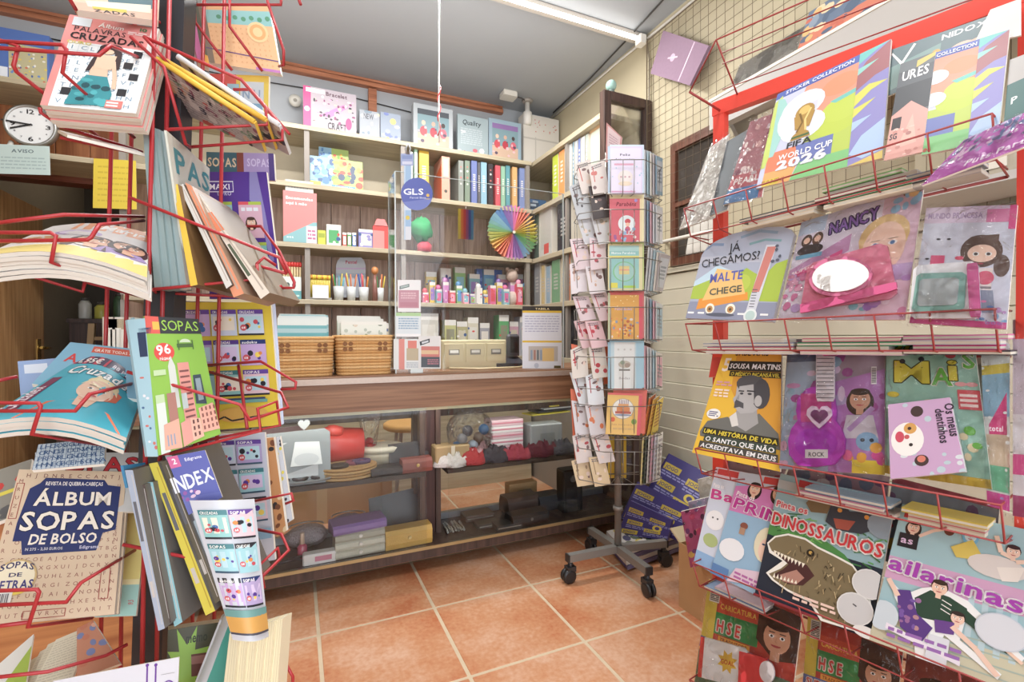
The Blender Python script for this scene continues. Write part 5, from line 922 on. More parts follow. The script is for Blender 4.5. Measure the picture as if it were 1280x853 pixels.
sheet('magazine', L_((120, 640, .02), (184, 640, .02), (170, 770, .10), (118, 772, .10)), .005, lambda a: (a.rect(0, .3, 1, 1, 'dcc670'), a.rect(0, 0, 1, .3, '9cc4b8'), a.rect(0, .28, 1, .33, 'e8d8a0'), a.text('19,5', .9, .1, .05, 'c03c40', w=.1, rot=pi / 2)), 'dcc670', label='yellow and pale green magazine right behind the beige puzzle album', cat=MG)
def art_album(a):
    a.rect(0, 0, 1, 1, 'd3b899'); a.letters(.10, .02, .98, .58, 15, 10, .026, '8a4a44', 3); a.letters(.06, .93, .98, .99, 12, 1, .03, '7a4440', 4); a.letters(.0, .3, .1, .95, 1, 11, .026, '8a4a44', 6); a.letters(.9, .4, 1, .92, 1, 10, .022, '8a4a44', 7)
    for u0, v0, u1, v1 in ((.30, .015, .62, .065), (.015, .65, .085, .90), (.86, .10, .94, .3)):
        for s in ((u0, v0, u1, v0 + .004), (u0, v1 - .004, u1, v1), (u0, v0, u0 + .006, v1), (u1 - .006, v0, u1, v1)): a.rect(*s, 'a0403c')
    b = '2b3566'; a.poly(((.10, .50), (.10, .62), (.14, .86), (.22, .90), (.26, .94), (.80, .93), (.84, .89), (.96, .88), (.95, .56), (.84, .54), (.80, .42), (.20, .41), (.17, .50)), b)
    a.text('REVISTA DE QUEBRA-CABEÇAS', .27, .885, .028, 'e8e0d6', w=.52); a.text('ÁLBUM', .20, .74, .10, 'e9dccb', w=.68, out='1c2448', ow=.006); a.text('SOPAS', .13, .57, .13, 'e9dccb', w=.80, out='1c2448', ow=.008); a.text('DE BOLSO', .23, .475, .07, 'e9dccb', w=.56, sh=.1); a.text('Nº 275 - 2,50 EUROS', .22, .435, .018, 'c8c4c8', w=.3); a.text('Edigrama', .66, .435, .022, 'c8c4d8', w=.16)
    a.ell(.19, .27, .165, 'c8a870', n=24); a.ell(.19, .27, .15, 'e6d8b8', n=24); a.text('SOPAS', .06, .31, .04, '3a3560', w=.26, arc=.02); a.text('DE', .14, .275, .025, '3a3560', w=.1); a.text('LETRAS', .05, .20, .055, '3f3a78', w=.29); a.ell(.19, .185, .1, 'e0c040', .03); a.rect(0, .10, .2, .19, 'd8d4cc'); a.rect(.01, .115, .19, .185, 'd8d4cc'); [a.rect(.012 + i * .014, .12, .018 + i * .014 + (i % 3) * .002, .175, '6a6468') for i in range(12)]
stackm('puzzle_album', L_((24, 587, .03), (158, 590, .03), (143, 768, .13), (-28, 784, .15)), .006, 2, art_album, 'd3b899', 'beige word search album with a big dark blue title block', '%s beige word search album behind the front one', cat='album')
# bottom left: pages of upright books, white flyer
for i, (x0, y0_, x1, y1_, c) in enumerate(((70, 800, 118, 780, 'd8cfb8'), (60, 806, 108, 784, 'cfc4aa'), (50, 815, 98, 790, 'd4cab2'), (38, 826, 86, 798, 'c8bc9e'))):
    sheet('magazine', L_((x0, y0_, .02), (x1, y1_, .02), (x1 - 45, y1_ + 110, .12), (x0 - 50, y0_ + 100, .12)), .004, lambda a: a.small(.05, .05, .95, .95, 24, 'b8ae98', i, .3), c, label=('first', 'second', 'third', 'fourth')[i] + ' cream paged booklet from the right in the lowest left pocket', cat=MG)
sheet('magazine', L_((-10, 838, .06), (42, 793, .02), (30, 870, .1), (-20, 890, .12)), .005, lambda a: (a.poly(((0, 0), (1, .8), (1, 0)), '9ab03c'), a.rect(0, 0, .6, .2, '5a4060')), 'd4d0c8', label='white and lime magazine at the bottom left corner', cat=MG)
sheet('magazine', L_((96, 786, .03), (116, 776, .03), (150, 830, .1), (96, 850, .1)), .005, lambda a: a.dots(12, ('c87a60', '7a88b8', 'e0a890'), .1, .2, 2), 'c8886c', label='reddish magazine behind the white flyer in the lowest left pocket', cat=MG)
def art_fly(a):
    a.rect(0, 0, 1, 1, 'd4d4dc'); p = '6b3a9a'
    for u, t in ((.75, .97), (.82, .95)): a.line(((u, .2), (u - .01, t)), .014, p); a.ell(u - .01, t, .014, p)
    for i in range(20): t = pi * i / 20; a.line(((.92 + .07 * cos(t), .42 + .25 * sin(t)), (.92 + .07 * cos(t + .17), .42 + .25 * sin(t + .17))), .012, p)
    a.rect(.86, .78, .97, .785, '8a8a90')
sheet('flyer', L_((66, 852, .17), (224, 822, .17), (220, 905, .18), (62, 930, .18)), .0015, art_fly, 'd4d4dc', label='white flyer with a purple line drawing at the bottom edge of the photo', cat='flyer')
# ---- right hand column: magazines seen by their spines
for i in range(4):
    x0, x1 = 178 + i * 7.2, 193 + i * 10.4; ddp = .70 + .004 * i
    q = [atD(x0, 154 + i * 3, ddp), atD(x0 + 7.0, 156 + i * 3, ddp), atD(x1 + 9.4, 361, ddp), atD(x1, 362, ddp)]
    if i < 3: sheet('magazine', q, .03, None, '8fa3a3', '8fa3a3', spine='93a6a6', label=('first', 'second', 'third')[i] + ' grey green spine from the left in the second right pocket', cat=MG)
    else:
        o = sheet('magazine', q, .0105, None, '9aacac', label='fourth grey green spine, its cover with big teal letters turned right', cat=MG)
        sheet('cover_panel', [atD(208, 163, .70), atD(262, 211, .84), atD(262, 340, .84), atD(236, 358, .71)], .003, lambda a: (a.rect(0, 0, 1, 1, 'cfd0c2'), a.text('PAS', .10, .76, .17, '2f8f98', w=.88, out='d8dcd0', ow=.01), a.small(.1, .42, .95, .52, 2, '5a6a70', 3), a.dots(20, ('c8a070', '8ab0b0', 'e0d8c0', '6a8a90'), .04, .1, 4, (0, .05, 1, .4))), 'cfd0c2', parent=o)
SL = [((216, 232), (222, 230), (247, 356), (238, 358), .705, 'e6bf2c', 'yellow'), ((223, 232), (229, 230), (290, 356), (283, 361), .715, 'd8d4cc', 'white edged'), ((231, 228), (239, 232), (305, 367), (292, 372), .72, 'e2916a', 'orange and white'), ((240, 240), (247, 240), (337, 366), (326, 374), .73, 'e0d4c4', 'cream and orange')]
for i, (a0, a1, b1, b0, dd, c, nm) in enumerate(SL):
    q = [atD(*a0, dd), atD(*a1, dd), atD(*b1, dd - .01), atD(*b0, dd - .01)]
    o = sheet('magazine', q, .10, (lambda a, c=c, i=i: (a.rect(0, .62, 1, .8, 'e2825a') if i > 1 else 0, a.rect(.15, .2, .5, .5, '5a6450') if i > 2 else 0, a.rect(.6, .05, .75, .95, 'b8a898') if i else 0)), c, ('7a5a34', '4e4a42', 'a88a72', '8a7a64')[i], spine='b8ada0', label=nm + ' magazine fanned out in the second right pocket', cat=MG)
# top right pocket: magazines lying tilted with yellow spines
def art_under(a): a.dots(70, ('3a3438', 'c85048', '6a8a6a', 'e0d8d0', '8a4a60', 'd8b08c', '4a4a58', 'c8c0bc'), .02, .07, 6); a.small(.05, .1, .9, .9, 12, 'd8d0cc', 7, .3)
for i, (a0, a1, d0, d1, c, nm, th) in enumerate((((196, 76), (318, 155), .70, .74, 'e8bd28', 'nearest yellow spined', .006), ((207, 79), (332, 152), .715, .755, 'e3b52a', 'second yellow spined', .006), ((222, 73), (349, 159), .73, .77, 'dfe2e4', 'white and blue edged', .006))):
    TL, TR = atD(*a0, d0), atD(*a1, d1); dn = (atD(a0[0] + 8, a0[1] + 14, d0 + .008) - TL); back = (atD(a0[0] + 34, a0[1] + 66, d0 + .10) - TL)
    o = sheet('magazine', [TL, TR, TR + (TR - TL).normalized() * .002 + back * .62, TL + back], th, art_under, 'b4a8a4', c, spine=c, label=nm + ' magazine lying tilted in the top right pocket', cat=MG)
    obj('spine', M().tube([TL + V((0, 0, .003)), TR + V((0, 0, .003))], .0042, c, 6), PRINT, o)
# third right pocket
def art_96(a):
    a.rect(0, 0, 1, 1, '86b83a'); a.rect(0, .87, 1, 1, '35383c'); a.rect(0, .87, .24, 1, 'd8564c'); a.rect(.12, .9, .24, .96, 'e8b03c'); a.text('SOPAS', .28, .895, .085, '9acb3e', w=.68, st='r'); a.ell(.27, .73, .175, 'd6443c', n=22); a.text('96', .15, .71, .075, 'f4ece6', w=.24, rot=.1); a.text('PÁGINAS', .18, .67, .02, 'f4ece6', w=.2)
    w_ = 'b9c4c4'; a.poly(((.30, .30), (.30, .62), (.36, .70), (.42, .62), (.42, .30)), 'c8ccc4'); a.poly(((.46, .12), (.46, .64), (.66, .64), (.66, .12)), 'd88f84'); [a.rect(.48, .16 + i * .045, .64, .175 + i * .045, '7a4a48') for i in range(10)]; a.poly(((.68, .30), (.70, .53), (.84, .53), (.86, .28)), '3a4a56'); a.rect(.73, .32, .82, .5, '8a9ca4')
    a.rect(.50, .76, .80, .79, '4a6a3a'); a.ell(.66, .80, .1, 'c8d8b8', .07, a0=0, a1=pi); a.rect(.52, .74, .54, .82, '4a6a3a'); a.rect(.78, .74, .80, .82, '4a6a3a'); a.rect(.05, .56, .25, .60, 'b8d0a0'); a.rect(.04, .36, .18, .42, 'b8d0a0'); a.rect(.04, 0, .18, .36, 'd0d8d0')
    a.poly(((.22, .2), (.22, .42), (.36, .42), (.36, .2)), 'a87468'); a.poly(((.72, .06), (.70, .26), (.96, .28), (1, .05)), 'e0a692'); [[a.rect(.74 + i * .07, .08 + j * .05, .77 + i * .07, .11 + j * .05, '8a5048') for i in range(4)] for j in range(4)]; a.poly(((.10, .02), (.12, .2), (.36, .22), (.36, .0)), 'dca48e'); [a.rect(.15 + i * .05, .04, .17 + i * .05, .12, '8a9ab0') for i in range(3)]; a.poly(((.38, .0), (.38, .18), (.54, .2), (.54, .02)), 'd8968a'); a.poly(((.54, .02), (.54, .2), (.70, .18), (.72, .03)), 'e6b29c'); [a.rect(.57 + (i % 2) * .07, .05 + (i // 2) * .05, .6 + (i % 2) * .07, .08 + (i // 2) * .05, '6a4040') for i in range(6)]; a.rect(.45, .28, .54, .40, w_)
sheet('magazine', [atD(180.5, 395, .67), atD(248, 399, .73), atD(276, 543, .72), atD(198, 570, .66)], .006, art_96, '86b83a', label='lime green word search magazine with pink tower blocks and a red 96 badge', cat=MG)
sheet('magazine', [atD(159, 400, .655), atD(181, 398, .67), atD(198, 571, .66), atD(184, 571, .645)], .006, lambda a: (a.rect(0, 0, 1, 1, '9cc0cc'), a.text('GIGANTES', .65, .93, .3, '2f4a6a', w=.45, rot=-pi / 2), a.rect(.45, .72, .95, .9, '2c3a58'), a.dots(10, ('4a6a90', 'd8d8dc', 'c86a60', '2c4a70'), .08, .18, 4, (.2, .05, .9, .6))), '9cc0cc', label='light blue magazine turned edgewise left of the lime green one', cat=MG)
sheet('magazine', [atD(163, 398, .675), atD(168, 397, .675), atD(188, 571, .665), atD(183, 571, .665)], .06, None, '8fb4c0', 'dcd8cc', label='pale blue spine tucked behind the light blue magazine', cat=MG)
# fourth right pocket
for i, (a0, a1, b1, b0, dd, c, nm) in enumerate((((156, 588), (166, 588), (206, 786), (198, 789), .655, 'a8b4c8', 'lavender blue'), ((174, 606), (181, 606), (214, 778), (207, 781), .665, '5a4a44', 'dark brown'), ((180, 603), (191, 603), (228, 778), (218, 784), .675, '8cc0c8', 'turquoise'), ((186, 580), (197, 578), (269, 764), (257, 770), .685, 'd8c83a', 'bright yellow'), ((199, 577), (208, 576), (276, 750), (268, 756), .69, '6a6250', 'olive brown'), ((206, 570), (214, 568), (287, 748), (280, 758), .695, 'b4c4cc', 'pale blue'))):
    sheet('magazine', [atD(*a0, dd), atD(*a1, dd), atD(*b1, dd - .01), atD(*b0, dd - .01)], .11, lambda a, c=c: (a.rect(.7, .03, .8, .97, 'c9c4bc' if c != 'd8c83a' else 'b89c28'), a.rect(.2, .55, .6, .8, '6a6a70'), a.rect(.2, .2, .6, .3, 'c8c0b8')), c, '6f6a64', spine='6a645c', label=nm + ' spine among the leaning magazines of the fourth right pocket', cat=MG)
sheet('magazine', [atD(154, 582, .66), atD(184, 578, .70), atD(186, 602, .70), atD(160, 610, .66)], .004, lambda a: (a.rect(0, 0, 1, 1, '3f8cb8'), a.text('mais', .2, .4, .35, '1c2c3c', w=.6)), '3f8cb8', label='blue cover corner above the spines of the fourth right pocket', cat=MG)
def art_idx(a): a.rect(0, 0, 1, 1, '4f55a4'); a.rect(0, .8, .28, 1, 'd05a90'); a.text('2', .1, .86, .1, 'f0e0e8', w=.1); a.text('Edigrama', .42, .87, .06, 'd8d8e8', w=.44); a.text('INDEX', -.12, .40, .26, 'd8dae4', w=1.1); a.poly(((.0, 0), (1, 0), (1, .12), (.0, .3)), '5a62ac'); a.dots(8, ('b83a80', 'd8b8d0', '8a4a9a'), .04, .08, 3, (0, .1, .5, .35))
sheet('magazine', [atD(208, 572, .675), atD(256, 563, .69), atD(278, 622, .69), atD(236, 644, .675)], .003, art_idx, '4f55a4', label='violet blue magazine cover with tall white title letters', cat=MG)
def thumbs(a, bg, rows, cols, box, seed):
    a.rect(0, 0, 1, 1, bg); u0, v0, u1, v1 = box; du, dv = (u1 - u0) / cols, (v1 - v0) / rows
    for j in range(rows):
        for i in range(cols): a.thumb(u0 + du * i + .01, v0 + dv * j + .015, u0 + du * (i + 1) - .01, v0 + dv * (j + 1) - .02, seed + j * 5 + i * 3)
def art_curl(a): thumbs(a, 'cdd0d8', 3, 2, (.05, .22, .95, .95), 4); a.rect(0, .06, 1, .18, 'd8a048'); a.rect(0, .17, 1, .22, '6a9c98'); a.rect(0, .045, 1, .06, '4a4a58')
sheet('magazine', [atD(237, 626, .66), atD(318, 624, .70), atD(336, 796, .68), atD(291, 800, .65)], .004, art_curl, 'cdd0d8', bend=lambda u, v: .018 * sin(pi * u), label='white back cover with printed miniature magazines curling out of the fourth right pocket', cat=MG, nu=10, nv=4)
# lowest right pocket
def art_mon(a): a.rect(0, 0, 1, 1, '4a4a34'); a.poly([(.35 + (.5 if i % 2 else .2) * cos(i * pi / 8), .62 + (.42 if i % 2 else .2) * sin(i * pi / 8)) for i in range(16)], '8fc03a'); a.rect(.42, .5, .95, .72, '6a3a30'); a.text('memo', .32, .84, .10, '2c3420', w=.4, sh=.15); a.rect(.42, .62, .9, .7, '9a6a60'); a.rect(.0, .25, 1, .32, '8a3428'); a.text('mono', .3, .1, .12, '8a8a50', w=.5)
sheet('magazine', [atD(210, 788, .72), atD(276, 778, .76), atD(284, 905, .74), atD(206, 915, .70)], .02, art_mon, '4a4a34', 'e0d2a8', label='dark green magazine with a lime burst in the lowest right pocket', cat=MG)
sheet('magazine', [atD(277, 776, .70), atD(303, 768, .74), atD(276, 880, .72), atD(232, 890, .68)], .004, lambda a: (a.rect(0, 0, 1, 1, 'c8ccd0'), a.poly(((.5, .1), (.7, 1), (1, 1), (1, .1)), '3f9c8c')), 'c8ccd0', bend=lambda u, v: -.012 * sin(pi * u), label='white and teal magazine curving beside the thick cream booklets', cat=MG)
for i in range(6):
    x = 290 + i * 11; q = [atD(x - 3, 792 - i * 3, .69 + i * .006), atD(x + 8, 789 - i * 3, .69 + i * .006), atD(x - 2, 905, .66 + i * .006), atD(x - 16, 905, .66 + i * .006)]
    sheet('booklet', q, .03, lambda a: ([a.rect(u, 0, u + .03, 1, 'bfae86') for u in (.3, .55, .8)], a.rect(.1, 0, .9, .05, ('a83c40', 'd8c0b0', 'c84a50')[i % 3])), 'e2d4ae', 'e6dab8', label=('first', 'second', 'third', 'fourth', 'fifth', 'sixth')[i] + ' thick cream booklet from the left in the lowest right pocket', cat='booklet')
sheet('booklet', [atD(346, 776, .73), atD(354, 774, .75), atD(352, 890, .72), atD(338, 892, .70)], .03, lambda a: (a.rect(0, 0, 1, 1, 'd8d2c4'), a.dots(16, ('3a3c34', 'd8c83a', 'e8e4d8', '5a5a50'), .15, .3, 5)), 'd8d2c4', label='speckled grey booklet at the right end of the lowest right pocket', cat='booklet')
# ---- back column: back covers face the camera
def art_o(a):
    a.rect(0, 0, 1, 1, 'e6b684'); a.rect(0, .68, 1, .90, '8cc0bc'); a.rect(0, .9, 1, 1, 'e4b07c'); [a.ell(.35 + .1 * i, .79 - .02 * (i % 2), .03, '5a9a78') for i in range(7)]; a.letters(.2, .06, .95, .66, 12, 8, .03, 'c98a58', 5); a.ell(.8, .58, .13, 'f0c890'); a.ell(.8, .58, .1, 'e2a868'); a.ell(.8, .58, .06, 'f0c890'); a.rect(0, 0, .12, 1, 'c86a9c'); a.rect(.1, .0, .2, 1, '8a7a6a'); a.line(((.12, .25), (1, .17)), .014, '6a4a80'); a.rect(.7, 0, 1, .04, 'c07ab8')
sheet('magazine', [atD(234, 4, .88), atD(336, 6, .90), atD(351, 92, .90), atD(248, 76, .88)], .012, art_o, 'e6b684', label='orange and teal word search magazine high on the right of the stand', cat=MG)
sheet('magazine', [atD(231, -8, .87), atD(246, 0, .88), atD(262, 82, .88), atD(247, 76, .87)], .02, lambda a: (a.rect(0, 0, 1, 1, '5a5a48'), a.rect(0, 0, .5, 1, 'cc6ca0'), a.rect(.5, .0, 1, .15, 'd8962c')), 'cc6ca0', label='pink edged magazine left of the orange and teal one', cat=MG)
def art_card(a): a.rect(0, 0, 1, 1, 'e2c64a'); a.rect(.0, .0, .45, 1, 'd8605c'); a.rect(.3, .2, .5, .8, '9ac4d4'); a.rect(.52, .12, .92, .86, 'c8d0d4'); a.text('N U', .56, .5, .2, '8aa0b8', w=.3); a.rect(.56, .15, .9, .4, '7fa8c0')
sheet('magazine', [atD(262, 92, .92), atD(336, 95, .92), atD(335, 154, .92), atD(262, 150, .92)], .006, art_card, 'e2c64a', label='yellow and red children magazine behind the top right pocket', cat=MG)
def art_sp(a): a.rect(0, 0, 1, 1, 'c8b49c'); a.rect(0, .2, .45, 1, '3f6a78'); a.text('SOPAS', .02, .45, .35, 'dcc8a4', w=.42); a.rect(.45, 0, .55, 1, '8a4a40'); a.rect(.55, 0, 1, 1, 'a894c4'); a.text('SOPAS', .60, .5, .3, 'cfc2e2', w=.34); a.rect(.92, 0, 1, 1, '5a4a88')
sheet('magazine', [atD(258, 190, .93), atD(342, 192, .93), atD(344, 226, .93), atD(258, 222, .93)], .006, art_sp, 'c8b49c', label='row of word search covers just above the purple back cover', cat=MG)
def art_maxi(a):
    a.rect(0, 0, 1, 1, '553690'); a.poly(((.68, .78), (.72, 1), (.84, 1), (.90, .72), (.96, .3), (.9, .3), (.82, .7)), '8a82b8'); [a.rect(*r, 'dcdae8') for r in ((.02, .84, .44, .848), (.02, .92, .44, .928), (.02, .84, .03, .928), (.43, .84, .44, .928))]; a.text('MAXI', .06, .862, .045, 'f0eef6', w=.32); a.text('LIVRO', .18, .815, .03, 'c8c0e0', w=.22)
    for (u0, v0), bg, fc in (((.04, .48), '8fc0c4', None), ((.50, .48), 'd4a8b8', 1), ((.10, .16), '8ab8a8', None), ((.52, .16), '7fbcb4', 1)):
        a.rect(u0, v0, u0 + .36, v0 + .26, bg); a.rect(u0, v0 + .26, u0 + .16, v0 + .285, 'd8505c'); a.rect(u0 + .16, v0 + .26, u0 + .36, v0 + .285, 'a8bc3c'); a.small(u0 + .04, v0 + .2, u0 + .32, v0 + .25, 1, 'dcdfe4', 3)
        if fc: a.face(u0 + .18, v0 + .12, .065, 'e8bfa4', '4a3228')
        else: a.dots(7, ('c86a60', 'd8c05c', '5a8a9a', 'e8dcd0'), .03, .05, 4, (u0 + .06, v0 + .04, u0 + .3, v0 + .18))
sheet('magazine', [atD(257, 215, .89), atD(333, 215, .89), atD(352, 374, .89), atD(262, 374, .89)], .006, art_maxi, '553690', label='purple back cover with four printed miniatures on the right of the stand', cat=MG)
sheet('magazine', [atD(315, 345, .845), atD(332, 335, .85), atD(345, 350, .85), atD(336, 374, .845)], .003, lambda a: (a.rect(0, 0, 1, 1, 'e2d2c2'), a.rect(.5, 0, 1, .6, 'e6b83c')), 'e2d2c2', label='curled page corner at the foot of the purple back cover', cat=MG)
def art_yel(a): thumbs(a, 'e4c61e', 3, 3, (.03, .24, .93, .96), 11); a.ell(.62, .11, .28, 'e0ae4c', .09); a.line(((.35, .08), (.42, .10), (.5, .065), (.9, .1)), .018, '2f2f34'); a.rect(.0, .2, .9, .225, '6fa79c'); a.rect(.28, .225, .88, .24, '3a4a70')
sheet('magazine', [atD(226, 378, .88), atD(338, 378, .88), atD(350, 532, .88), atD(236, 540, .88)], .006, art_yel, 'e4c61e', label='yellow back cover with nine printed miniature puzzle magazines', cat=MG)
sheet('magazine', [atD(338, 378, .886), atD(344, 378, .89), atD(355, 530, .89), atD(350, 532, .886)], .01, None, 'b4bcd4', label='pale violet magazine edge right of the yellow back cover', cat=MG)
def art_wh(a): thumbs(a, 'c9cad4', 3, 3, (.02, .3, .97, .97), 29); a.rect(0, .18, 1, .26, '8ab0c8')
sheet('magazine', [atD(226, 545, .88), atD(331, 541, .88), atD(344, 700, .87), atD(240, 720, .87)], .005, art_wh, 'c9cad4', label='pale back cover with violet miniatures below the yellow one', cat=MG)
sheet('magazine', [atD(331, 548, .89), atD(342, 547, .89), atD(358, 664, .89), atD(346, 672, .89)], .008, lambda a: (a.rect(0, 0, 1, 1, 'c98f58'), a.dots(10, ('7a4a30', 'e0c8a0', '3a3434'), .2, .35, 4)), 'c98f58', label='tan strip of a magazine right of the pale back cover', cat=MG)
sheet('magazine', [atD(342, 548, .90), atD(350, 546, .90), atD(366, 650, .90), atD(358, 655, .90)], .006, lambda a: a.dots(8, ('3a3a40', 'd8c83a'), .2, .3, 2), 'c8ccd4', label='speckled pale magazine edge, rightmost on the stand', cat=MG)
SEC[0] = 'on the card stand'
# ================================================================== revolving card stand on castors
KC = V((1.418, 1.916, 0)); GREYW = mat('grey_wire', .35, metal=.7, col='8a8680'); STEEL = mat('grey_painted_tube', .4, metal=.35, col='86837e', noise=.06)
ks = empty('card_spinner', KC, 'grey revolving greeting card stand on four castors in front of the counter', 'display stand')
KL = flat(RT); KF = flat(-FW)                                   # its sides as they stand: across and towards the shop
obj('pole', M().tube([KC + V((0, 0, .10)), KC + V((0, 0, 2.04))], .0165, n=14), STEEL, ks)
obj('collar', M().lathe(KC + V((0, 0, .30)), [(.024, 0), (.024, .02)], n=14), STEEL, ks)
for (px, py) in ((811, 747), (710, 729), (738, 690), (832, 708)):
    w_ = onZ(px, py, 0); d = (w_ - KC); d.z = 0; L = d.length; d.normalize(); s_ = d.cross(V((0, 0, 1)))
    obj('leg', M().obox(KC + d * (L / 2) + V((0, 0, .115)), d * (L / 2), s_ * .016, V((0, 0, .0165)), '7c7a76'), STEEL, ks)
    c = obj('castor', M().lathe(KC + d * (L - .012) + V((0, 0, .06)), [(.012, 0), (.012, .04)], '2a2a2c', 10).obox(KC + d * (L - .012) + V((0, 0, .065)), d * .022, s_ * .018, V((0, 0, .012)), '2c2c2e'), PLAST, ks)
    for e in (-1, 1): obj('wheel', M().lathe(KC + d * (L - .002) + s_ * (e * .012 - .008) + V((0, 0, .034)), [(.022, 0), (.033, .003), (.033, .013), (.022, .016)], '232325', 16, s_), PLAST, c)
    obj('end_cap', M().obox(KC + d * (L + .002) + V((0, 0, .115)), d * .004, s_ * .017, V((0, 0, .0175)), '2a2a2c'), PLAST, ks)
TIER = [(183, 243), (245, 303), (305, 363), (366, 424), (428, 486), (489, 548), (546, 604)]
FD = 2.17
for i, (y0_, y1_) in enumerate(TIER):
    z0_, z1_ = atD(780, y1_ + 1, FD).z, atD(780, y0_ + (y1_ - y0_) * .32, FD).z
    t = empty('card_tier', KC + V((0, 0, z0_))); t.parent = ks; t.location = V((0, 0, z0_)); m = M()
    for zz in (z0_, z1_): m.tube([KC + KL * a + KF * b + V((0, 0, zz)) for a, b in ((-.10, .175), (.08, .175), (.19, .07), (.19, -.1), (.08, -.175), (-.1, -.175), (-.2, -.08), (-.2, .1), (-.10, .175))], .0022, n=5)
    obj('ring_wire', m, GREYW, t, kind='stuff'); m = M()
    for a in (-.055, -.0, .05): m.tube([KC + KL * (a - .015) + KF * .178 + V((0, 0, z1_)), KC + KL * (a - .015) + KF * .172 + V((0, 0, z0_)), KC + V((0, 0, z0_ - .004))], .0019, n=5)
    for b in (-.05, .03): m.tube([KC + KL * .192 + KF * b + V((0, 0, z1_)), KC + KL * .188 + KF * b + V((0, 0, z0_)), KC + V((0, 0, z0_ - .004))], .0019, n=5)
    for b in (-.05, .03): m.tube([KC - KL * .202 + KF * b + V((0, 0, z1_)), KC - KL * .198 + KF * b + V((0, 0, z0_)), KC + V((0, 0, z0_ - .004))], .0019, n=5)
    obj('pocket_wire', m, GREYW, t, kind='stuff')
a0 = KC + KL * .02 - KF * .02
for a in (-.05, .03): obj('frame_wire', M().tube([KC + KL * a - KF * .03 + V((0, 0, .52)), KC + KL * a - KF * .03 + V((0, 0, 2.03))], .0045, n=6), GREYW, ks)
GC = 'greeting_card'
def c_lil(a): a.rect(0, 0, 1, 1, 'd8cce6'); a.rect(.04, .05, .96, .96, 'dfd8ec'); a.text('Feliz', .35, .80, .05, '5a5468', w=.3); a.text('Aniversário', .2, .71, .04, '7a6a88', w=.6); a.rect(.18, .60, .74, .64, 'd8a0b8'); a.ell(.5, .36, .22, 'e6dcd8', .2); [a.ell(u, .36, .03, 'c8a0a8') for u in (.38, .5, .62)]; a.ell(.5, .22, .2, 'e2d0b8', .07); a.dots(10, ('d87a9a', 'a8c8d8'), .015, .03, 3); a.rect(.1, .04, .8, .07, 'd8a0c0'); a.rect(0, 0, .06, 1, 'b8d0e4')
def c_red(a): a.rect(0, 0, 1, 1, 'd0606c'); a.rect(0, .94, 1, 1, 'e0d0a0'); a.rect(.92, 0, 1, 1, 'e0d0a0'); a.text('Parabéns', .2, .78, .09, '7a2434', w=.6, sh=.2); a.ell(.52, .40, .26, 'dfe8ea', .26, n=22); a.ell(.55, .45, .09, 'c84a50', .08); a.ell(.55, .38, .07, 'e8b8a0', .06); a.ell(.55, .28, .08, 'c85a70', .09); a.text('FELIZ', .3, .16, .09, 'c8d8dc', w=.44); a.dots(14, ('8ab0d0', 'e6d6d0', '9a5a90'), .03, .06, 4, (0, .0, .9, .3)); a.ell(.8, .9, .05, '9a8ac8')
def c_grn(a): a.rect(0, 0, 1, 1, 'd9cf9a'); a.rect(.04, .04, .9, .96, '8fc4c0'); a.rect(.04, .84, .9, .96, 'a8d0cc'); a.text('Muitos Parabéns', .1, .78, .05, 'e6f0ec', w=.7); a.rect(.04, .68, .9, .74, 'd8cf60'); a.ell(.47, .40, .33, '7fc08a', .30, n=24); a.ell(.47, .40, .29, '9cc8c0', .27, n=24); a.rect(.32, .34, .62, .52, 'd8c880'); a.rect(.32, .42, .62, .45, 'e09a80'); a.rect(.08, .05, .28, .16, 'd9d23c'); a.rect(.45, .05, .8, .1, 'a8d03c')
def c_org(a): a.rect(0, 0, 1, 1, 'd9a03c'); a.rect(.9, 0, 1, 1, 'd04a58'); a.rect(0, .95, 1, 1, 'd8605c'); a.rect(0, 0, .06, 1, 'b8c4a0'); a.text('Felicidades', .2, .62, .06, 'c8b0c8', w=.5); a.dots(46, ('e07a30', 'd8d0c8', 'b85a28', 'f0b850', '8a98a8', 'e09050'), .02, .05, 8, (.08, .03, .88, .45)); a.dots(10, ('f0d890',), .012, .02, 2, (.1, .7, .85, .95))
def c_blu(a): a.rect(0, 0, 1, 1, 'b4ccd4'); a.rect(.18, .0, .78, 1, 'd8dcda'); a.rect(.0, .0, .08, 1, '8fb8cc'); a.rect(.82, 0, 1, 1, '9ac0d0'); [a.ell(u, .84, .03, 'c0c0bc') for u in (.3, .48, .66)]; a.ell(.48, .52, .18, 'b8b0a0', .11); a.ell(.42, .56, .07, '8a9a80', .06); a.ell(.56, .5, .08, 'a09080', .07); a.rect(.32, .38, .64, .42, '7a7870'); a.text('Bodas', .32, .2, .05, 'a8a8a8', w=.32)
def c_cake(a): a.rect(0, 0, 1, 1, 'e3b95c'); a.rect(.9, 0, 1, 1, 'd8505c'); a.rect(.0, .95, 1, 1, 'e0605c'); a.ell(.46, .62, .32, 'b8a890', .3, n=26); a.ell(.46, .62, .3, 'e6e2d8', .28, n=26); a.rect(.28, .56, .66, .66, 'd88a4c'); a.rect(.32, .66, .62, .74, 'e0a060'); a.rect(.24, .5, .7, .56, 'b85a48'); [a.rect(.34 + .05 * i, .74, .36 + .05 * i, .84, '7a5a80') for i in range(6)]; a.ell(.47, .47, .26, '8a98b0', .03); a.ell(.18, .36, .07, 'd8602c'); a.ell(.8, .32, .08, '7a9a3c'); a.text('Feliz Aniversário', .16, .22, .045, 'c89858', w=.6); a.small(.2, .1, .8, .18, 1, 'd0a868', 2)
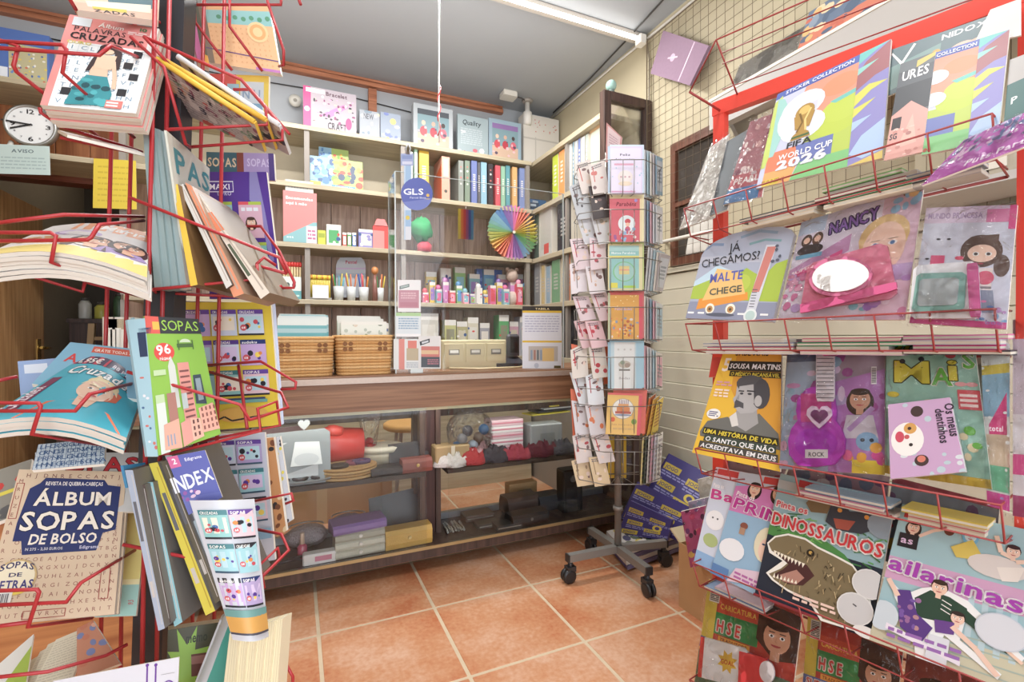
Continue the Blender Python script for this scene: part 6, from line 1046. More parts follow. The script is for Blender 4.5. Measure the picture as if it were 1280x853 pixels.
def fcard(x0, y0_, x1, y1_, off, art, col, lab, th=.004, tilt=0):
    d = FD + off
    return sheet(GC, [atD(x0 + tilt, y0_, d + .02), atD(x1 + tilt, y0_ + tilt * .5, d + .02), atD(x1, y1_ + tilt * .5, d), atD(x0, y1_, d)], th, art, col, 'e6e0d8', label=lab, cat='card')
for i, (art, col, lab) in enumerate(((c_lil, 'd8cce6', 'lilac birthday card in the topmost front pocket of the card stand'), (c_red, 'd0606c', 'coral red card with a round white picture, second from the top'), (c_grn, 'd9cf9a', 'mint green card with a cake slice in a ring, third from the top'), (c_org, 'd9a03c', 'orange card with speckled confetti, fourth from the top'), (c_blu, 'b4ccd4', 'pale blue wedding style card, fifth from the top'))):
    y0_, y1_ = TIER[i]; fcard(760 + (i == 1) * 2, y0_, 803, y1_, 0, art, col, lab)
    fcard(762, y0_ - 2, 805, y1_ - 1, .012, None, ('c8d8e8', 'e6dcae', 'b8c47a', 'c8605c', '9ac4d4')[i], ('pale blue', 'cream', 'olive', 'red edged', 'sky blue')[i] + ' card right behind the front card of the ' + ('first', 'second', 'third', 'fourth', 'fifth')[i] + ' tier')
fcard(757, 491, 800, 543, -.012, c_cake, 'e3b95c', 'yellow card with a birthday cake, lowest at the front', tilt=3)
fcard(764, 485, 806, 541, .006, None, 'd8604c', 'red orange card peeking out behind the birthday cake card', tilt=3)
fcard(760, 546, 783, 598, .30, lambda a: (a.rect(0, 0, 1, 1, 'd8b81c'), a.small(.1, .5, .8, .7, 4, 'a88a10', 3), a.rect(.55, .12, .85, .3, 'b0902c')), 'd8b81c', 'yellow printed sheet seen through the lower part of the card stand')
# side columns
RC = (('cfd0d4', 'pale grey'), ('a8c4d0', 'light blue'), ('e0d8d0', 'ivory'), ('b8b0b4', 'mauve grey'), ('8aa8bc', 'steel blue'), ('d8a8b4', 'rose'), ('d0d4d8', 'silver white'))
for i, (y0_, y1_) in enumerate(TIER[:5]):
    for k in range(5):
        x0 = 806 + k * 3.6; y = y0_ + 4 + k * 2; c, nm = RC[(i * 3 + k) % 7]
        tilt = 10 if i == 2 else 0
        sheet(GC, [atD(x0 + tilt * .5, y, 2.20 + k * .022), atD(x0 + 8 + tilt, y + 3, 2.37 + k * .012), atD(x0 + 8, y1_ + 6 - k, 2.37 + k * .012), atD(x0, y1_ + 4 - k, 2.20 + k * .022)], .003, (lambda a, i=i: (a.rect(.1, .1, .9, .9, ('c4c8d0', 'd8d4d8', 'c8ccd4', '9cbccc', 'e0a8b8')[i]), a.small(.2, .3, .8, .7, 4, '7a8490', 4))) if k == 4 else None, c, 'e8e4dc', label='%s card, %s from the front, %s right pocket of card stand' % (nm, ('first', 'second', 'third', 'fourth', 'fifth')[k], ('first', 'second', 'third', 'fourth', 'fifth')[i]), cat='card')
for k, (c, nm) in enumerate((('d8702c', 'orange'), ('e0b03c', 'golden'), ('e6c84a', 'yellow'))):
    sheet(GC, [atD(812 + k * 5, 498 + k * 2, 2.24 + .03 * k), atD(820 + k * 5, 492 + k * 2, 2.36), atD(812 + k * 5, 540, 2.36), atD(804 + k * 5, 545, 2.24 + .03 * k)], .003, lambda a: a.small(.1, .2, .9, .8, 6, 'b06a20', 3), c, label=nm + ' card slanting in the sixth right pocket of the card stand', cat='card')
for k, (c, nm) in enumerate((('e6d890', 'cream'), ('3a4a40', 'dark green edged'), ('d8d4cc', 'white'), ('d8a0b0', 'pink'), ('c8c8d4', 'pale violet'), ('e0dcd4', 'chalk white'))):
    sheet(GC, [atD(804 + k * 3.8, 548 - k, 2.20 + .02 * k), atD(810 + k * 3.8, 545 - k, 2.34), atD(806 + k * 3.8, 606 - k, 2.34), atD(801 + k * 3.8, 607 - k, 2.20 + .02 * k)], .003, lambda a: a.small(.1, .1, .9, .9, 8, 'a89a98', 5), c, label=nm + ' card among the upright ones at the lower right of the card stand', cat='card')
LT = [(206, 243), (232, 275), (268, 306), (300, 338), (331, 368), (369, 402), (402, 436), (437, 474), (468, 508), (503, 545), (545, 580), (574, 609)]
LCOL = (('d8ccc4', 'c86a60', 'cream'), ('b8bcc0', '3a3034', 'grey and black'), ('c8c8cc', 'a8a090', 'pale grey'), ('dcc8cc', 'b84a58', 'blush'), ('dcd4d8', 'c8a088', 'white rose'), ('d8c4c8', 'c05a60', 'pale pink'), ('dcb8bc', 'c03a48', 'pink and red'), ('d8cfc4', 'b83038', 'white and scarlet'), ('d8dce0', 'a83c3c', 'silver and crimson'), ('d0ccd0', 'd8702c', 'pale lilac'), ('d4c8c4', 'b82c30', 'white and red'), ('d2b88c', '9a7a50', 'kraft brown'))
for i, (y0_, y1_) in enumerate(LT):
    c, c2, nm = LCOL[i]; R = random.Random(i)
    for k in (0, 1):
        x0 = 715 + k * 21 + R.uniform(-5, 4); sk = R.uniform(1, 13); dd = 2.24 + .05 * (1 - k)
        def art(a, c2=c2, s=i * 2 + k): a.dots(5, (c2, '7a5a58', 'e0c8b8'), .06, .16, s, (.15, .2, .85, .8)); a.rect(.2, .4, .26, .9, c2); a.small(.15, .82, .8, .95, 2, '6a6064', s)
        sheet(GC, [atD(x0, y0_ + R.uniform(-3, 3), dd + .03), atD(x0 + 20, y0_ - 4 + R.uniform(-6, 6), dd + .03), atD(x0 + 20 + sk, y1_ - 3, dd), atD(x0 + sk, y1_, dd)], .0025, art, c if not (i == 1 and k) else '3a2c2c', label='%s card, %s of the pair in the %s left pocket from top' % (nm, ('left', 'right')[k], ('first', 'second', 'third', 'fourth', 'fifth', 'sixth', 'seventh', 'eighth', 'ninth', 'tenth', 'eleventh', 'twelfth')[i]), cat='card')
for i, (x0, y0_, x1, y1_) in enumerate(((714, 430, 722, 470), (713, 486, 722, 545), (717, 552, 726, 592), (752, 430, 762, 480), (724, 266, 732, 290))):
    sheet(GC, [atD(x0, y0_, 2.33), atD(x1, y0_ + 2, 2.33), atD(x1 + 3, y1_, 2.32), atD(x0 + 3, y1_, 2.32)], .003, None, 'd8602c', label='vivid orange envelope, %s from the top left of the card stand' % ('second', 'fourth', 'fifth', 'third', 'first')[i], cat='envelope')
sheet('greeting_card', [atD(758, 153, 2.34), atD(778, 172, 2.30), atD(774, 200, 2.3), atD(757, 203, 2.34)], .003, lambda a: (a.rect(.1, .05, .9, .95, 'c8b0b0'), a.small(.2, .2, .8, .8, 8, 'a88a90', 2)), 'b8807c', label='rose card sticking up above the topmost front pocket', cat='card')
SEC[0] = 'on the floor behind the card stand'
# ---- floor: leaning flyer packs, newspaper pile, carton with bagged toys
def art_pur(a):
    a.rect(0, 0, 1, 1, '3a3270')
    for i, (u, v) in enumerate(((.04, .70), (.55, .62), (.1, .36), (.5, .2), (.05, .06))): a.rect(u, v, u + .34, v + .13, 'b8a028'); a.text('JOGO', u + .03, v + .03, .07, '3a3270', w=.26); a.small(u, v - .12, u + .5, v - .02, 2, '8a88b8', i)
    a.ell(.75, .42, .1, 'c8b030', .07); a.ell(.75, .42, .05, '3a3270', .04)
def pack(q, n, lab, art):
    q = [V(p) for p in q]; o = sheet('flyer_pack', q, .03, art, '3a3270', '5a5490', label=lab, cat='flyers'); return o
pack([atD(836, 567, 2.84), atD(900, 600, 2.50), atD(862, 660, 2.46), atD(803, 622, 2.74)], 1, 'purple and yellow flyer pack leaning on the slatted wall, rearmost', art_pur)
pack([atD(797, 602, 2.70), atD(866, 636, 2.44), atD(846, 676, 2.44), atD(775, 648, 2.66)], 1, 'purple and yellow flyer pack leaning in front of the rearmost one', art_pur)
pack([atD(788, 626, 2.58), atD(840, 650, 2.42), atD(834, 676, 2.42), atD(772, 668, 2.56)], 1, 'lowest purple flyer pack right behind the card stand post', art_pur)
def art_news(a): a.dots(40, ('5a6a58', 'c8b83c', 'b84a44', 'd8d4cc', '4a4a70', '8a9aa0', '2f3038'), .03, .09, 5); a.rect(0, 0, 1, .1, '4a3f80')
q = [onZ(758, 664, .10), onZ(836, 648, .10), onZ(848, 668, .10), onZ(782, 690, .10)]
for k in range(4):
    d = V((.004 * (k % 2), -.003 * k, -.022 * k)); sheet('newspaper_bundle', [p + d for p in q], .020, art_news if k == 0 else None, '4a4478' if k % 2 else 'c8c4c0', '6a6488' if k % 2 else 'c9c4ba', label=('top', 'second', 'third', 'bottom')[k] + ' bundle of the low newspaper pile on the floor behind the card stand', cat='newspapers')
bx = obj('cardboard_box', M().box((1.47, 1.20, 0), (1.85, 1.565, .004), 'b08a5a'), mat('cardboard', .8, col='b98f5e', noise=.08, nscale=12), None, 'open brown cardboard carton on the floor behind the rack', 'box')
for a_, b_ in (((1.47, 1.20, .004), (1.475, 1.565, .27)), ((1.845, 1.20, .004), (1.85, 1.565, .27)), ((1.475, 1.20, .004), (1.845, 1.205, .27)), ((1.475, 1.56, .004), (1.845, 1.565, .27))): obj('box_side', M().box(a_, b_, 'b98f5e'), MT['cardboard'], bx)
obj('box_flap', M().hexa(((1.475, 1.56, .268), (1.845, 1.56, .268), (1.845, 1.62, .31), (1.475, 1.62, .31), (1.475, 1.565, .262), (1.845, 1.565, .262), (1.845, 1.625, .305), (1.475, 1.625, .305)), 'd8c8a0'), mat('pale_cardboard', .8, col='cfc09a', noise=.08), bx)
for i, (x0, y0_, x1, y1_, c, nm) in enumerate(((851, 640, 884, 704, 'b84a80', 'crimson pink'), (860, 628, 893, 700, 'a89ab8', 'greyish lilac'), (872, 600, 905, 690, 'c8c4b8', 'pale grey'))):
    dd = 1.86 + i * .05
    sheet('toy_bag', [atD(x0, y0_, dd + .05), atD(x1, y0_ - 8, dd), atD(x1 + 8, y1_, dd - .03), atD(x0 + 12, y1_ + 6, dd)], .02, (lambda a, i=i: a.dots(26, (('c83c70', 'e0a8c0', '7a3a80', 'd8b04c', '5a2a50'), ('8a98b0', 'd8a8b8', 'b8b0c8'), ('b8b4a8', 'd8d4cc', '6a7090'))[i], .06, .14, i + 3)), c, label=nm + ' toy in a clear bag standing in the cardboard carton', cat='toy', wrap=.008)
SEC[0] = 'on the back shelves'
# ================================================================== goods on the back shelves
def sb(name, label, cat, px0, px1, pyt, z, Y, dep, col, art=None, page=None, group=None, lean=0, **kw):
    """a box standing on shelf height z with its front at depth Y; its width and height read from the photo"""
    x0, x1 = onY(px0, 420, Y).x, onY(px1, 420, Y).x; zt = onY((px0 + px1) / 2, pyt, Y).z
    z += .0005
    return sheet(name, [(x0, Y + lean, zt), (x1, Y + lean, zt), (x1, Y, z), (x0, Y, z)], dep, art, col, page or col, label=label, cat=cat, group=group, **kw)
def a_brac(a): a.rect(0, 0, 1, 1, 'b0a4ac'); a.rect(0, 0, .14, 1, 'd04080'); a.ell(.07, .5, .05, 'f0d8e4'); a.rect(.05, .88, .4, .97, 'e0e4e0'); a.text('Bracelet', .42, .86, .09, '6a4a58', w=.4); a.poly(((.3, .4), (.75, .72), (.85, .68), (.5, .38)), 'c87ab0'); a.text('CRAFT', .45, .12, .16, '3a363c', w=.36); a.ell(.28, .3, .09, 'd8b8a8', .12); a.dots(70, ('8a4a70', '4a4048', 'e0a0c0', 'b8c0a8', 'e4e0e0', '3a363c'), .012, .04, 3, (.17, .06, .97, .82)); a.text('Bracelet', .42, .86, .09, '5a3a48', w=.4); a.text('CRAFT', .45, .12, .16, '2a262c', w=.36); a.ell(.85, .3, .06, 'c83878', .12)
sb('craft_box', 'white and pink bracelet craft box on the top shelf', 'box', 381, 447, 113, S1, 3.56, .08, 'd4ccd4', a_brac)
sb('puzzle_box', 'small pale grey puzzle box right of the bracelet craft box', 'box', 451, 476, 139, S1, 3.56, .05, '9aa0a8', lambda a: (a.dots(10, ('7a8a98', 'b8bcc0', 'd8d0a0'), .06, .14, 2), a.text('NEW', .2, .72, .18, '5a5c64', w=.5), a.rect(0, 0, .6, .2, 'd8dce0')))
sb('puzzle_box', 'small blue and yellow puzzle box beside the pale grey one', 'box', 477, 502, 142, S1, 3.56, .05, '8a96a8', lambda a: (a.dots(14, ('d8c068', '6a78b0', 'c8c4c0', '9aa0b8'), .08, .18, 5), a.rect(.5, .03, .95, .2, 'e4e4e4')))
def a_fr(c, inner):
    def f(a): a.rect(0, 0, 1, 1, c); a.rect(.10, .10, .90, .90, '7a98a0'); a.rect(.10, .10, .90, .38, 'c8a890'); [a.ell(.25 + .25 * i, .42, .09, ('c84a54', 'b83848', 'd06070')[i], .12) for i in range(3)]; [a.ell(.25 + .25 * i, .6, .05, ('e0b8a0', 'c8a08a', '4a3a38')[i], .06) for i in range(3)]; a.rect(.10, .78, .90, .90, inner); a.dots(12, ('d8d0d4', '5a4a60', 'e0b0b8'), .02, .05, 3, (.12, .12, .88, .5))
    return f
sb('toy_window_box', 'white framed toy box with red dressed dolls on the top shelf', 'box', 518, 567, 133, S1, 3.57, .07, 'aab0b4', a_fr('aab0b4', '4a5058'))
sb('toy_window_box', 'pale blue framed toy box with pink dresses, rightmost on the top shelf', 'box', 612, 652, 151, S1, 3.57, .07, 'a8bcc8', a_fr('8fa6b4', '8a6aa0'))
sb('activity_book', 'grey blue activity book between the two framed toy boxes', 'book', 573, 611, 146, S1, 3.57, .03, '98a8ac', lambda a: (a.text('Quality', .15, .78, .12, '3a4448', w=.6, sh=.2), a.small(.1, .3, .8, .7, 8, 'b0bcc0', 3), a.dots(10, ('e4e6e6', 'd0a090', 'c05a68'), .05, .09, 4, (.05, .02, .95, .2)), a.line(((.1, .62), (.25, .6), (.12, .56)), .03, 'e8e8e4')))
p = onY(369, 127, YB - .03); o = obj('tape_roll', M().lathe(p, [(.014, 0), (.04, .0), (.042, .02), (.014, .022)], 'd8d4c8', 20, V((0, -1, 0))), PLAST, None, 'small cream round roll hung on the wall above the top shelf', 'roll'); obj('roll_core', M().lathe(p + V((0, -.02, 0)), [(.0, .0), (.013, .004)], '9a9488', 12, V((0, -1, 0))), PLAST, o)
o = sb('plastic_case', 'white translucent case with red dots in the corner of the top shelf', 'case', 655, 699, 146, S1, 3.62, .1, 'd4cec4', lambda a: (a.dots(16, ('c8786c',), .012, .02, 3, (.3, .7, .95, .95)), a.rect(0, .55, 1, .58, 'bcb6ac'), a.rect(.32, 0, .35, .6, 'bcb6ac')))
sb('puzzle_box', 'blue puzzle box with a crowd picture at the left end of the top shelf', 'box', 2, 66, 40, S1, 3.56, .06, '4a6ab0', lambda a: (a.rect(.0, .0, 1, 1, '5070b4'), a.rect(.2, .1, .95, .75, 'b8b088'), a.dots(50, ('d8c048', '6a8ac0', 'c86a50', 'e0dcd0', '4a60a0'), .015, .035, 4, (.22, .12, .93, .73)), a.rect(.03, .05, .18, .3, 'e0e4ec')))
# second shelf
def a_kid(s):
    def f(a): a.rect(0, 0, .42, 1, '8ab4cc'); a.rect(.42, 0, 1, 1, 'a8c060'); a.dots(30, ('4a7ab0', 'e0d8c8', '6a9ac8', '3a5a88'), .03, .08, s, (.02, .15, .42, .95)); a.dots(40, ('d8442c', 'e8c83c', '7ab040', '3a4a6a', 'e88a3c'), .03, .08, s + 1, (.45, .1, .98, .9)); a.rect(.4, .02, .85, .14, '4a8ac0'); a.text('4 PUZZLES', .45, .04, .07, 'f0f0e8', w=.34); a.rect(0, 0, .2, .2, 'd8c83a')
    return f
sb('puzzle_box', 'colourful puzzle box half hidden behind another on the second shelf', 'box', 400, 437, 186, S2, 3.62, .05, '5a88b0', a_kid(8))
sb('puzzle_box', 'blue and green animal puzzle box leaning at the front of the second shelf', 'box', 389, 455, 197, S2, 3.53, .05, '8ab4cc', a_kid(3), lean=.03)
BN = [(513, 517, 190, 'd8d8d4', 'white'), (519, 523, 187, 'a8d0b4', 'mint'), (525, 537, 189, 'd4a812', 'mustard yellow'), (574, 580, 201, '8a9088', 'spotted grey green'), (582, 588, 201, '7a8a78', 'spotted dark green'), (590, 597, 201, '6a78b0', 'blue'), (598, 601, 203, '5a5a60', 'charcoal'), (602, 609, 203, '8ab4c8', 'light blue'), (611, 617, 205, '3a3438', 'black dotted'), (620, 626, 207, 'c8505c', 'red'), (627, 632, 208, '8ab498', 'sage green'), (633, 638, 207, '5a98a0', 'teal'), (641, 647, 209, 'd8a86a', 'tan'), (650, 656, 210, '7a8ab8', 'periwinkle')]
for x0, x1, yt, c, nm in BN:
    o = sb('binder', nm + ' folder spine standing upright on the second shelf', 'folder', x0, x1, yt, S2, 3.50, .24, c, (lambda a: (a.ell(.5, .75, .2, 'd8d4cc'), a.ell(.5, .6, .18, 'c86a60'), a.ell(.5, .45, .18, 'd8d4cc'), a.ell(.5, .85, .15, 'c86a60'))) if 'spot' in nm or 'dotted' in nm else (lambda a: a.small(.3, .3, .7, .7, 8, 'e8e0d8', 3)), 'd8d0c0')
o = sb('box_file', 'orange and white box file among the folder spines', 'folder', 553, 563, 196, S2, 3.50, .22, 'e0a088', lambda a: (a.rect(.2, .55, .8, .95, 'a8acb0'), a.ell(.5, .22, .2, '4a5048')))
xb_ = onY(553, 420, 3.50).x; obj('file_side', M().hexa(((xb_ - .003, 3.50, S2), (xb_, 3.50, S2), (xb_, 3.50, S2 + .27), (xb_ - .003, 3.50, S2 + .27), (xb_ - .003, 3.72, S2), (xb_, 3.72, S2), (xb_, 3.72, S2 + .2), (xb_ - .003, 3.72, S2 + .2)), 'd8602c'), PRINT, o)
for i, (x0, x1, yt, c, nm) in enumerate(((658, 674, 228, '4a5a70', 'dark blue'), (664, 690, 214, '4a78a8', 'bright blue'))):
    for k in range(3 if i else 2):
        z = S2 + k * .045; x0_, x1_ = onY(x0, 420, 3.56).x, onY(x1, 420, 3.56).x - i * .03
        o = obj('storage_box', M().rbox((x0_ + .004 * k, 3.56 + i * .05, z), (x1_ + .003 * k, 3.76, z + .043), c, .003), PLAST, None, '%s flat box, %s from the bottom of its pile in the shelf corner' % (nm, ('first', 'second', 'third')[k]), 'box'); obj('box_label', M().box((x0_ + .04, 3.557 + i * .05, z + .012), (x0_ + .09, 3.56 + i * .05, z + .03), 'b8c4d0'), MATTE, o)
# clock and notices
p = onY(42, 160, 3.58); R_ = .17
ck = empty('wall_clock', p - V((0, 0, R_)), 'round white clock with a grey rim standing on the left shelf', 'clock'); FWD = V((0, -1, 0))
R_ = (p - onY(8, 160, 3.58)).length * .98
obj('rim', M().lathe(p, [(R_ * .9, .0), (R_, .0), (R_, .04), (R_ * .9, .045), (R_ * .88, .03)], 'a8a8a4', 36, FWD), METAL, ck); obj('dial', M().lathe(p, [(R_ * .88, .0), (R_ * .88, .034)], 'e6e8e8', 36, FWD), PLAST, ck)
a = Art(lambda u, v: p + V(((u - .5) * 2 * R_, -.0345, (v - .5) * 2 * R_)), FWD, 2 * R_, 2 * R_)
for h_, s_ in ((12, .11), (3, .10), (6, .11), (9, .11)): t = pi / 2 - h_ * pi / 6; a.text(str(h_), .5 + .33 * cos(t), .5 + .33 * sin(t) - .05, s_, '2c2c30', al='c', w=.10 if h_ < 10 else .14)
for h_ in (1, 2, 4, 5, 7, 8, 10, 11): t = pi / 2 - h_ * pi / 6; a.text(str(h_), .5 + .34 * cos(t), .5 + .34 * sin(t) - .02, .04, '6a6a70', al='c', w=.04)
obj('numerals', a.m, PRINT, ck)
obj('hour_hand', M().obox(p + V((-.04, -.037, -.012)), V((.045, 0, .018)), V((0, .001, 0)), V((0, 0, .005)), '2c2c30'), PLAST, ck); obj('minute_hand', M().obox(p + V((-.055, -.040, .006)), V((.065, 0, -.004)), V((0, .001, 0)), V((0, 0, .004)), '2c2c30'), PLAST, ck)
obj('clock_foot', M().tube([onY(14, 178, 3.56), onY(12, 184, 3.52)], .012, 'c8c4bc', 8), PLAST, ck)
def hang(label, px0, px1, py0, py1, Y, col, art, name='notice'):
    q = [onY(px0, py0, Y), onY(px1, py0 + 3, Y), onY(px1 + 1, py1 + 2, Y - .006), onY(px0 - 1, py1, Y - .006)]; return sheet(name, q, .0012, art, col, label=label, cat='notice')
hang('pale blue notice headed AVISO hung from the shelf at the left edge', -4, 62, 180, 217, SH - .012, 'b8ccc8', lambda a: (a.text('AVISO', .27, .74, .12, '5a6c74', w=.42), a.small(.08, .15, .92, .62, 4, '9ab0b0', 3, .35)))
hang('yellow sheet of paper hung from the shelf beside the dark doorway', 117, 170, 198, 260, SH - .012, 'd2b818', lambda a: a.small(.1, .1, .9, .9, 7, 'c0a512', 3, .3))
# third shelf
sb('parcel_sign', 'coral and teal parcel poster standing on the third shelf', 'sign', 355, 397, 240, S3, SH + .001, .006, 'd8807c', lambda a: (a.rect(0, 0, 1, 1, 'd87f7c'), a.poly(((0, .0), (0, .1), (.9, .42), (1, .42), (1, 0)), '7fb0b4'), a.text('Encomendas', .08, .84, .055, 'f4ecea', w=.8), a.text('aqui à mão', .08, .74, .055, 'f4ecea', w=.62), a.rect(.68, 0, 1, .34, 'e8d8d8'), a.small(.72, .06, .96, .28, 3, 'b86a90', 2), a.text('ctt', .1, .08, .04, 'e8f0f0', w=.2)), )
sb('paper_block', 'pale printed sheet behind the top of the coral parcel poster', 'sheet', 358, 393, 226, S3, SH + .0085, .001, 'c4c6bc', lambda a: (a.rect(.05, .9, .95, .98, 'd4d4cc'), a.small(.1, .86, .8, .96, 2, '9a9c94', 3)))
sb('small_box', 'little yellow green pack right of the coral parcel poster', 'pack', 398, 408, 288, S3, 3.5, .05, 'c8cc30', lambda a: a.rect(.1, .5, .9, .8, '9aa828'))
def toybox(px0, px1, pyt, z, Y, dep, c, c2, label, cat='box', name='toy_box'): return sb(name, label, cat, px0, px1, pyt, z, Y, dep, c, lambda a: (a.rect(.15, .15, .85, .75, c2), a.dots(5, (c, 'e8e4dc', '3a5a90', 'd8443c'), .08, .16, int(px0)), a.rect(0, .85, 1, 1, 'e0dcd4')))
toybox(409, 427, 281, S3, 3.52, .07, 'dfe4e0', '4aa060', 'white pack with green and blue letters on the third shelf')
for i in range(3): toybox(429 + i * 6, 434 + i * 6, 291, S3, 3.5, .05, ('c84a44', '4a9a50', '3a68b0')[i], 'e0d8c8', ('red', 'green', 'blue')[i] + ' slim pack in the row of three on the third shelf')
toybox(449, 468, 287, S3, 3.51, .06, '8a84b8', 'c8c4c0', 'violet pack with a grey window on the third shelf')
o = sb('gift_pouch', 'red and pink gift pouch at the end of the third shelf', 'pouch', 467, 487, 283, S3, 3.5, .05, 'd88480', lambda a: (a.rect(.7, 0, 1, 1, 'd0443c'), a.rect(0, .8, 1, 1, 'cc403c')))
x0_, x1_ = onY(468, 420, 3.52).x, onY(485, 420, 3.52).x; zt = onY(476, 283, 3.52).z; obj('pouch_tab', M().hexa(((x0_, 3.50, zt), (x1_, 3.50, zt), (x1_ - .02, 3.515, zt + .05), (x0_ + .02, 3.515, zt + .05), (x0_, 3.53, zt), (x1_, 3.53, zt), (x1_ - .02, 3.525, zt + .05), (x0_ + .02, 3.525, zt + .05)), 'cc403c'), PRINT, o)
def accordion(name, label, c, rx, n, cols, Y, rz=None):
    """paper decoration folded in pleats and opened into a wheel"""
    c = V(c); m = M(); k = 0
    for i in range(n):
        t0, t1, tm = 2 * pi * i / n, 2 * pi * (i + 1) / n, 2 * pi * (i + .5) / n; P = lambda t, r, d: c + V((cos(t) * r, d, sin(t) * r))
        col = cols[int(i / n * len(cols))]
        m.add([P(t0, .012, .012), P(t0, rx, .03), P(tm, rx * 1.04, -.028), P(tm, .012, -.012)], ((0, 1, 2, 3),), col); m.add([P(tm, .012, -.012), P(tm, rx * 1.04, -.028), P(t1, rx, .03), P(t1, .012, .012)], ((0, 1, 2, 3),), col)
    o = obj(name, m, MATTE, None, label, 'decoration'); obj('centre_disc', M().lathe(c + V((0, -.02, 0)), [(.012, 0), (.012, .004)], 'e0d8c0', 10, V((0, -1, 0))), PRINT, o); return o
p = onY(641, 291, 3.47); accordion('paper_rosette', 'big rainbow paper rosette hanging before the right shelves', p, .205, 40, ('f0dc70', 'f0c070', 'ec8a70', 'e880b0', 'a880c0', '80a8d8', 'b0d4e0', 'b0dcc0', 'e0e090', 'f0c070', 'ec9070', 'd880b0', 'a880c0', '9cc8e0', 'a8d8a8', 'd8e080'), 3.47)
m = M(); x0_, x1_ = onY(573, 420, 3.47).x, onY(592, 420, 3.47).x; zt, zb_ = onY(582, 262, 3.47).z, onY(582, 299, 3.47).z
for i in range(22):
    z0_, z1_ = zt + (zb_ - zt) * i / 22, zt + (zb_ - zt) * (i + 1) / 22; zm = (z0_ + z1_) / 2
    for j, c in enumerate(('d8c840', 'd8843c', 'd04a50', 'a84a90', '4a60a8', '58a0c0')):
        a0_, a1_ = x0_ + (x1_ - x0_) * j / 6, x0_ + (x1_ - x0_) * (j + 1) / 6; m.quad((a0_, 3.48, z0_), (a1_, 3.48, z0_), (a1_, 3.45, zm), (a0_, 3.45, zm), c).quad((a0_, 3.45, zm), (a1_, 3.45, zm), (a1_, 3.48, z1_), (a0_, 3.48, z1_), c)
o = obj('paper_garland', m, MATTE, None, 'folded rainbow paper garland hanging left of the rosette', 'decoration'); obj('hanging_thread', M().tube([((x0_ + x1_) / 2, 3.465, zt), ((x0_ + x1_) / 2, 3.465, S2 - .03)], .0015, 'e0dcd4', 4), PLAST, o)
p = onY(527, 291, 3.5); o = obj('paper_tree', M().blob(p + V((0, 0, .02)), .075, .07, .085, '2f9a58', 14, 9, .22, 3), MATTE, None, 'green honeycomb paper ball on a red foot on the third shelf', 'decoration'); obj('red_foot', M().lathe((p.x + .02, p.y, S3), [(.05, 0), (.055, .05), (.03, .075)], 'd04a58', 12), MATTE, o)
# fourth shelf
o = sb('pencil_box', 'teal and white pencil box with red topped pencils on the fourth shelf', 'box', 353, 377, 346, S4, 3.5, .07, '58a0a4', lambda a: (a.rect(0, .38, 1, 1, 'd8dcd4'), a.ell(.3, .62, .1, '3a4a4c', .16), a.ell(.62, .62, .1, '3a4a4c', .16), a.rect(.1, .12, .9, .2, 'b8d8d4')))
b0 = onY(365, 346, 3.5); [obj('pencil', M().tube([(b0.x + (i - 3) * .016, 3.535, b0.z - .05), (b0.x + (i - 3) * .0165, 3.535, b0.z + .07)], .007, 'e0c490', 6).blob((b0.x + (i - 3) * .0165, 3.535, b0.z + .085), .012, .012, .02, 'd8342c', 8, 5), PLAST, o) for i in range(7)]
o = sb('pencil_display', 'clear stand of yellow pencils with a white price card on the fourth shelf', 'stand', 386, 415, 372, S4, 3.5, .06, 'b8b4a4', lambda a: a.rect(.0, .0, 1, 1, '9a968a'))
b0 = onY(401, 344, 3.52); zt = b0.z; [obj('pencil', M().tube([(onY(388 + i * 2.2, 420, 3.53).x, 3.53, S4 + .01), (onY(388 + i * 2.2, 420, 3.53).x, 3.53, zt - .012)], .006, 'd0b83c', 6).tube([(onY(388 + i * 2.2, 420, 3.53).x, 3.53, zt - .03), (onY(388 + i * 2.2, 420, 3.53).x, 3.53, zt)], .0085, ('e0bc18', 'd88a20', 'e8d020')[i % 3], 6), PLAST, o) for i in range(12)]
obj('price_card', M().box((onY(391, 420, 3.49).x, 3.488, S4 + .012), (onY(411, 420, 3.49).x, 3.49, S4 + .10), 'dcdce0'), PRINT, o)
q = [onY(420, 322, 3.6), onY(457, 322, 3.6), onY(457, 372, 3.58), onY(420, 372, 3.58)]
outline(q, [(0, 0), (1, 0), (1, .8), (.95, .92), (.85, 1), (.15, 1), (.05, .92), (0, .8)], .006, 'b0b4bc', 'header_board', 'grey arched header board of the pen stand on the fourth shelf', 'sign', lambda a: (a.text('Pentel', .32, .84, .09, 'b83858', w=.38), a.rect(.0, .70, 1, .74, 'b8a0c0'), a.rect(.0, .5, 1, .6, '9aa4b4')))
R = random.Random(3)
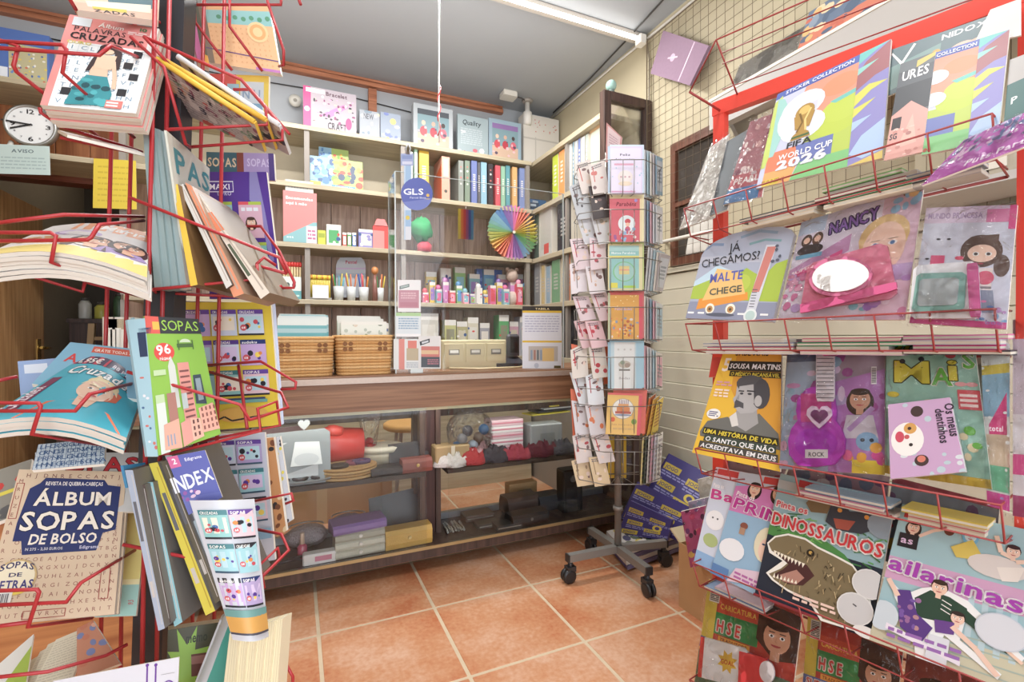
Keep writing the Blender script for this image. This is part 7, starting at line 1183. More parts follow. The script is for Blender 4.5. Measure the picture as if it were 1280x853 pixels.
for i, (px0, px1, lab) in enumerate(((417, 431, 'leftmost'), (434, 446, 'second from left'), (449, 462, 'third from left'), (470, 481, 'rightmost'))):
    xa_, xb2 = onY(px0, 420, 3.52).x, onY(px1, 420, 3.52).x; cx_ = (xa_ + xb2) / 2; r_ = (xb2 - xa_) / 2
    o = obj('pen_cup', M().lathe((cx_, 3.54, S4), [(r_ * .8, 0), (r_, .10), (r_ * .92, .10), (r_ * .75, .004)], 'c8cccc', 14), PLAST, None, lab + ' clear pen cup in the row on the fourth shelf', 'cup')
    for k in range(6):
        t = R.uniform(0, 6.28); c = R.choice(('d84a70', '3a9a58', 'e0c83c', '3a58b0', 'e8e4dc', '2f2f34', 'e07a3c', '5ab0c0')); a_, b_ = V((cx_ + .3 * r_ * cos(t), 3.54 + .3 * r_ * sin(t), S4 + .005)), V((cx_ + 1.2 * r_ * cos(t), 3.54 + .9 * r_ * sin(t), S4 + .17 + R.uniform(-.02, .03)))
        obj('pen', M().tube([a_, a_.lerp(b_, .8), b_], [.005, .005, .0035], c, 6), PLAST, o)
o = empty('wooden_figure', V((onY(469, 420, 3.52).x, 3.52, S4)), 'small wooden ball headed figure between the pen cups', 'figure'); x_ = ORG[o.name].x
obj('body', M().lathe((x_, 3.52, S4), [(.02, 0), (.018, .09), (.01, .19)], '8a5a50', 10), PLAST, o); obj('head', M().blob((x_, 3.52, S4 + .22), .025, .025, .028, 'd0884c', 12, 8), PLAST, o); obj('stem', M().lathe((x_, 3.52, S4 + .10), [(.008, 0), (.008, .1)], 'd89a60', 8), PLAST, o)
# toys behind the screen
PINKS = ('d86a98', 'e0c04a', '7fb8c4', 'c88ac0', 'd8505c', '8ab870', 'e8a0b8', '9a7ac0', 'e0dcd8', '5a98c8')
CN = ('rose pink', 'yellow', 'sky blue', 'orchid', 'red', 'green', 'light pink', 'purple', 'white', 'blue')
ORD = ('first', 'second', 'third', 'fourth', 'fifth', 'sixth', 'seventh', 'eighth', 'ninth', 'tenth', 'eleventh', 'twelfth', 'thirteenth', 'fourteenth', 'fifteenth', 'sixteenth', 'seventeenth')
for i in range(16):
    px = 529 + i * 8.4; w_ = 7; yt = 352 + R.uniform(0, 16); Y = 3.49 + .05 * (i % 2); c = i % 10; c2 = PINKS[(i * 3 + 4) % 10]
    o = toybox(px, px + w_, yt, S4, Y, .05, PINKS[c], c2, '%s toy pack, %s from the left in the row of bright toys' % (CN[c], ORD[i]), 'toy', 'toy_pack')
    if i % 3 != 1: zt = onY(px + 3.5, yt, Y).z; x_ = onY(px + 3.5, 420, Y).x; obj('toy_head', M().blob((x_, Y + .03, zt + .012), .022, .022, .025, c2, 10, 7), PLAST, o)
for i in range(7):
    px = 533 + i * 18; Y = 3.66; yt = 334 + R.uniform(0, 10); toybox(px, px + 13, yt, S4, Y, .05, PINKS[(i * 7 + 1) % 10], PINKS[(i * 5 + 2) % 10], '%s boxed toy, %s in the back row of bright toys' % (CN[(i * 7 + 1) % 10], ORD[i]), 'toy')
sb('toy_box', 'deep blue card box standing behind the bright toys', 'box', 596, 628, 337, S4, 3.70, .05, '3a60b0', lambda a: a.dots(6, ('e0dcd8', '6a90d0'), .05, .1, 3))
p = onY(640, 345, 3.55); o = obj('plush_toy', M().blob(p, .05, .05, .055, 'c8b0a0', 12, 8, .05), CLOTH, None, 'beige plush bear above the bright toys', 'toy'); [obj('ear', M().blob(p + V((s * .04, 0, .05)), .018, .015, .018, 'b89a8a', 8, 6), CLOTH, o) for s in (-1, 1)]
obj('plush_body', M().blob((p.x, p.y, S4 + .055), .055, .05, .06, 'd8c4b8', 12, 8), CLOTH, o)
# on the low shelf behind the counter
for i, (x0, x1, yt, c, nm) in enumerate(((524, 548, 392, 'c8c4b8', 'pale grey'), (528, 544, 408, 'd87a6c', 'coral'), (556, 570, 400, 'b8b878', 'olive green'), (571, 584, 402, 'b0a878', 'khaki'), (585, 598, 397, 'cfc8b0', 'cream'), (600, 612, 404, '9a98a0', 'grey'), (624, 636, 394, '58a868', 'green'), (637, 648, 402, 'd0a0b0', 'pink'), (650, 664, 396, 'a8acb4', 'silver grey'), (430, 446, 408, '4a4a60', 'dark blue'), (448, 470, 414, 'b05a50', 'brick red'), (478, 489, 404, 'a8a49c', 'stone grey'))):
    toybox(x0, x1, yt, S5, 3.5 + .02 * (i % 2), .12, c, ('d8d4c8', 'e0d8cc', '8a8a70', 'c8c0a8')[i % 4], nm + ' carton on the low shelf behind the counter', 'box', 'carton')
SEC[0] = 'on the right hand shelves'
# ================================================================== right hand shelves
def sr(name, label, cat, px0, px1, pyt, z, X, dep, col, art=None):
    a_, b_ = onX(px0, 420, X), onX(px1, 420, X); zt = onX((px0 + px1) / 2, pyt, X).z
    return sheet(name, [(X, a_.y, zt), (X, b_.y, zt), (X, b_.y, z + .0005), (X, a_.y, z + .0005)], dep, art, col, 'd8d0c0', label=label, cat=cat)
for x0, x1, yt, c, nm in ((691, 698, 194, 'b8c814', 'lime green'), (699, 706, 188, 'e0944c', 'orange'), (708, 711, 182, '8a9890', 'grey green'), (712, 715, 180, 'c4c4c0', 'pale grey'), (716, 718, 177, '7a98a8', 'blue grey'), (719, 722, 176, 'b8c0c4', 'silver'), (723, 726, 173, '6a78a8', 'indigo'), (727, 731, 171, 'c8ccc8', 'white'), (732, 735, 168, '9aa49c', 'sage')):
    sr('binder', nm + ' folder standing upright on the upper right shelf', 'folder', x0, x1, yt, S2, XS + .03, .22, c, lambda a: a.small(.3, .3, .7, .8, 6, 'e0dcd4', 2))
o = sr('picture_frame', 'wooden picture frame leaning at the front of the upper right shelf', 'frame', 737, 752, 158, S2, XS + .05, .02, 'c8a478', lambda a: (a.rect(.12, .08, .88, .92, 'c8d0c0'), a.rect(.2, .15, .8, .85, 'b4c0b0')))
o = sr('picture_frame', 'second picture frame with a pink mount behind the wooden one', 'frame', 752, 757, 150, S2, XS + .08, .02, 'b08078', lambda a: a.rect(.15, .1, .85, .9, 'd0b8b0'))
for x0, x1, yt, z, c, nm in ((668, 674, 262, S3, '4a5a50', 'dark green'), (675, 690, 258, S3, 'c4c2bc', 'light grey'), (697, 714, 252, S3, '2f2d30', 'black'), (668, 675, 330, S4, '8a8a8c', 'grey'), (677, 681, 332, S4, 'c8b078', 'straw yellow'), (683, 688, 333, S4, '8fa8b8', 'pale blue'), (690, 700, 325, S4, '6a9a70', 'leaf green'), (702, 705, 318, S4, 'd8c8a0', 'ivory'), (707, 709, 316, S4, '3a8a58', 'emerald'), (711, 713, 316, S4, 'd8743c', 'tangerine')):
    sr('binder', nm + ' file on the ' + ('middle' if z == S3 else 'lower') + ' right shelf', 'folder', x0, x1, yt, z, XS + .03, .22, c, (lambda a: (a.rect(.1, .15, .9, .9, 'b8b6b0'), a.rect(.35, .05, .75, .25, 'd04a40'))) if nm == 'light grey' else (lambda a: a.small(.25, .3, .75, .7, 5, 'b8b4ac', 3)))
o = sr('stereo_speaker', 'black speaker box on the low right shelf behind the card stand', 'speaker', 703, 722, 342, S5 + .0, XS + .04, .2, '26262a', lambda a: (a.ell(.5, .35, .35, '3a3a3e'), a.ell(.5, .35, .15, '18181a'), a.ell(.5, .75, .2, '3a3a3e')))
o = sr('printer', 'grey plastic machine on the low right shelf beside the black speaker', 'printer', 688, 702, 408, S5, XS + .04, .2, '6a6e70', lambda a: (a.rect(.1, .6, .9, .7, '3a3c40'), a.rect(.1, .1, .9, .4, '5a5e60')))
SEC[0] = 'on the counter'
# ================================================================== on the counter
def basket(px0, px1, pyt, lab, Yc, dep=.26):
    x0, x1 = onY(px0, 440, Yc).x, onY(px1, 440, Yc).x; z1 = onY((px0 + px1) / 2, pyt, Yc).z; c = V(((x0 + x1) / 2, Yc + dep / 2, CT)); b = empty('wicker_basket', c, lab, 'basket')
    W = (x1 - x0) / 2; D = dep / 2; H = z1 - CT; m = M(); n = 13; rr = H / n / 2
    def ring(z, k): 
        r = .04; P = []
        for cx, cy, a0_ in ((W - r, D - r, 0), (-W + r, D - r, pi / 2), (-W + r, -D + r, pi), (W - r, -D + r, 1.5 * pi)):
            for i in range(4): t = a0_ + i * pi / 6; P.append(c + V(((cx + r * cos(t)) * k, (cy + r * sin(t)) * k, z)))
        return P + [P[0]]
    for i in range(n): k = .93 + .07 * i / (n - 1); obj('coil', M().tube(ring(rr + i * 2 * rr, k), rr * 1.15, ('d9a866', 'cf9a56', 'deb478')[i % 3], 6, False), WICK, b)
    obj('basket_floor', M().box(c + V((-W * .9, -D * .9, .002)), c + V((W * .9, D * .9, .01)), 'b8854a'), WICK, b)
    m = M()
    for s in (-1, 1):
        for dx in (-.012, .012):
            for dz in (-.012, .012): m.lathe(c + V((s * W * .62 + dx, -D * .995 - .004, H * .72 + dz)), [(.010, 0), (.010, .004)], '8a5a30', 10, V((0, -1, 0)))
    obj('knot_ornament', m, WICK, b, kind='stuff'); return b, c, W, D, H
WICK = mat('wicker', .7, noise=.18, nscale=110, bump=.5, bscale=140)
b1, c1, W1, D1, H1 = basket(341, 417, 421, 'left woven basket of turquoise packets on the counter', CY + .03)
b2, c2, W2, D2, H2 = basket(421, 491, 419, 'right woven basket of white flowered packets on the counter', CY + .035)
def packet(c, W, dy, H, top, col, art, lab, k): 
    return sheet('paper_packet', [(c.x - W + k, c.y + dy + .02, CT + top), (c.x + W + k, c.y + dy + .02, CT + top - .002 * k), (c.x + W + k, c.y + dy, CT + .02), (c.x - W + k, c.y + dy, CT + .02)], .006, art, col, label=lab, cat='packet', wrap=0)
tq = lambda a: (a.rect(0, .86, 1, 1, 'e0e8e4'), a.rect(0, .0, 1, .72, '5fb0b8'), a.rect(0, .72, 1, .8, 'a8ccd0'))
fl_ = lambda a: (a.dots(26, ('8aa070', 'b8c0b0', '6a7a60', 'd8c8b0'), .02, .06, 4, (.05, .4, .95, .95)), a.rect(0, .93, 1, 1, 'e8e6dc'))
for i in range(5): packet(c1, W1 * .84, -.07 + i * .04, H1, H1 + .085 + i * .006, ('6ab4ba', '8cc0c4', 'cfdcd8', '9ac8cc', 'c4d0cc')[i], tq if i < 3 else None, ('first', 'second', 'third', 'fourth', 'fifth')[i] + ' turquoise packet from the front in the left basket', (-.004, .006, -.002, .008, 0)[i])
for i in range(5): packet(c2, W2 * .84, -.07 + i * .04, H2, H2 + .065 + i * .008, ('e4e6da', 'd8ddd0', 'e8e8e0', 'cfd8c4', 'd8d0c0')[i], fl_, ('first', 'second', 'third', 'fourth', 'fifth')[i] + ' white flowered packet from the front in the right basket', (.005, -.006, .003, -.004, 0)[i])
# clear screen
AY = 2.335; ax0, ax1 = onY(494, 300, AY).x, onY(704, 300, AY).x; AZ = 1.926
sc = empty('counter_screen', ((ax0 + ax1) / 2, AY, CT), 'tall clear acrylic screen standing on the counter', 'screen')
sc_p = obj('screen_panel', M().box((ax0, AY - .002, CT), (ax1, AY + .002, AZ), 'fff'), ACRYL, sc)
obj('side_panel', M().box((ax0 - .002, AY + .003, CT), (ax0 + .002, AY + .17, AZ), 'fff'), ACRYL, sc)
EDGE = mat('acrylic_edge', .25, col='c8d2d0')
for x in (ax0, ax1): obj('screen_edge', M().box((x - .003, AY - .003, CT), (x + .003, AY + .003, AZ), 'c8d2d0'), EDGE, sc)
obj('screen_edge', M().box((ax0, AY - .0025, AZ), (ax1, AY + .0025, AZ + .003), 'c8d2d0'), EDGE, sc); obj('screen_edge', M().box((ax0 - .003, AY + .165, CT), (ax0 + .002, AY + .17, AZ), 'c8d2d0'), EDGE, sc)
for x in (ax0 + .1, ax1 - .1): obj('screen_foot', M().box((x - .03, AY - .004, CT), (x + .03, AY + .05, CT + .02), 'd8dedc'), PLAST, sc)
def stick(name, lab, px0, px1, py0, py1, col, art, cat='sign', Y=AY - .006, pts=None, th=.0015):
    q = [onY(px0, py0, Y), onY(px1, py0 + .2, Y), onY(px1, py1 + .2, Y), onY(px0, py1, Y)]
    return outline(q, pts, th, col, name, lab, cat, art) if pts else sheet(name, q, th, art, col, label=lab, cat=cat)
stick('round_sign', 'round violet blue courier sign with white letters on the clear screen', 501, 541, 222, 263, '5662b0', lambda a: (a.poly([(.5 + .5 * cos(t * pi / 12), .5 + .5 * sin(t * pi / 12)) for t in range(14, 24)], '6f7cc0'), a.text('GLS', .08, .48, .19, 'eceef6', w=.62), a.ell(.84, .46, .05, 'd8b04c'), a.text('Parcel Shop', .28, .36, .06, 'c4cae6', w=.5), a.rect(.78, .34, .9, .36, 'd8c05c')), pts=CIRC, th=.004)
stick('hanging_badge', 'blue lanyard badge clipped to the top of the screen', 501, 517, 192, 207, '98a4cc', lambda a: (a.rect(.1, .1, .9, .35, 'c8cce0'), a.rect(.1, .55, .9, .85, '8090c0')), 'badge'); 
o = stick('shop_strap', 'light blue strap hanging from the badge down the screen edge', 505, 514, 207, 300, '98b8d8', lambda a: (a.rect(0, .0, 1, .18, 'd0d4dc'), a.rect(0, .0, .2, 1, 'b8cce0'), a.ell(.5, .3, .3, 'd8c040'), a.rect(0, .4, 1, .5, 'c8d4e4')), 'strap', AY - .0045)
obj('metal_clip', M().tube([onY(509, 193, AY - .006), onY(507, 186, AY - .006), onY(510, 180, AY - .006), onY(513, 186, AY - .006), onY(511, 193, AY - .006)], .005, 'b8b8ba', 6), METAL, o)
def a_term(a): a.rect(0, 0, 1, 1, 'e2e2e2'); a.poly(((.08, .80), (.5, .88), (.5, .78), (.08, .70)), '6a7a78'); a.poly(((.13, .79), (.46, .85), (.46, .80), (.13, .74)), 'a8b8b4'); a.rect(.04, .12, .92, .68, 'c08a98'); a.small(.14, .4, .8, .62, 3, 'd8b4bc', 3); a.rect(.1, .16, .86, .3, 'b87a8a')
stick('payment_notice', 'pale notice with a dusty pink panel taped to the clear screen', 497, 526, 350, 390, 'e2e2e2', a_term, 'notice')
def a_term2(a): a.rect(0, 0, 1, 1, 'd8d6d4'); a.poly(((.05, .82), (.5, .92), (.5, .80), (.08, .70)), '3a4044'); a.poly(((.14, .81), (.44, .87), (.44, .81), (.16, .75)), 'c8ccd0'); a.rect(.12, .04, .95, .68, '4a5058'); a.rect(.12, .36, .95, .68, 'c8746c'); a.rect(.12, .44, .9, .56, 'd8b48a'); a.small(.4, .12, .9, .3, 3, 'b8707c', 2)
stick('payment_notice', 'lower notice with a dark and coral panel taped to the screen', 523, 551, 420, 461, 'd8d6d4', a_term2, 'notice')
stick('printed_sheet', 'white sheet with a salmon stripe low on the left of the screen', 492, 524, 424, 462, 'd8dad8', lambda a: (a.rect(.2, 0, .42, 1, 'd88478'), a.rect(.55, .7, .9, .95, 'd87868'), a.rect(.5, .3, 1, .7, 'b8a888'), a.small(.5, .05, .95, .25, 3, 'a8b0b8', 4)), 'sheet', AY - .0045)
stick('printed_sheet', 'white sheet with a green heading on the left of the screen', 495, 526, 391, 421, 'd4dce0', lambda a: (a.rect(0, .86, 1, 1, 'a8cc90'), a.small(.1, .3, .9, .8, 5, '8aa8c0', 3), a.rect(0, 0, 1, .12, 'e8e8e8')), 'sheet', AY - .0045)
def a_price(a): a.rect(0, 0, 1, 1, 'd8d8de'); a.rect(0, .93, 1, 1, '3a3430'); a.text('TABELA', .32, .945, .03, 'e8d4a0', w=.36); a.rect(0, .895, 1, .93, 'dcb41c'); a.small(.06, .58, .94, .86, 7, 'a8a8c0', 3, .35); a.rect(0, .42, 1, .45, 'dcb41c'); a.rect(.15, .12, .9, .36, 'b8b0a8'); a.rect(.5, .12, .8, .33, 'd8b470'); [a.rect(.2 + i * .08, .14, .25 + i * .08, .3, ('8a98a8', 'a8786a', '6a7478')[i % 3]) for i in range(4)]; a.rect(.8, .01, .98, .05, '5a4a20'); a.ell(.35, .05, .06, 'b8bcc8')
stick('price_list', 'white price list with yellow bands standing right on the clear screen', 653, 702, 383, 461, 'd8d8de', a_price, 'notice')
# drawer cabinet, mouse, phone, pen tray
Yd = 2.56; xd0, xd1 = onY(552, 440, Yd).x, onY(633, 440, Yd).x; zd = onY(590, 425, Yd).z
CREAM = mat('cream_plastic', .4, col='d6c99c', noise=.03); o = obj('drawer_cabinet', M().rbox((xd0, Yd, CT), (xd1, Yd + .18, zd), 'd6c99c', .006), CREAM, None, 'cream desk cabinet with three drawers side by side on the counter', 'drawers')
for i in range(3):
    a_, b_ = xd0 + .012 + (xd1 - xd0 - .012) * i / 3, xd0 + (xd1 - xd0 - .012) * (i + 1) / 3; d = obj('drawer', M().rbox((a_, Yd - .008, CT + .035), (b_, Yd, zd - .02), 'd9cda2', .003), CREAM, o)
    m_ = (a_ + b_) / 2; obj('label_holder', M().box((m_ - .03, Yd - .012, CT + .075), (m_ + .03, Yd - .008, CT + .105), '8a8478').box((m_ - .024, Yd - .0125, CT + .086), (m_ + .024, Yd - .012, CT + .101), 'dcd8cc'), METAL, d)
p = onZ(607, 457, CT); o = obj('computer_mouse', M().blob(p + V((0, 0, .014)), .05, .034, .024, '2c2c30', 16, 8), PLAST, None, 'black computer mouse lying in front of the cream drawers', 'mouse'); obj('mouse_wheel', M().blob(p + V((0, -.016, .034)), .012, .012, .008, '9a9ca0', 8, 5), PLAST, o)
p = onZ(640, 459, CT) + V((0, .06, 0)); o = empty('desk_telephone', p, 'dark desk telephone with its handset up, right of the cream drawers', 'telephone')
obj('base', M().hexa((p + V((-.09, -.05, 0)), p + V((.09, -.05, 0)), p + V((.09, -.05, .02)), p + V((-.09, -.05, .02)), p + V((-.09, .1, 0)), p + V((.09, .1, 0)), p + V((.09, .1, .07)), p + V((-.09, .1, .07))), '3a3a44'), PLAST, o)
obj('handset', M().tube([p + V((-.085, -.03, .035)), p + V((-.08, .0, .06)), p + V((-.05, .07, .085))], [.018, .014, .02], '2a2a30', 8), PLAST, o)
obj('monitor', M().rbox(p + V((.01, .02, .06)), p + V((.09, .06, .19)), '4a4a50', .02), PLAST, o); obj('monitor_face', M().box(p + V((.025, .017, .08)), p + V((.075, .02, .17)), '1e1e22'), PLAST, o)
p = onZ(640, 463, CT); obj('pen_tray', M().tube([onZ(562, 462, CT) + V((0, 0, .006)), onZ(600, 462.6, CT) + V((0, 0, .006)), onZ(650, 460.6, CT) + V((0, 0, .006)), onZ(656, 458, CT) + V((0, 0, .006))], .006, 'dcc89a', 6), PLAST, None, 'cream plastic strip lying along the counter before the drawers', 'strip')
p = onZ(486, 463, CT); [obj('leaflet', M().box(p + V((-.03, .01 * k, 0.003 * k)), p + V((.12, .08 + .01 * k, .003 * k + .0025)), 'd8dce0'), PRINT, None, ('lower', 'upper')[k] + ' leaflet lying between the basket and the screen', 'leaflet') for k in (0, 1)]
SEC[0] = 'inside the display counter'
# ================================================================== inside the display counter
BZ = .1325; MZ2 = MZ + .001
def at(px, py, z):
    p = onZ(px, py, z); p.y = min(max(p.y, CY + .022), CY + .2); return p
def wallet(px, py, z, w_, d_, h_, col, lab, stud=None, yaw=0, name='wallet', bz=None):
    p = at(px, py, bz or z); p.z = z; p.y = max(p.y, CY + .03); c, s_ = cos(yaw), sin(yaw); X_, Y_ = V((c, s_, 0)), V((-s_, c, 0)); m = M()
    P = lambda a, b, e: p + X_ * a + Y_ * b + V((0, 0, e))
    prof = [(0, .0), (-.006, h_ * .3), (-.004, h_ * .75), (.008, h_), (d_ - .01, h_), (d_, h_ * .6), (d_, 0)]
    N = len(prof); k = [P(a, y, e) for a in (-w_ / 2, w_ / 2) for y, e in prof]; m.add(k, [tuple(range(N)), tuple(range(2 * N - 1, N - 1, -1))] + [(i, i + N, (i + 1) % N + N, (i + 1) % N) for i in range(N)], col)
    o = obj(name, m, LEATH, None, lab, 'wallet'); f = M(); f.add([P(-w_ / 2 * .99, -.0075, h_ * .42), P(w_ / 2 * .99, -.0075, h_ * .42), P(w_ / 2, -.0055, h_ * .8), P(w_ / 2, .008, h_ + .0022), P(w_ / 2, d_ - .012, h_ + .0022), P(-w_ / 2, d_ - .012, h_ + .0022), P(-w_ / 2, .008, h_ + .0022), P(-w_ / 2, -.0055, h_ * .8)], ((0, 1, 2, 7), (7, 2, 3, 6), (6, 3, 4, 5)), col); obj('flap', f, LEATH, o)
    if stud: obj('clasp', M().lathe(P(0, -.0078, h_ * .55), [(.009, 0), (.007, .005)], stud, 12, -Y_), METAL, o)
    return o
def purse(px, py, z, r, h_, col, lab, seed, mat_=None):
    p = at(px, py, z); o = obj('coin_purse', M().blob(p + V((0, r * .7, h_ * .5)), r, r * .62, h_ * .52, col, 18, 10, .05, seed), mat_ or GLITT, None, lab, 'purse'); obj('zip', M().tube([p + V((r * .8 * cos(t), r * .7 + r * .5 * sin(t), h_ * .98)) for t in [pi * k / 6 for k in range(7)]], .004, 'b8b4b0', 5), METAL, o); return o
# lower left
wallet(512, 684, BZ, .225, .09, .085, 'c49a40', 'mustard yellow wallet on the bottom shelf of the counter', 'd8c890', .04)
for i in range(3): wallet(453, 702, BZ + i * .037, .22, .12, .036, ('b8b4a4', 'c4c0b0', 'a8a494')[i], ('lowest', 'middle', 'upper')[i] + ' beige wallet of the stack on the bottom shelf', 'd8d8d4', .03, bz=BZ)
wallet(453, 702, BZ + .111, .24, .13, .038, '8a6aa8', 'violet wallet lying on top of the beige wallets', None, .10, bz=BZ)
purse(436, 673, BZ, .10, .115, '8a7a98', 'grey violet sequined purse at the back of the bottom shelf', 2); purse(383, 690, BZ, .10, .10, 'b8aab0', 'silver and black sequined purse on the bottom shelf at left', 5)
p = at(378, 697, BZ); o = obj('nail_polish', M().lathe(p, [(.018, 0), (.022, .01), (.022, .05), (.010, .062)], 'c04a6a', 12), mat('polish_glass', .15, coat=.6), None, 'little bottle of rose nail polish with a beige cap', 'nail polish'); obj('cap', M().lathe(p + V((0, 0, .062)), [(.011, 0), (.009, .05)], 'd8b8a0', 10), PLAST, o)
p = at(400, 707, BZ); o = obj('cosmetic_pack', M().rbox(p + V((-.07, 0, 0)), p + V((.07, .05, .045)), 'dcd8d8', .006), PLAST, None, 'small white pack with a pink pattern beside the nail polish', 'pack'); obj('pack_print', M().box(p + V((-.02, -.001, .012)), p + V((.05, 0, .034)), 'c87a94'), PRINT, o)
p = at(362, 706, BZ); [obj('hair_clip', M().tube([p + V((-.05 + .03 * k, .0 + .02 * k, .01)), p + V((.0 + .03 * k, .02 * k, .018)), p + V((.04 + .03 * k, .02 + .02 * k, .01))], .007, '3a3034', 6), PLAST, None, ('nearer', 'farther')[k] + ' dark hair clip at the left end of the bottom shelf', 'clip') for k in (0, 1)]
p = at(500, 668, BZ) + V((0, .05, 0)); sheet('dark_board', [p + V((-.14, .05, .17)), p + V((.13, .05, .20)), p + V((.13, 0, .0)), p + V((-.14, 0, .0))], .01, lambda a: a.line(((.25, .6), (.6, .0)), .008, '1c1c20'), '33363e', label='dark grey board leaning behind the mustard yellow wallet', cat='board')
# middle left shelf
p = at(376, 604, MZ2); 
p.y = CY + .045; o = empty('photo_frame', p, 'silver photo frame with a heart on top on the middle shelf', 'frame'); q = [V((p.x - .17, p.y + .055, MZ2 + .225)), V((p.x + .125, p.y + .055, MZ2 + .235)), V((p.x + .125, p.y, MZ2)), V((p.x - .17, p.y, MZ2))]
SILV = mat('brushed_silver', .5, metal=.3, col='8f9598'); f_ = outline(q, RRECT, .014, 'b4b8ba', 'frame_body', None, None, lambda a: (a.rect(.17, .14, .82, .80, 'c8ccd0')), parent=o); f_.data.materials[0] = SILV
outline([x + V((.20 * (1 if i in (0, 3) else -1) * .29, -.004 - .002, .185 * .0)) * 1 for i, x in enumerate(q)] if False else [onY(365, 553, p.y + .04), onY(402, 552, p.y + .04), onY(403, 580, p.y + .008), onY(363, 584, p.y + .008)], [(0, 0), (1, 0), (.92, 1), (.1, 1)], .004, 'e4e8ea', 'frame_picture', None, None, lambda a: a.ell(.5, .25, .4, 'd0d6da', .22), parent=o)
outline([V((p.x - .01, p.y + .05, MZ2 + .28)), V((p.x + .04, p.y + .05, MZ2 + .28)), V((p.x + .04, p.y + .05, MZ2 + .232)), V((p.x - .01, p.y + .05, MZ2 + .232))], HEART, .01, 'a8acae', 'heart', None, None, None, parent=o)
p = at(380, 612, MZ2); o = obj('oval_tray', M().lathe(p + V((.0, .05, .006)), [(.02, 0), (.14, .006), (.15, .018), (.142, .018), (.13, .010)], 'a8aeb0', 28, sy=.4), SILV, None, 'flat oval silver tray with dark beads before the photo frame', 'tray'); obj('beads', M().tube([p + V((-.07 + .012 * i, .02 + .02 * sin(i), .026)) for i in range(12)], .008, '3a3438', 6), PLAST, o)
p = at(412, 572, MZ2) + V((0, .10, 0)); p.z = MZ2; p.y = CY + .2; o = obj('gift_roll', M().tube([p + V((-.16, .05, .12)), p + V((-.02, .05, .12)), p + V((.14, .05, .115))], [.085, .09, .08], 'd63a34', 16), PLAST, None, 'bright red wrapped roll at the back of the middle shelf', 'gift'); obj('bow', M().blob(p + V((.0, .0, .20)), .05, .03, .03, 'e04840', 10, 6, .2, 4), PLAST, o)
obj('roll_stand', M().box(p + V((-.12, .0, .0)), p + V((.12, .1, .045)), 'b8342e'), PLAST, o)
p = at(352, 560, MZ2) + V((0, .05, 0)); p.z = MZ2; p.y = min(p.y, CY + .21); sheet('gift_box', [p + V((-.11, 0, .23)), p + V((.12, 0, .235)), p + V((.12, 0, 0)), p + V((-.11, 0, 0))], .06, lambda a: (a.text('More', .35, .5, .12, 'e8e0e0', w=.4), a.ell(.85, .56, .08, 'b8bcbe', .07)), '8a6a6c', label='dusty rose box with pale lettering behind the photo frame', cat='box')
p = at(439, 606, MZ2); o = obj('woven_basket', M().lathe(p + V((0, .085, 0)), [(.115, 0), (.125, .02), (.128, .05), (.12, .05), (.112, .012)], 'b8935c', 28, sy=.68), WICK, None, 'shallow round woven basket on the middle shelf', 'basket')
for k in range(4): obj('coil', M().tube([p + V((.127 * cos(2 * pi * i / 28), .085 + .086 * sin(2 * pi * i / 28), .006 + k * .0135)) for i in range(29)], .0072, ('c8a26a', 'b08850')[k % 2], 5, False), WICK, o)
for k, (dx, dy, c, nm) in enumerate(((-.04, .06, '4a4038', 'dark'), (.03, .08, '8a4a58', 'plum'), (.06, .07, '5a4868', 'violet'))): obj('hair_tie', M().tube([p + V((dx + .035 * cos(t), dy + .025 * sin(t), .058 + .004 * k)) for t in [2 * pi * i / 14 for i in range(15)]], .010, c, 6, False), CLOTH, None, nm + ' hair tie lying in the shallow woven basket', 'hair tie')
p = at(438, 582, MZ2); o = obj('tulle_bag', M().blob(p + V((0, .07, .055)), .10, .06, .06, 'd8d0c4', 16, 9, .14, 6), CLOTH, None, 'crumpled cream tulle bag behind the woven basket', 'bag'); obj('ribbon', M().tube([p + V((-.04, .02, .09)), p + V((.0, .015, .11)), p + V((.05, .02, .085))], .006, 'c8b898', 6), CLOTH, o)
p = at(482, 588, MZ2) + V((0, .03, 0)); p.z = MZ2; o = obj('round_box', M().lathe(p + V((0, .08, 0)), [(.10, 0), (.105, .06), (.105, .075)], 'c4b8a0', 26, sy=.75), PLAST, None, 'round cream box with a lid at the back of the middle shelf', 'box'); obj('lid', M().lathe(p + V((0, .08, .076)), [(.112, 0), (.112, .022), (.10, .028)], 'd8cfba', 26, sy=.75), PLAST, o)
wallet(492, 601, MZ2, .17, .10, .032, '2e2a2c', 'flat black wallet on the middle shelf left of the red brown one', None, .03); wallet(528, 597, MZ2, .145, .07, .062, '8c4a40', 'red brown wallet at the right end of the left middle shelf', 'c8a860', .03)
p = at(515, 590, MZ2) + V((.0, .09, 0)); p.z = MZ2; sheet('mirror_stand', [p + V((-.09, .04, .115)), p + V((.11, .04, .12)), p + V((.11, 0, 0)), p + V((-.09, 0, 0))], .012, lambda a: a.rect(.05, .08, .95, .92, '2c2628'), '3a3230', label='dark framed panel leaning behind the red brown wallet', cat='frame')
p = at(449, 560, MZ2) + V((0, .05, 0)); p.z = MZ2; p.y = CY + .24; o = obj('rose_sleeve', M().lathe(p, [(.02, 0), (.05, .22), (.06, .26)], 'fff', 12), FILM, None, 'clear sleeve holding a red fabric rose on the middle shelf', 'flower'); [obj('petal', M().blob(p + V((.018 * cos(t), -.018 * sin(t), .09 + .01 * k)), .022, .016, .022, 'c01f28', 8, 6), CLOTH, o) for k, t in enumerate((0, 1.6, 3.1, 4.7))]
obj('stem', M().tube([p + V((0, 0, .005)), p + V((0, 0, .08))], .004, '4a6a3a', 6), PLAST, o)
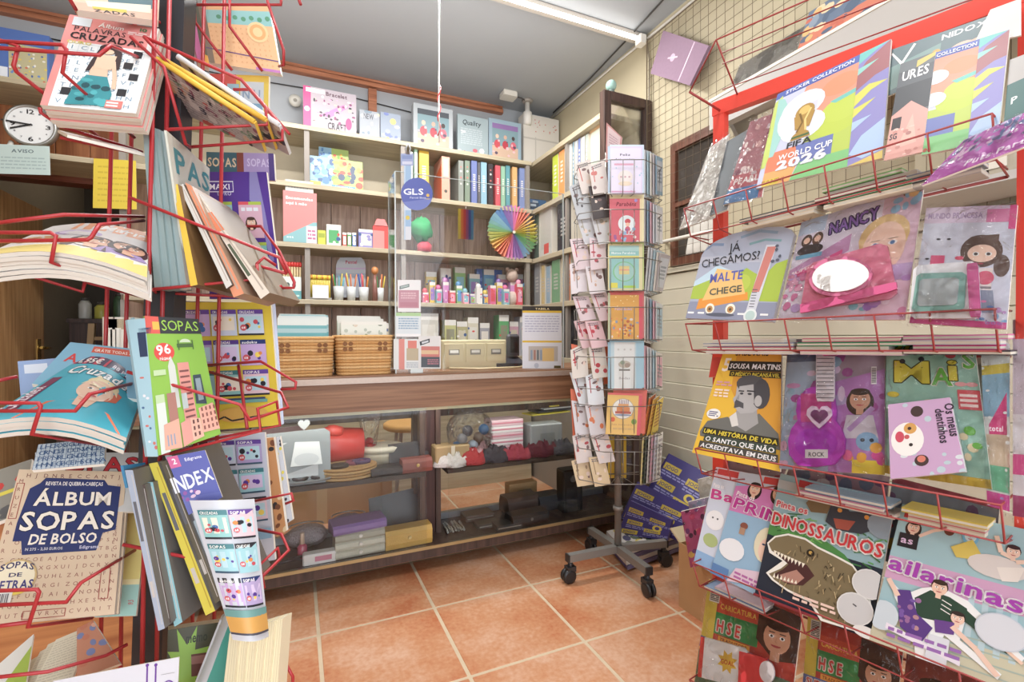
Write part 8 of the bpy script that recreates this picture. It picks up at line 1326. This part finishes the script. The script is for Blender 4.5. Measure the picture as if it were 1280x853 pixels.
# behind the counter, seen through the glass
p = V((onY(512, 530, 3.1).x, 3.1, 0)); zz = onY(512, 528, 3.1).z; o = empty('stool', p, 'round pale wooden stool behind the counter, seen through the glass', 'stool'); obj('seat', M().lathe(p + V((0, 0, zz - .04)), [(.15, 0), (.165, .01), (.165, .035), (.15, .045)], 'd09a50', 26), PAINT, o)
for t in (.8, 2.4, 3.9, 5.5): obj('leg', M().tube([p + V((.09 * cos(t), .09 * sin(t), zz - .04)), p + V((.17 * cos(t), .17 * sin(t), 0))], .012, 'b8b4ac', 8), METAL, o)
p = V((onY(470, 620, 3.15).x, 3.15, 0)); 
o = obj('cardboard_carton', M().box(p + V((-.75, 0, 0)), p + V((.1, .28, .42)), 'b08048'), MT['cardboard'], None, 'large cardboard carton on the floor behind the counter', 'carton'); obj('tape', M().box(p + V((-.35, -.002, 0)), p + V((-.29, 0, .42)), 'c8a878'), PRINT, o)
# right half: scarves and gloves heaped on the middle shelf
def scarf(px, py, z, rx, h_, col, lab, seed):
    rx *= 1.25; h_ *= .8
    p = at(px, py, z); R = random.Random(seed); ph = [R.uniform(0, 6) for _ in range(6)]; ry = rx * .65
    def f(u, v):
        t = 2 * pi * u; r = min(1, v * 1.25); zz = h_ * (1 - (max(v - .0, 0)) ** 2.2) * (1 + .3 * sin(5 * t + ph[0]) * v + .28 * sin(16 * v + ph[1] + 2 * t) + .18 * sin(11 * t + 23 * v + ph[4]))
        return p + V((rx * r * cos(t) * (1 + .12 * sin(3 * t + ph[2])), ry + ry * r * sin(t) * (1 + .12 * sin(4 * t + ph[3])), max(.002, zz)))
    o = obj('folded_scarf', M().grid(lambda u, v: f(u, v), 28, 9, col), CLOTH, None, lab, 'scarf')
    obj('fringe', M().tube([p + V((-rx * .5 + rx * .16 * k, ry * .12 - .006 * (k % 2), .008 + .01 * (k % 2))) for k in range(7)], .008, col, 5), CLOTH, o)
for a_ in ((578, 591, MZ2, .075, .07, 'd4ccc8', 'white knitted scarf at the left of the heap on the right middle shelf', 1), (604, 589, MZ2, .075, .075, 'b03038', 'red scarf in the heap on the right middle shelf', 2), (600, 579, MZ2, .08, .10, 'c89aa0', 'pink scarf behind the red one on the right middle shelf', 3), (634, 586, MZ2, .085, .075, '3a3a44', 'charcoal scarf in the middle of the heap', 4), (662, 582, MZ2, .07, .07, '9a3a48', 'wine red scarf right of the charcoal one', 5), (690, 576, MZ2, .08, .09, '5a2430', 'dark maroon scarf with a red fold on the right', 6), (712, 572, MZ2, .08, .08, '4a4850', 'dark grey scarf at the right end of the heap', 7), (625, 573, MZ2, .07, .11, 'b8a8b0', 'pale mauve scarf behind the charcoal one', 8)): scarf(*a_)
def bookrow(px, py, n, w_, col, nm, dy=.06):
    p = at(px, py, MZ2) + V((0, dy, 0)); p.z = MZ2
    for k in range(n): o = obj('boxed_stationery', M().rbox(p + V((-w_ / 2 + .004 * (k % 2), 0, k * .034)), p + V((w_ / 2, .12, k * .034 + .032)), col[k % len(col)], .003), PRINT, None, '%s %s, %s from the bottom of its pile inside the counter' % (('white', 'pale pink')[k % 2], nm, ORD[k]), 'box'); obj('box_band', M().box(p + V((-w_ / 2 + .004, -.001, k * .034 + .012)), p + V((w_ / 2, 0, k * .034 + .02)), 'c8788a'), PRINT, o)
bookrow(640, 575, 6, .19, ('dcd8d8', 'd0b0b8'), 'boxed set'); 
p = at(600, 585, MZ2) + V((0, .05, 0)); p.z = MZ2; o = obj('clear_bag', M().blob(p + V((0, .05, .15)), .13, .05, .13, 'fff', 16, 10, .05, 3), FILM, None, 'clear bag of blue and grey trinkets at the back of the right shelf', 'bag'); [obj('trinket', M().blob(p + V((.03 * (k - 2.5), .05, .08 + .04 * (k % 3))), .03, .03, .03, ('3a6a9a', '8a8a90', '4a4a54', 'a8b8c8', '6a5a50')[k % 5], 8, 6), PLAST, o) for k in range(6)]
p = at(573, 590, MZ2) + V((0, .05, 0)); p.z = MZ2; o = obj('gift_set', M().rbox(p + V((-.08, 0, 0)), p + V((.10, .1, .10)), 'b09468', .006), PAINT, None, 'brown paper gift box left of the clear bag of trinkets', 'box'); obj('wrapping_band', M().box(p + V((-.0, -.002, 0)), p + V((.02, 0, .10)), 'e0d4c0'), PRINT, o)
p = at(697, 575, MZ2) + V((0, .05, 0)); p.z = MZ2; o = obj('acrylic_box', M().rbox(p + V((-.10, 0, 0)), p + V((.10, .1, .17)), '8e9294', .006), PLAST, None, 'grey box at the right of the upper display, behind the maroon scarf', 'box'); obj('box_label', M().box(p + V((-.04, -.001, .05)), p + V((.05, 0, .12)), '7a7e80'), PRINT, o)
for k in range(5):
    p = V((onY(690, 520, 2.62).x - .05 + .05 * k, 2.6 + .02 * k, MZ2 + .19 + .012 * k)); o = obj('magazine', M().obox(p, V((.14, .02, 0)), V((-.01, .05, 0)), V((0, 0, .004)), ('d8c83a', '4a4a50', 'c8ccd0', 'd4c44a', '6a7078')[k]), PRINT, None, '%s magazine of the pile on the grey box inside the counter' % (('lowest', 'second', 'third', 'fourth', 'topmost')[k]), 'magazine')
# right bottom: pens, cases, wallets, small radio
for k in range(7):
    p = at(560 + k * 3.4, 668 - k * .6, BZ); o = obj('metal_pen', M().tube([p + V((0, 0, .008 + .004 * (k % 2))), p + V((.012 - .02 * (k % 3) * .4, .12, .008 + .006 * (k % 2)))], .006, ('b8b8b4', '8a8a88', 'c8c4bc')[k % 3], 7), METAL, None, '%s metal pen from the left in the row on the bottom shelf' % ORD[k], 'pen'); obj('pen_clip', M().box(p + V((-.002, .01, .014)), p + V((.003, .05, .019)), 'd8d8d4'), METAL, o)
for k, (px, py, w_, d_, h_, c, nm) in enumerate(((598, 648, .17, .10, .03, '5a4a44', 'dark taupe glasses case'), (612, 660, .13, .08, .02, '4a4440', 'dark brown flat case'), (640, 664, .15, .09, .022, '3a3636', 'charcoal flat case'))): 
    p = at(px, py, BZ); o = obj('flat_case', M().rbox(p + V((-w_ / 2, 0, 0)), p + V((w_ / 2, d_, h_)), c, .006), LEATH, None, nm + ' on the bottom shelf beside the pens', 'case'); obj('case_trim', M().box(p + V((-w_ / 2 + .01, -.001, h_ * .4)), p + V((w_ / 2 - .01, 0, h_ * .6)), 'b8b4ae'), METAL, o)
wallet(664, 655, BZ, .22, .10, .05, '26262a', 'long black wallet on the right of the bottom shelf', 'a8a8a4', .06); wallet(690, 638, BZ, .16, .12, .08, '33343c', 'dark slate wallet behind the long black one', None, .04); wallet(655, 642, BZ, .20, .12, .09, '54403a', 'dark brown wallet behind the long black one', None, .04)
p = at(672, 640, BZ) + V((0, .2, 0)); p.z = BZ; o = obj('small_carton', M().rbox(p + V((-.09, 0, 0)), p + V((.10, .07, .11)), 'a08a68', .004), MT['cardboard'], None, 'little brown carton at the back of the right bottom shelf', 'box'); obj('carton_label', M().box(p + V((-.03, -.001, .03)), p + V((.06, 0, .07)), '8a7454'), PRINT, o)
p = at(716, 640, BZ); o = obj('radio', M().rbox(p + V((-.06, 0, 0)), p + V((.07, .09, .24)), '1e1e22', .008), PLAST, None, 'black radio standing at the right end of the bottom shelf', 'radio'); obj('speaker_grille', M().box(p + V((-.04, -.002, .03)), p + V((.05, 0, .14)), '4a4a50'), METAL, o); obj('dial', M().lathe(p + V((.0, -.001, .19)), [(.02, 0), (.018, .008)], '8a8c90', 14, V((0, -1, 0))), METAL, o)
SEC[0] = 'by the dark passage'
# ================================================================== clutter of the dark passage at the left
for i, (px, w_, h_, c, nm) in enumerate(((136, .05, .28, 'c8c0b0', 'ivory'), (142, .04, .27, '9ab8c0', 'pale teal'), (148, .04, .28, 'd8d4c8', 'white'), (154, .05, .27, 'b8a888', 'sand'), (160, .04, .28, 'c4bcae', 'stone'))):
    p = onY(px, 440, 3.12); p.z = S5 - .02; o = obj('ring_binder', M().box(p + V((-w_ / 2, 0, 0)), p + V((w_ / 2, .2, h_)), c), PRINT, None, nm + ' binder standing by the dark doorway behind the stand', 'folder'); obj('spine_label', M().box(p + V((-w_ * .3, -.001, h_ * .4)), p + V((w_ * .3, 0, h_ * .8)), 'e4e0d4'), PRINT, o)
sd = empty('side_table', onY(150, 440, 3.3) * 1, 'dark side table by the doorway carrying ring binders', 'table'); ORG[sd.name] = V((onY(150, 440, 3.12).x, 3.25, 0)); sd.location = ORG[sd.name]; c = ORG[sd.name]
obj('table_top', M().box(c + V((-.25, -.15, S5 - .05)), c + V((.2, .15, S5 - .02)), '3a2e28'), WDARK, sd); [obj('leg', M().box(c + V((x, y, 0)), c + V((x + .03, y + .03, S5 - .05)), '3a2e28'), WDARK, sd) for x in (-.25, .17) for y in (-.15, .12)]
cb = empty('dark_cabinet', V((-1.28, 4.75, 0)), 'dark cabinet with jars and boxes deep in the passage', 'cabinet'); obj('body', M().box((-1.52, 4.6, 0), (-1.0, 5.0, 1.25), '2c2622'), WDARK, cb); obj('cabinet_top', M().box((-1.53, 4.58, 1.25), (-.99, 5.0, 1.28), '3a302a'), WDARK, cb)
for i, (x, r_, h_, c, nm) in enumerate(((-1.45, .04, .14, 'c8c4b8', 'white'), (-1.35, .045, .11, 'c8c040', 'yellow'), (-1.24, .04, .18, '4a6a4a', 'green'), (-1.12, .05, .12, '8a8478', 'grey'))):
    o = obj('jar', M().lathe((x, 4.68, 1.28), [(r_ * .9, 0), (r_, .01), (r_, h_ * .8), (r_ * .6, h_)], c, 12), PLAST, None, nm + ' jar on the dark cabinet in the passage', 'jar'); obj('jar_lid', M().lathe((x, 4.68, 1.28 + h_), [(r_ * .65, 0), (r_ * .65, .02)], '5a5650', 12), PLAST, o)
p = V((-1.2, 4.2, 0)); st = empty('step_ladder', p, 'pale wooden step ladder leaning in the dark passage', 'ladder')
for x in (-.13, .13): obj('rail', M().obox(p + V((x, .1, .62)), V((.018, 0, 0)), V((0, .02, 0)), V((0, .12, .62)), 'b89a70'), PAINT, st)
for k in range(5): obj('rung', M().box(p + V((-.12, .01 + .045 * k, .2 + .23 * k)), p + V((.12, .05 + .045 * k, .225 + .23 * k)), 'a88a60'), PAINT, st)
# ================================================================== repeats carry their group
_n = {}
_key = lambda o, s: (o.name.split('.')[0], s)
for o, s in THINGS: _n[_key(o, s)] = _n.get(_key(o, s), 0) + 1
for o, s in THINGS:
    w_ = o.name.split('.')[0].replace('_', ' ')
    if _n[_key(o, s)] > 1: o['group'] = (w_ + ('es' if w_[-1] in 'sxh' else '' if w_.endswith('stationery') else 's')) + ' ' + s
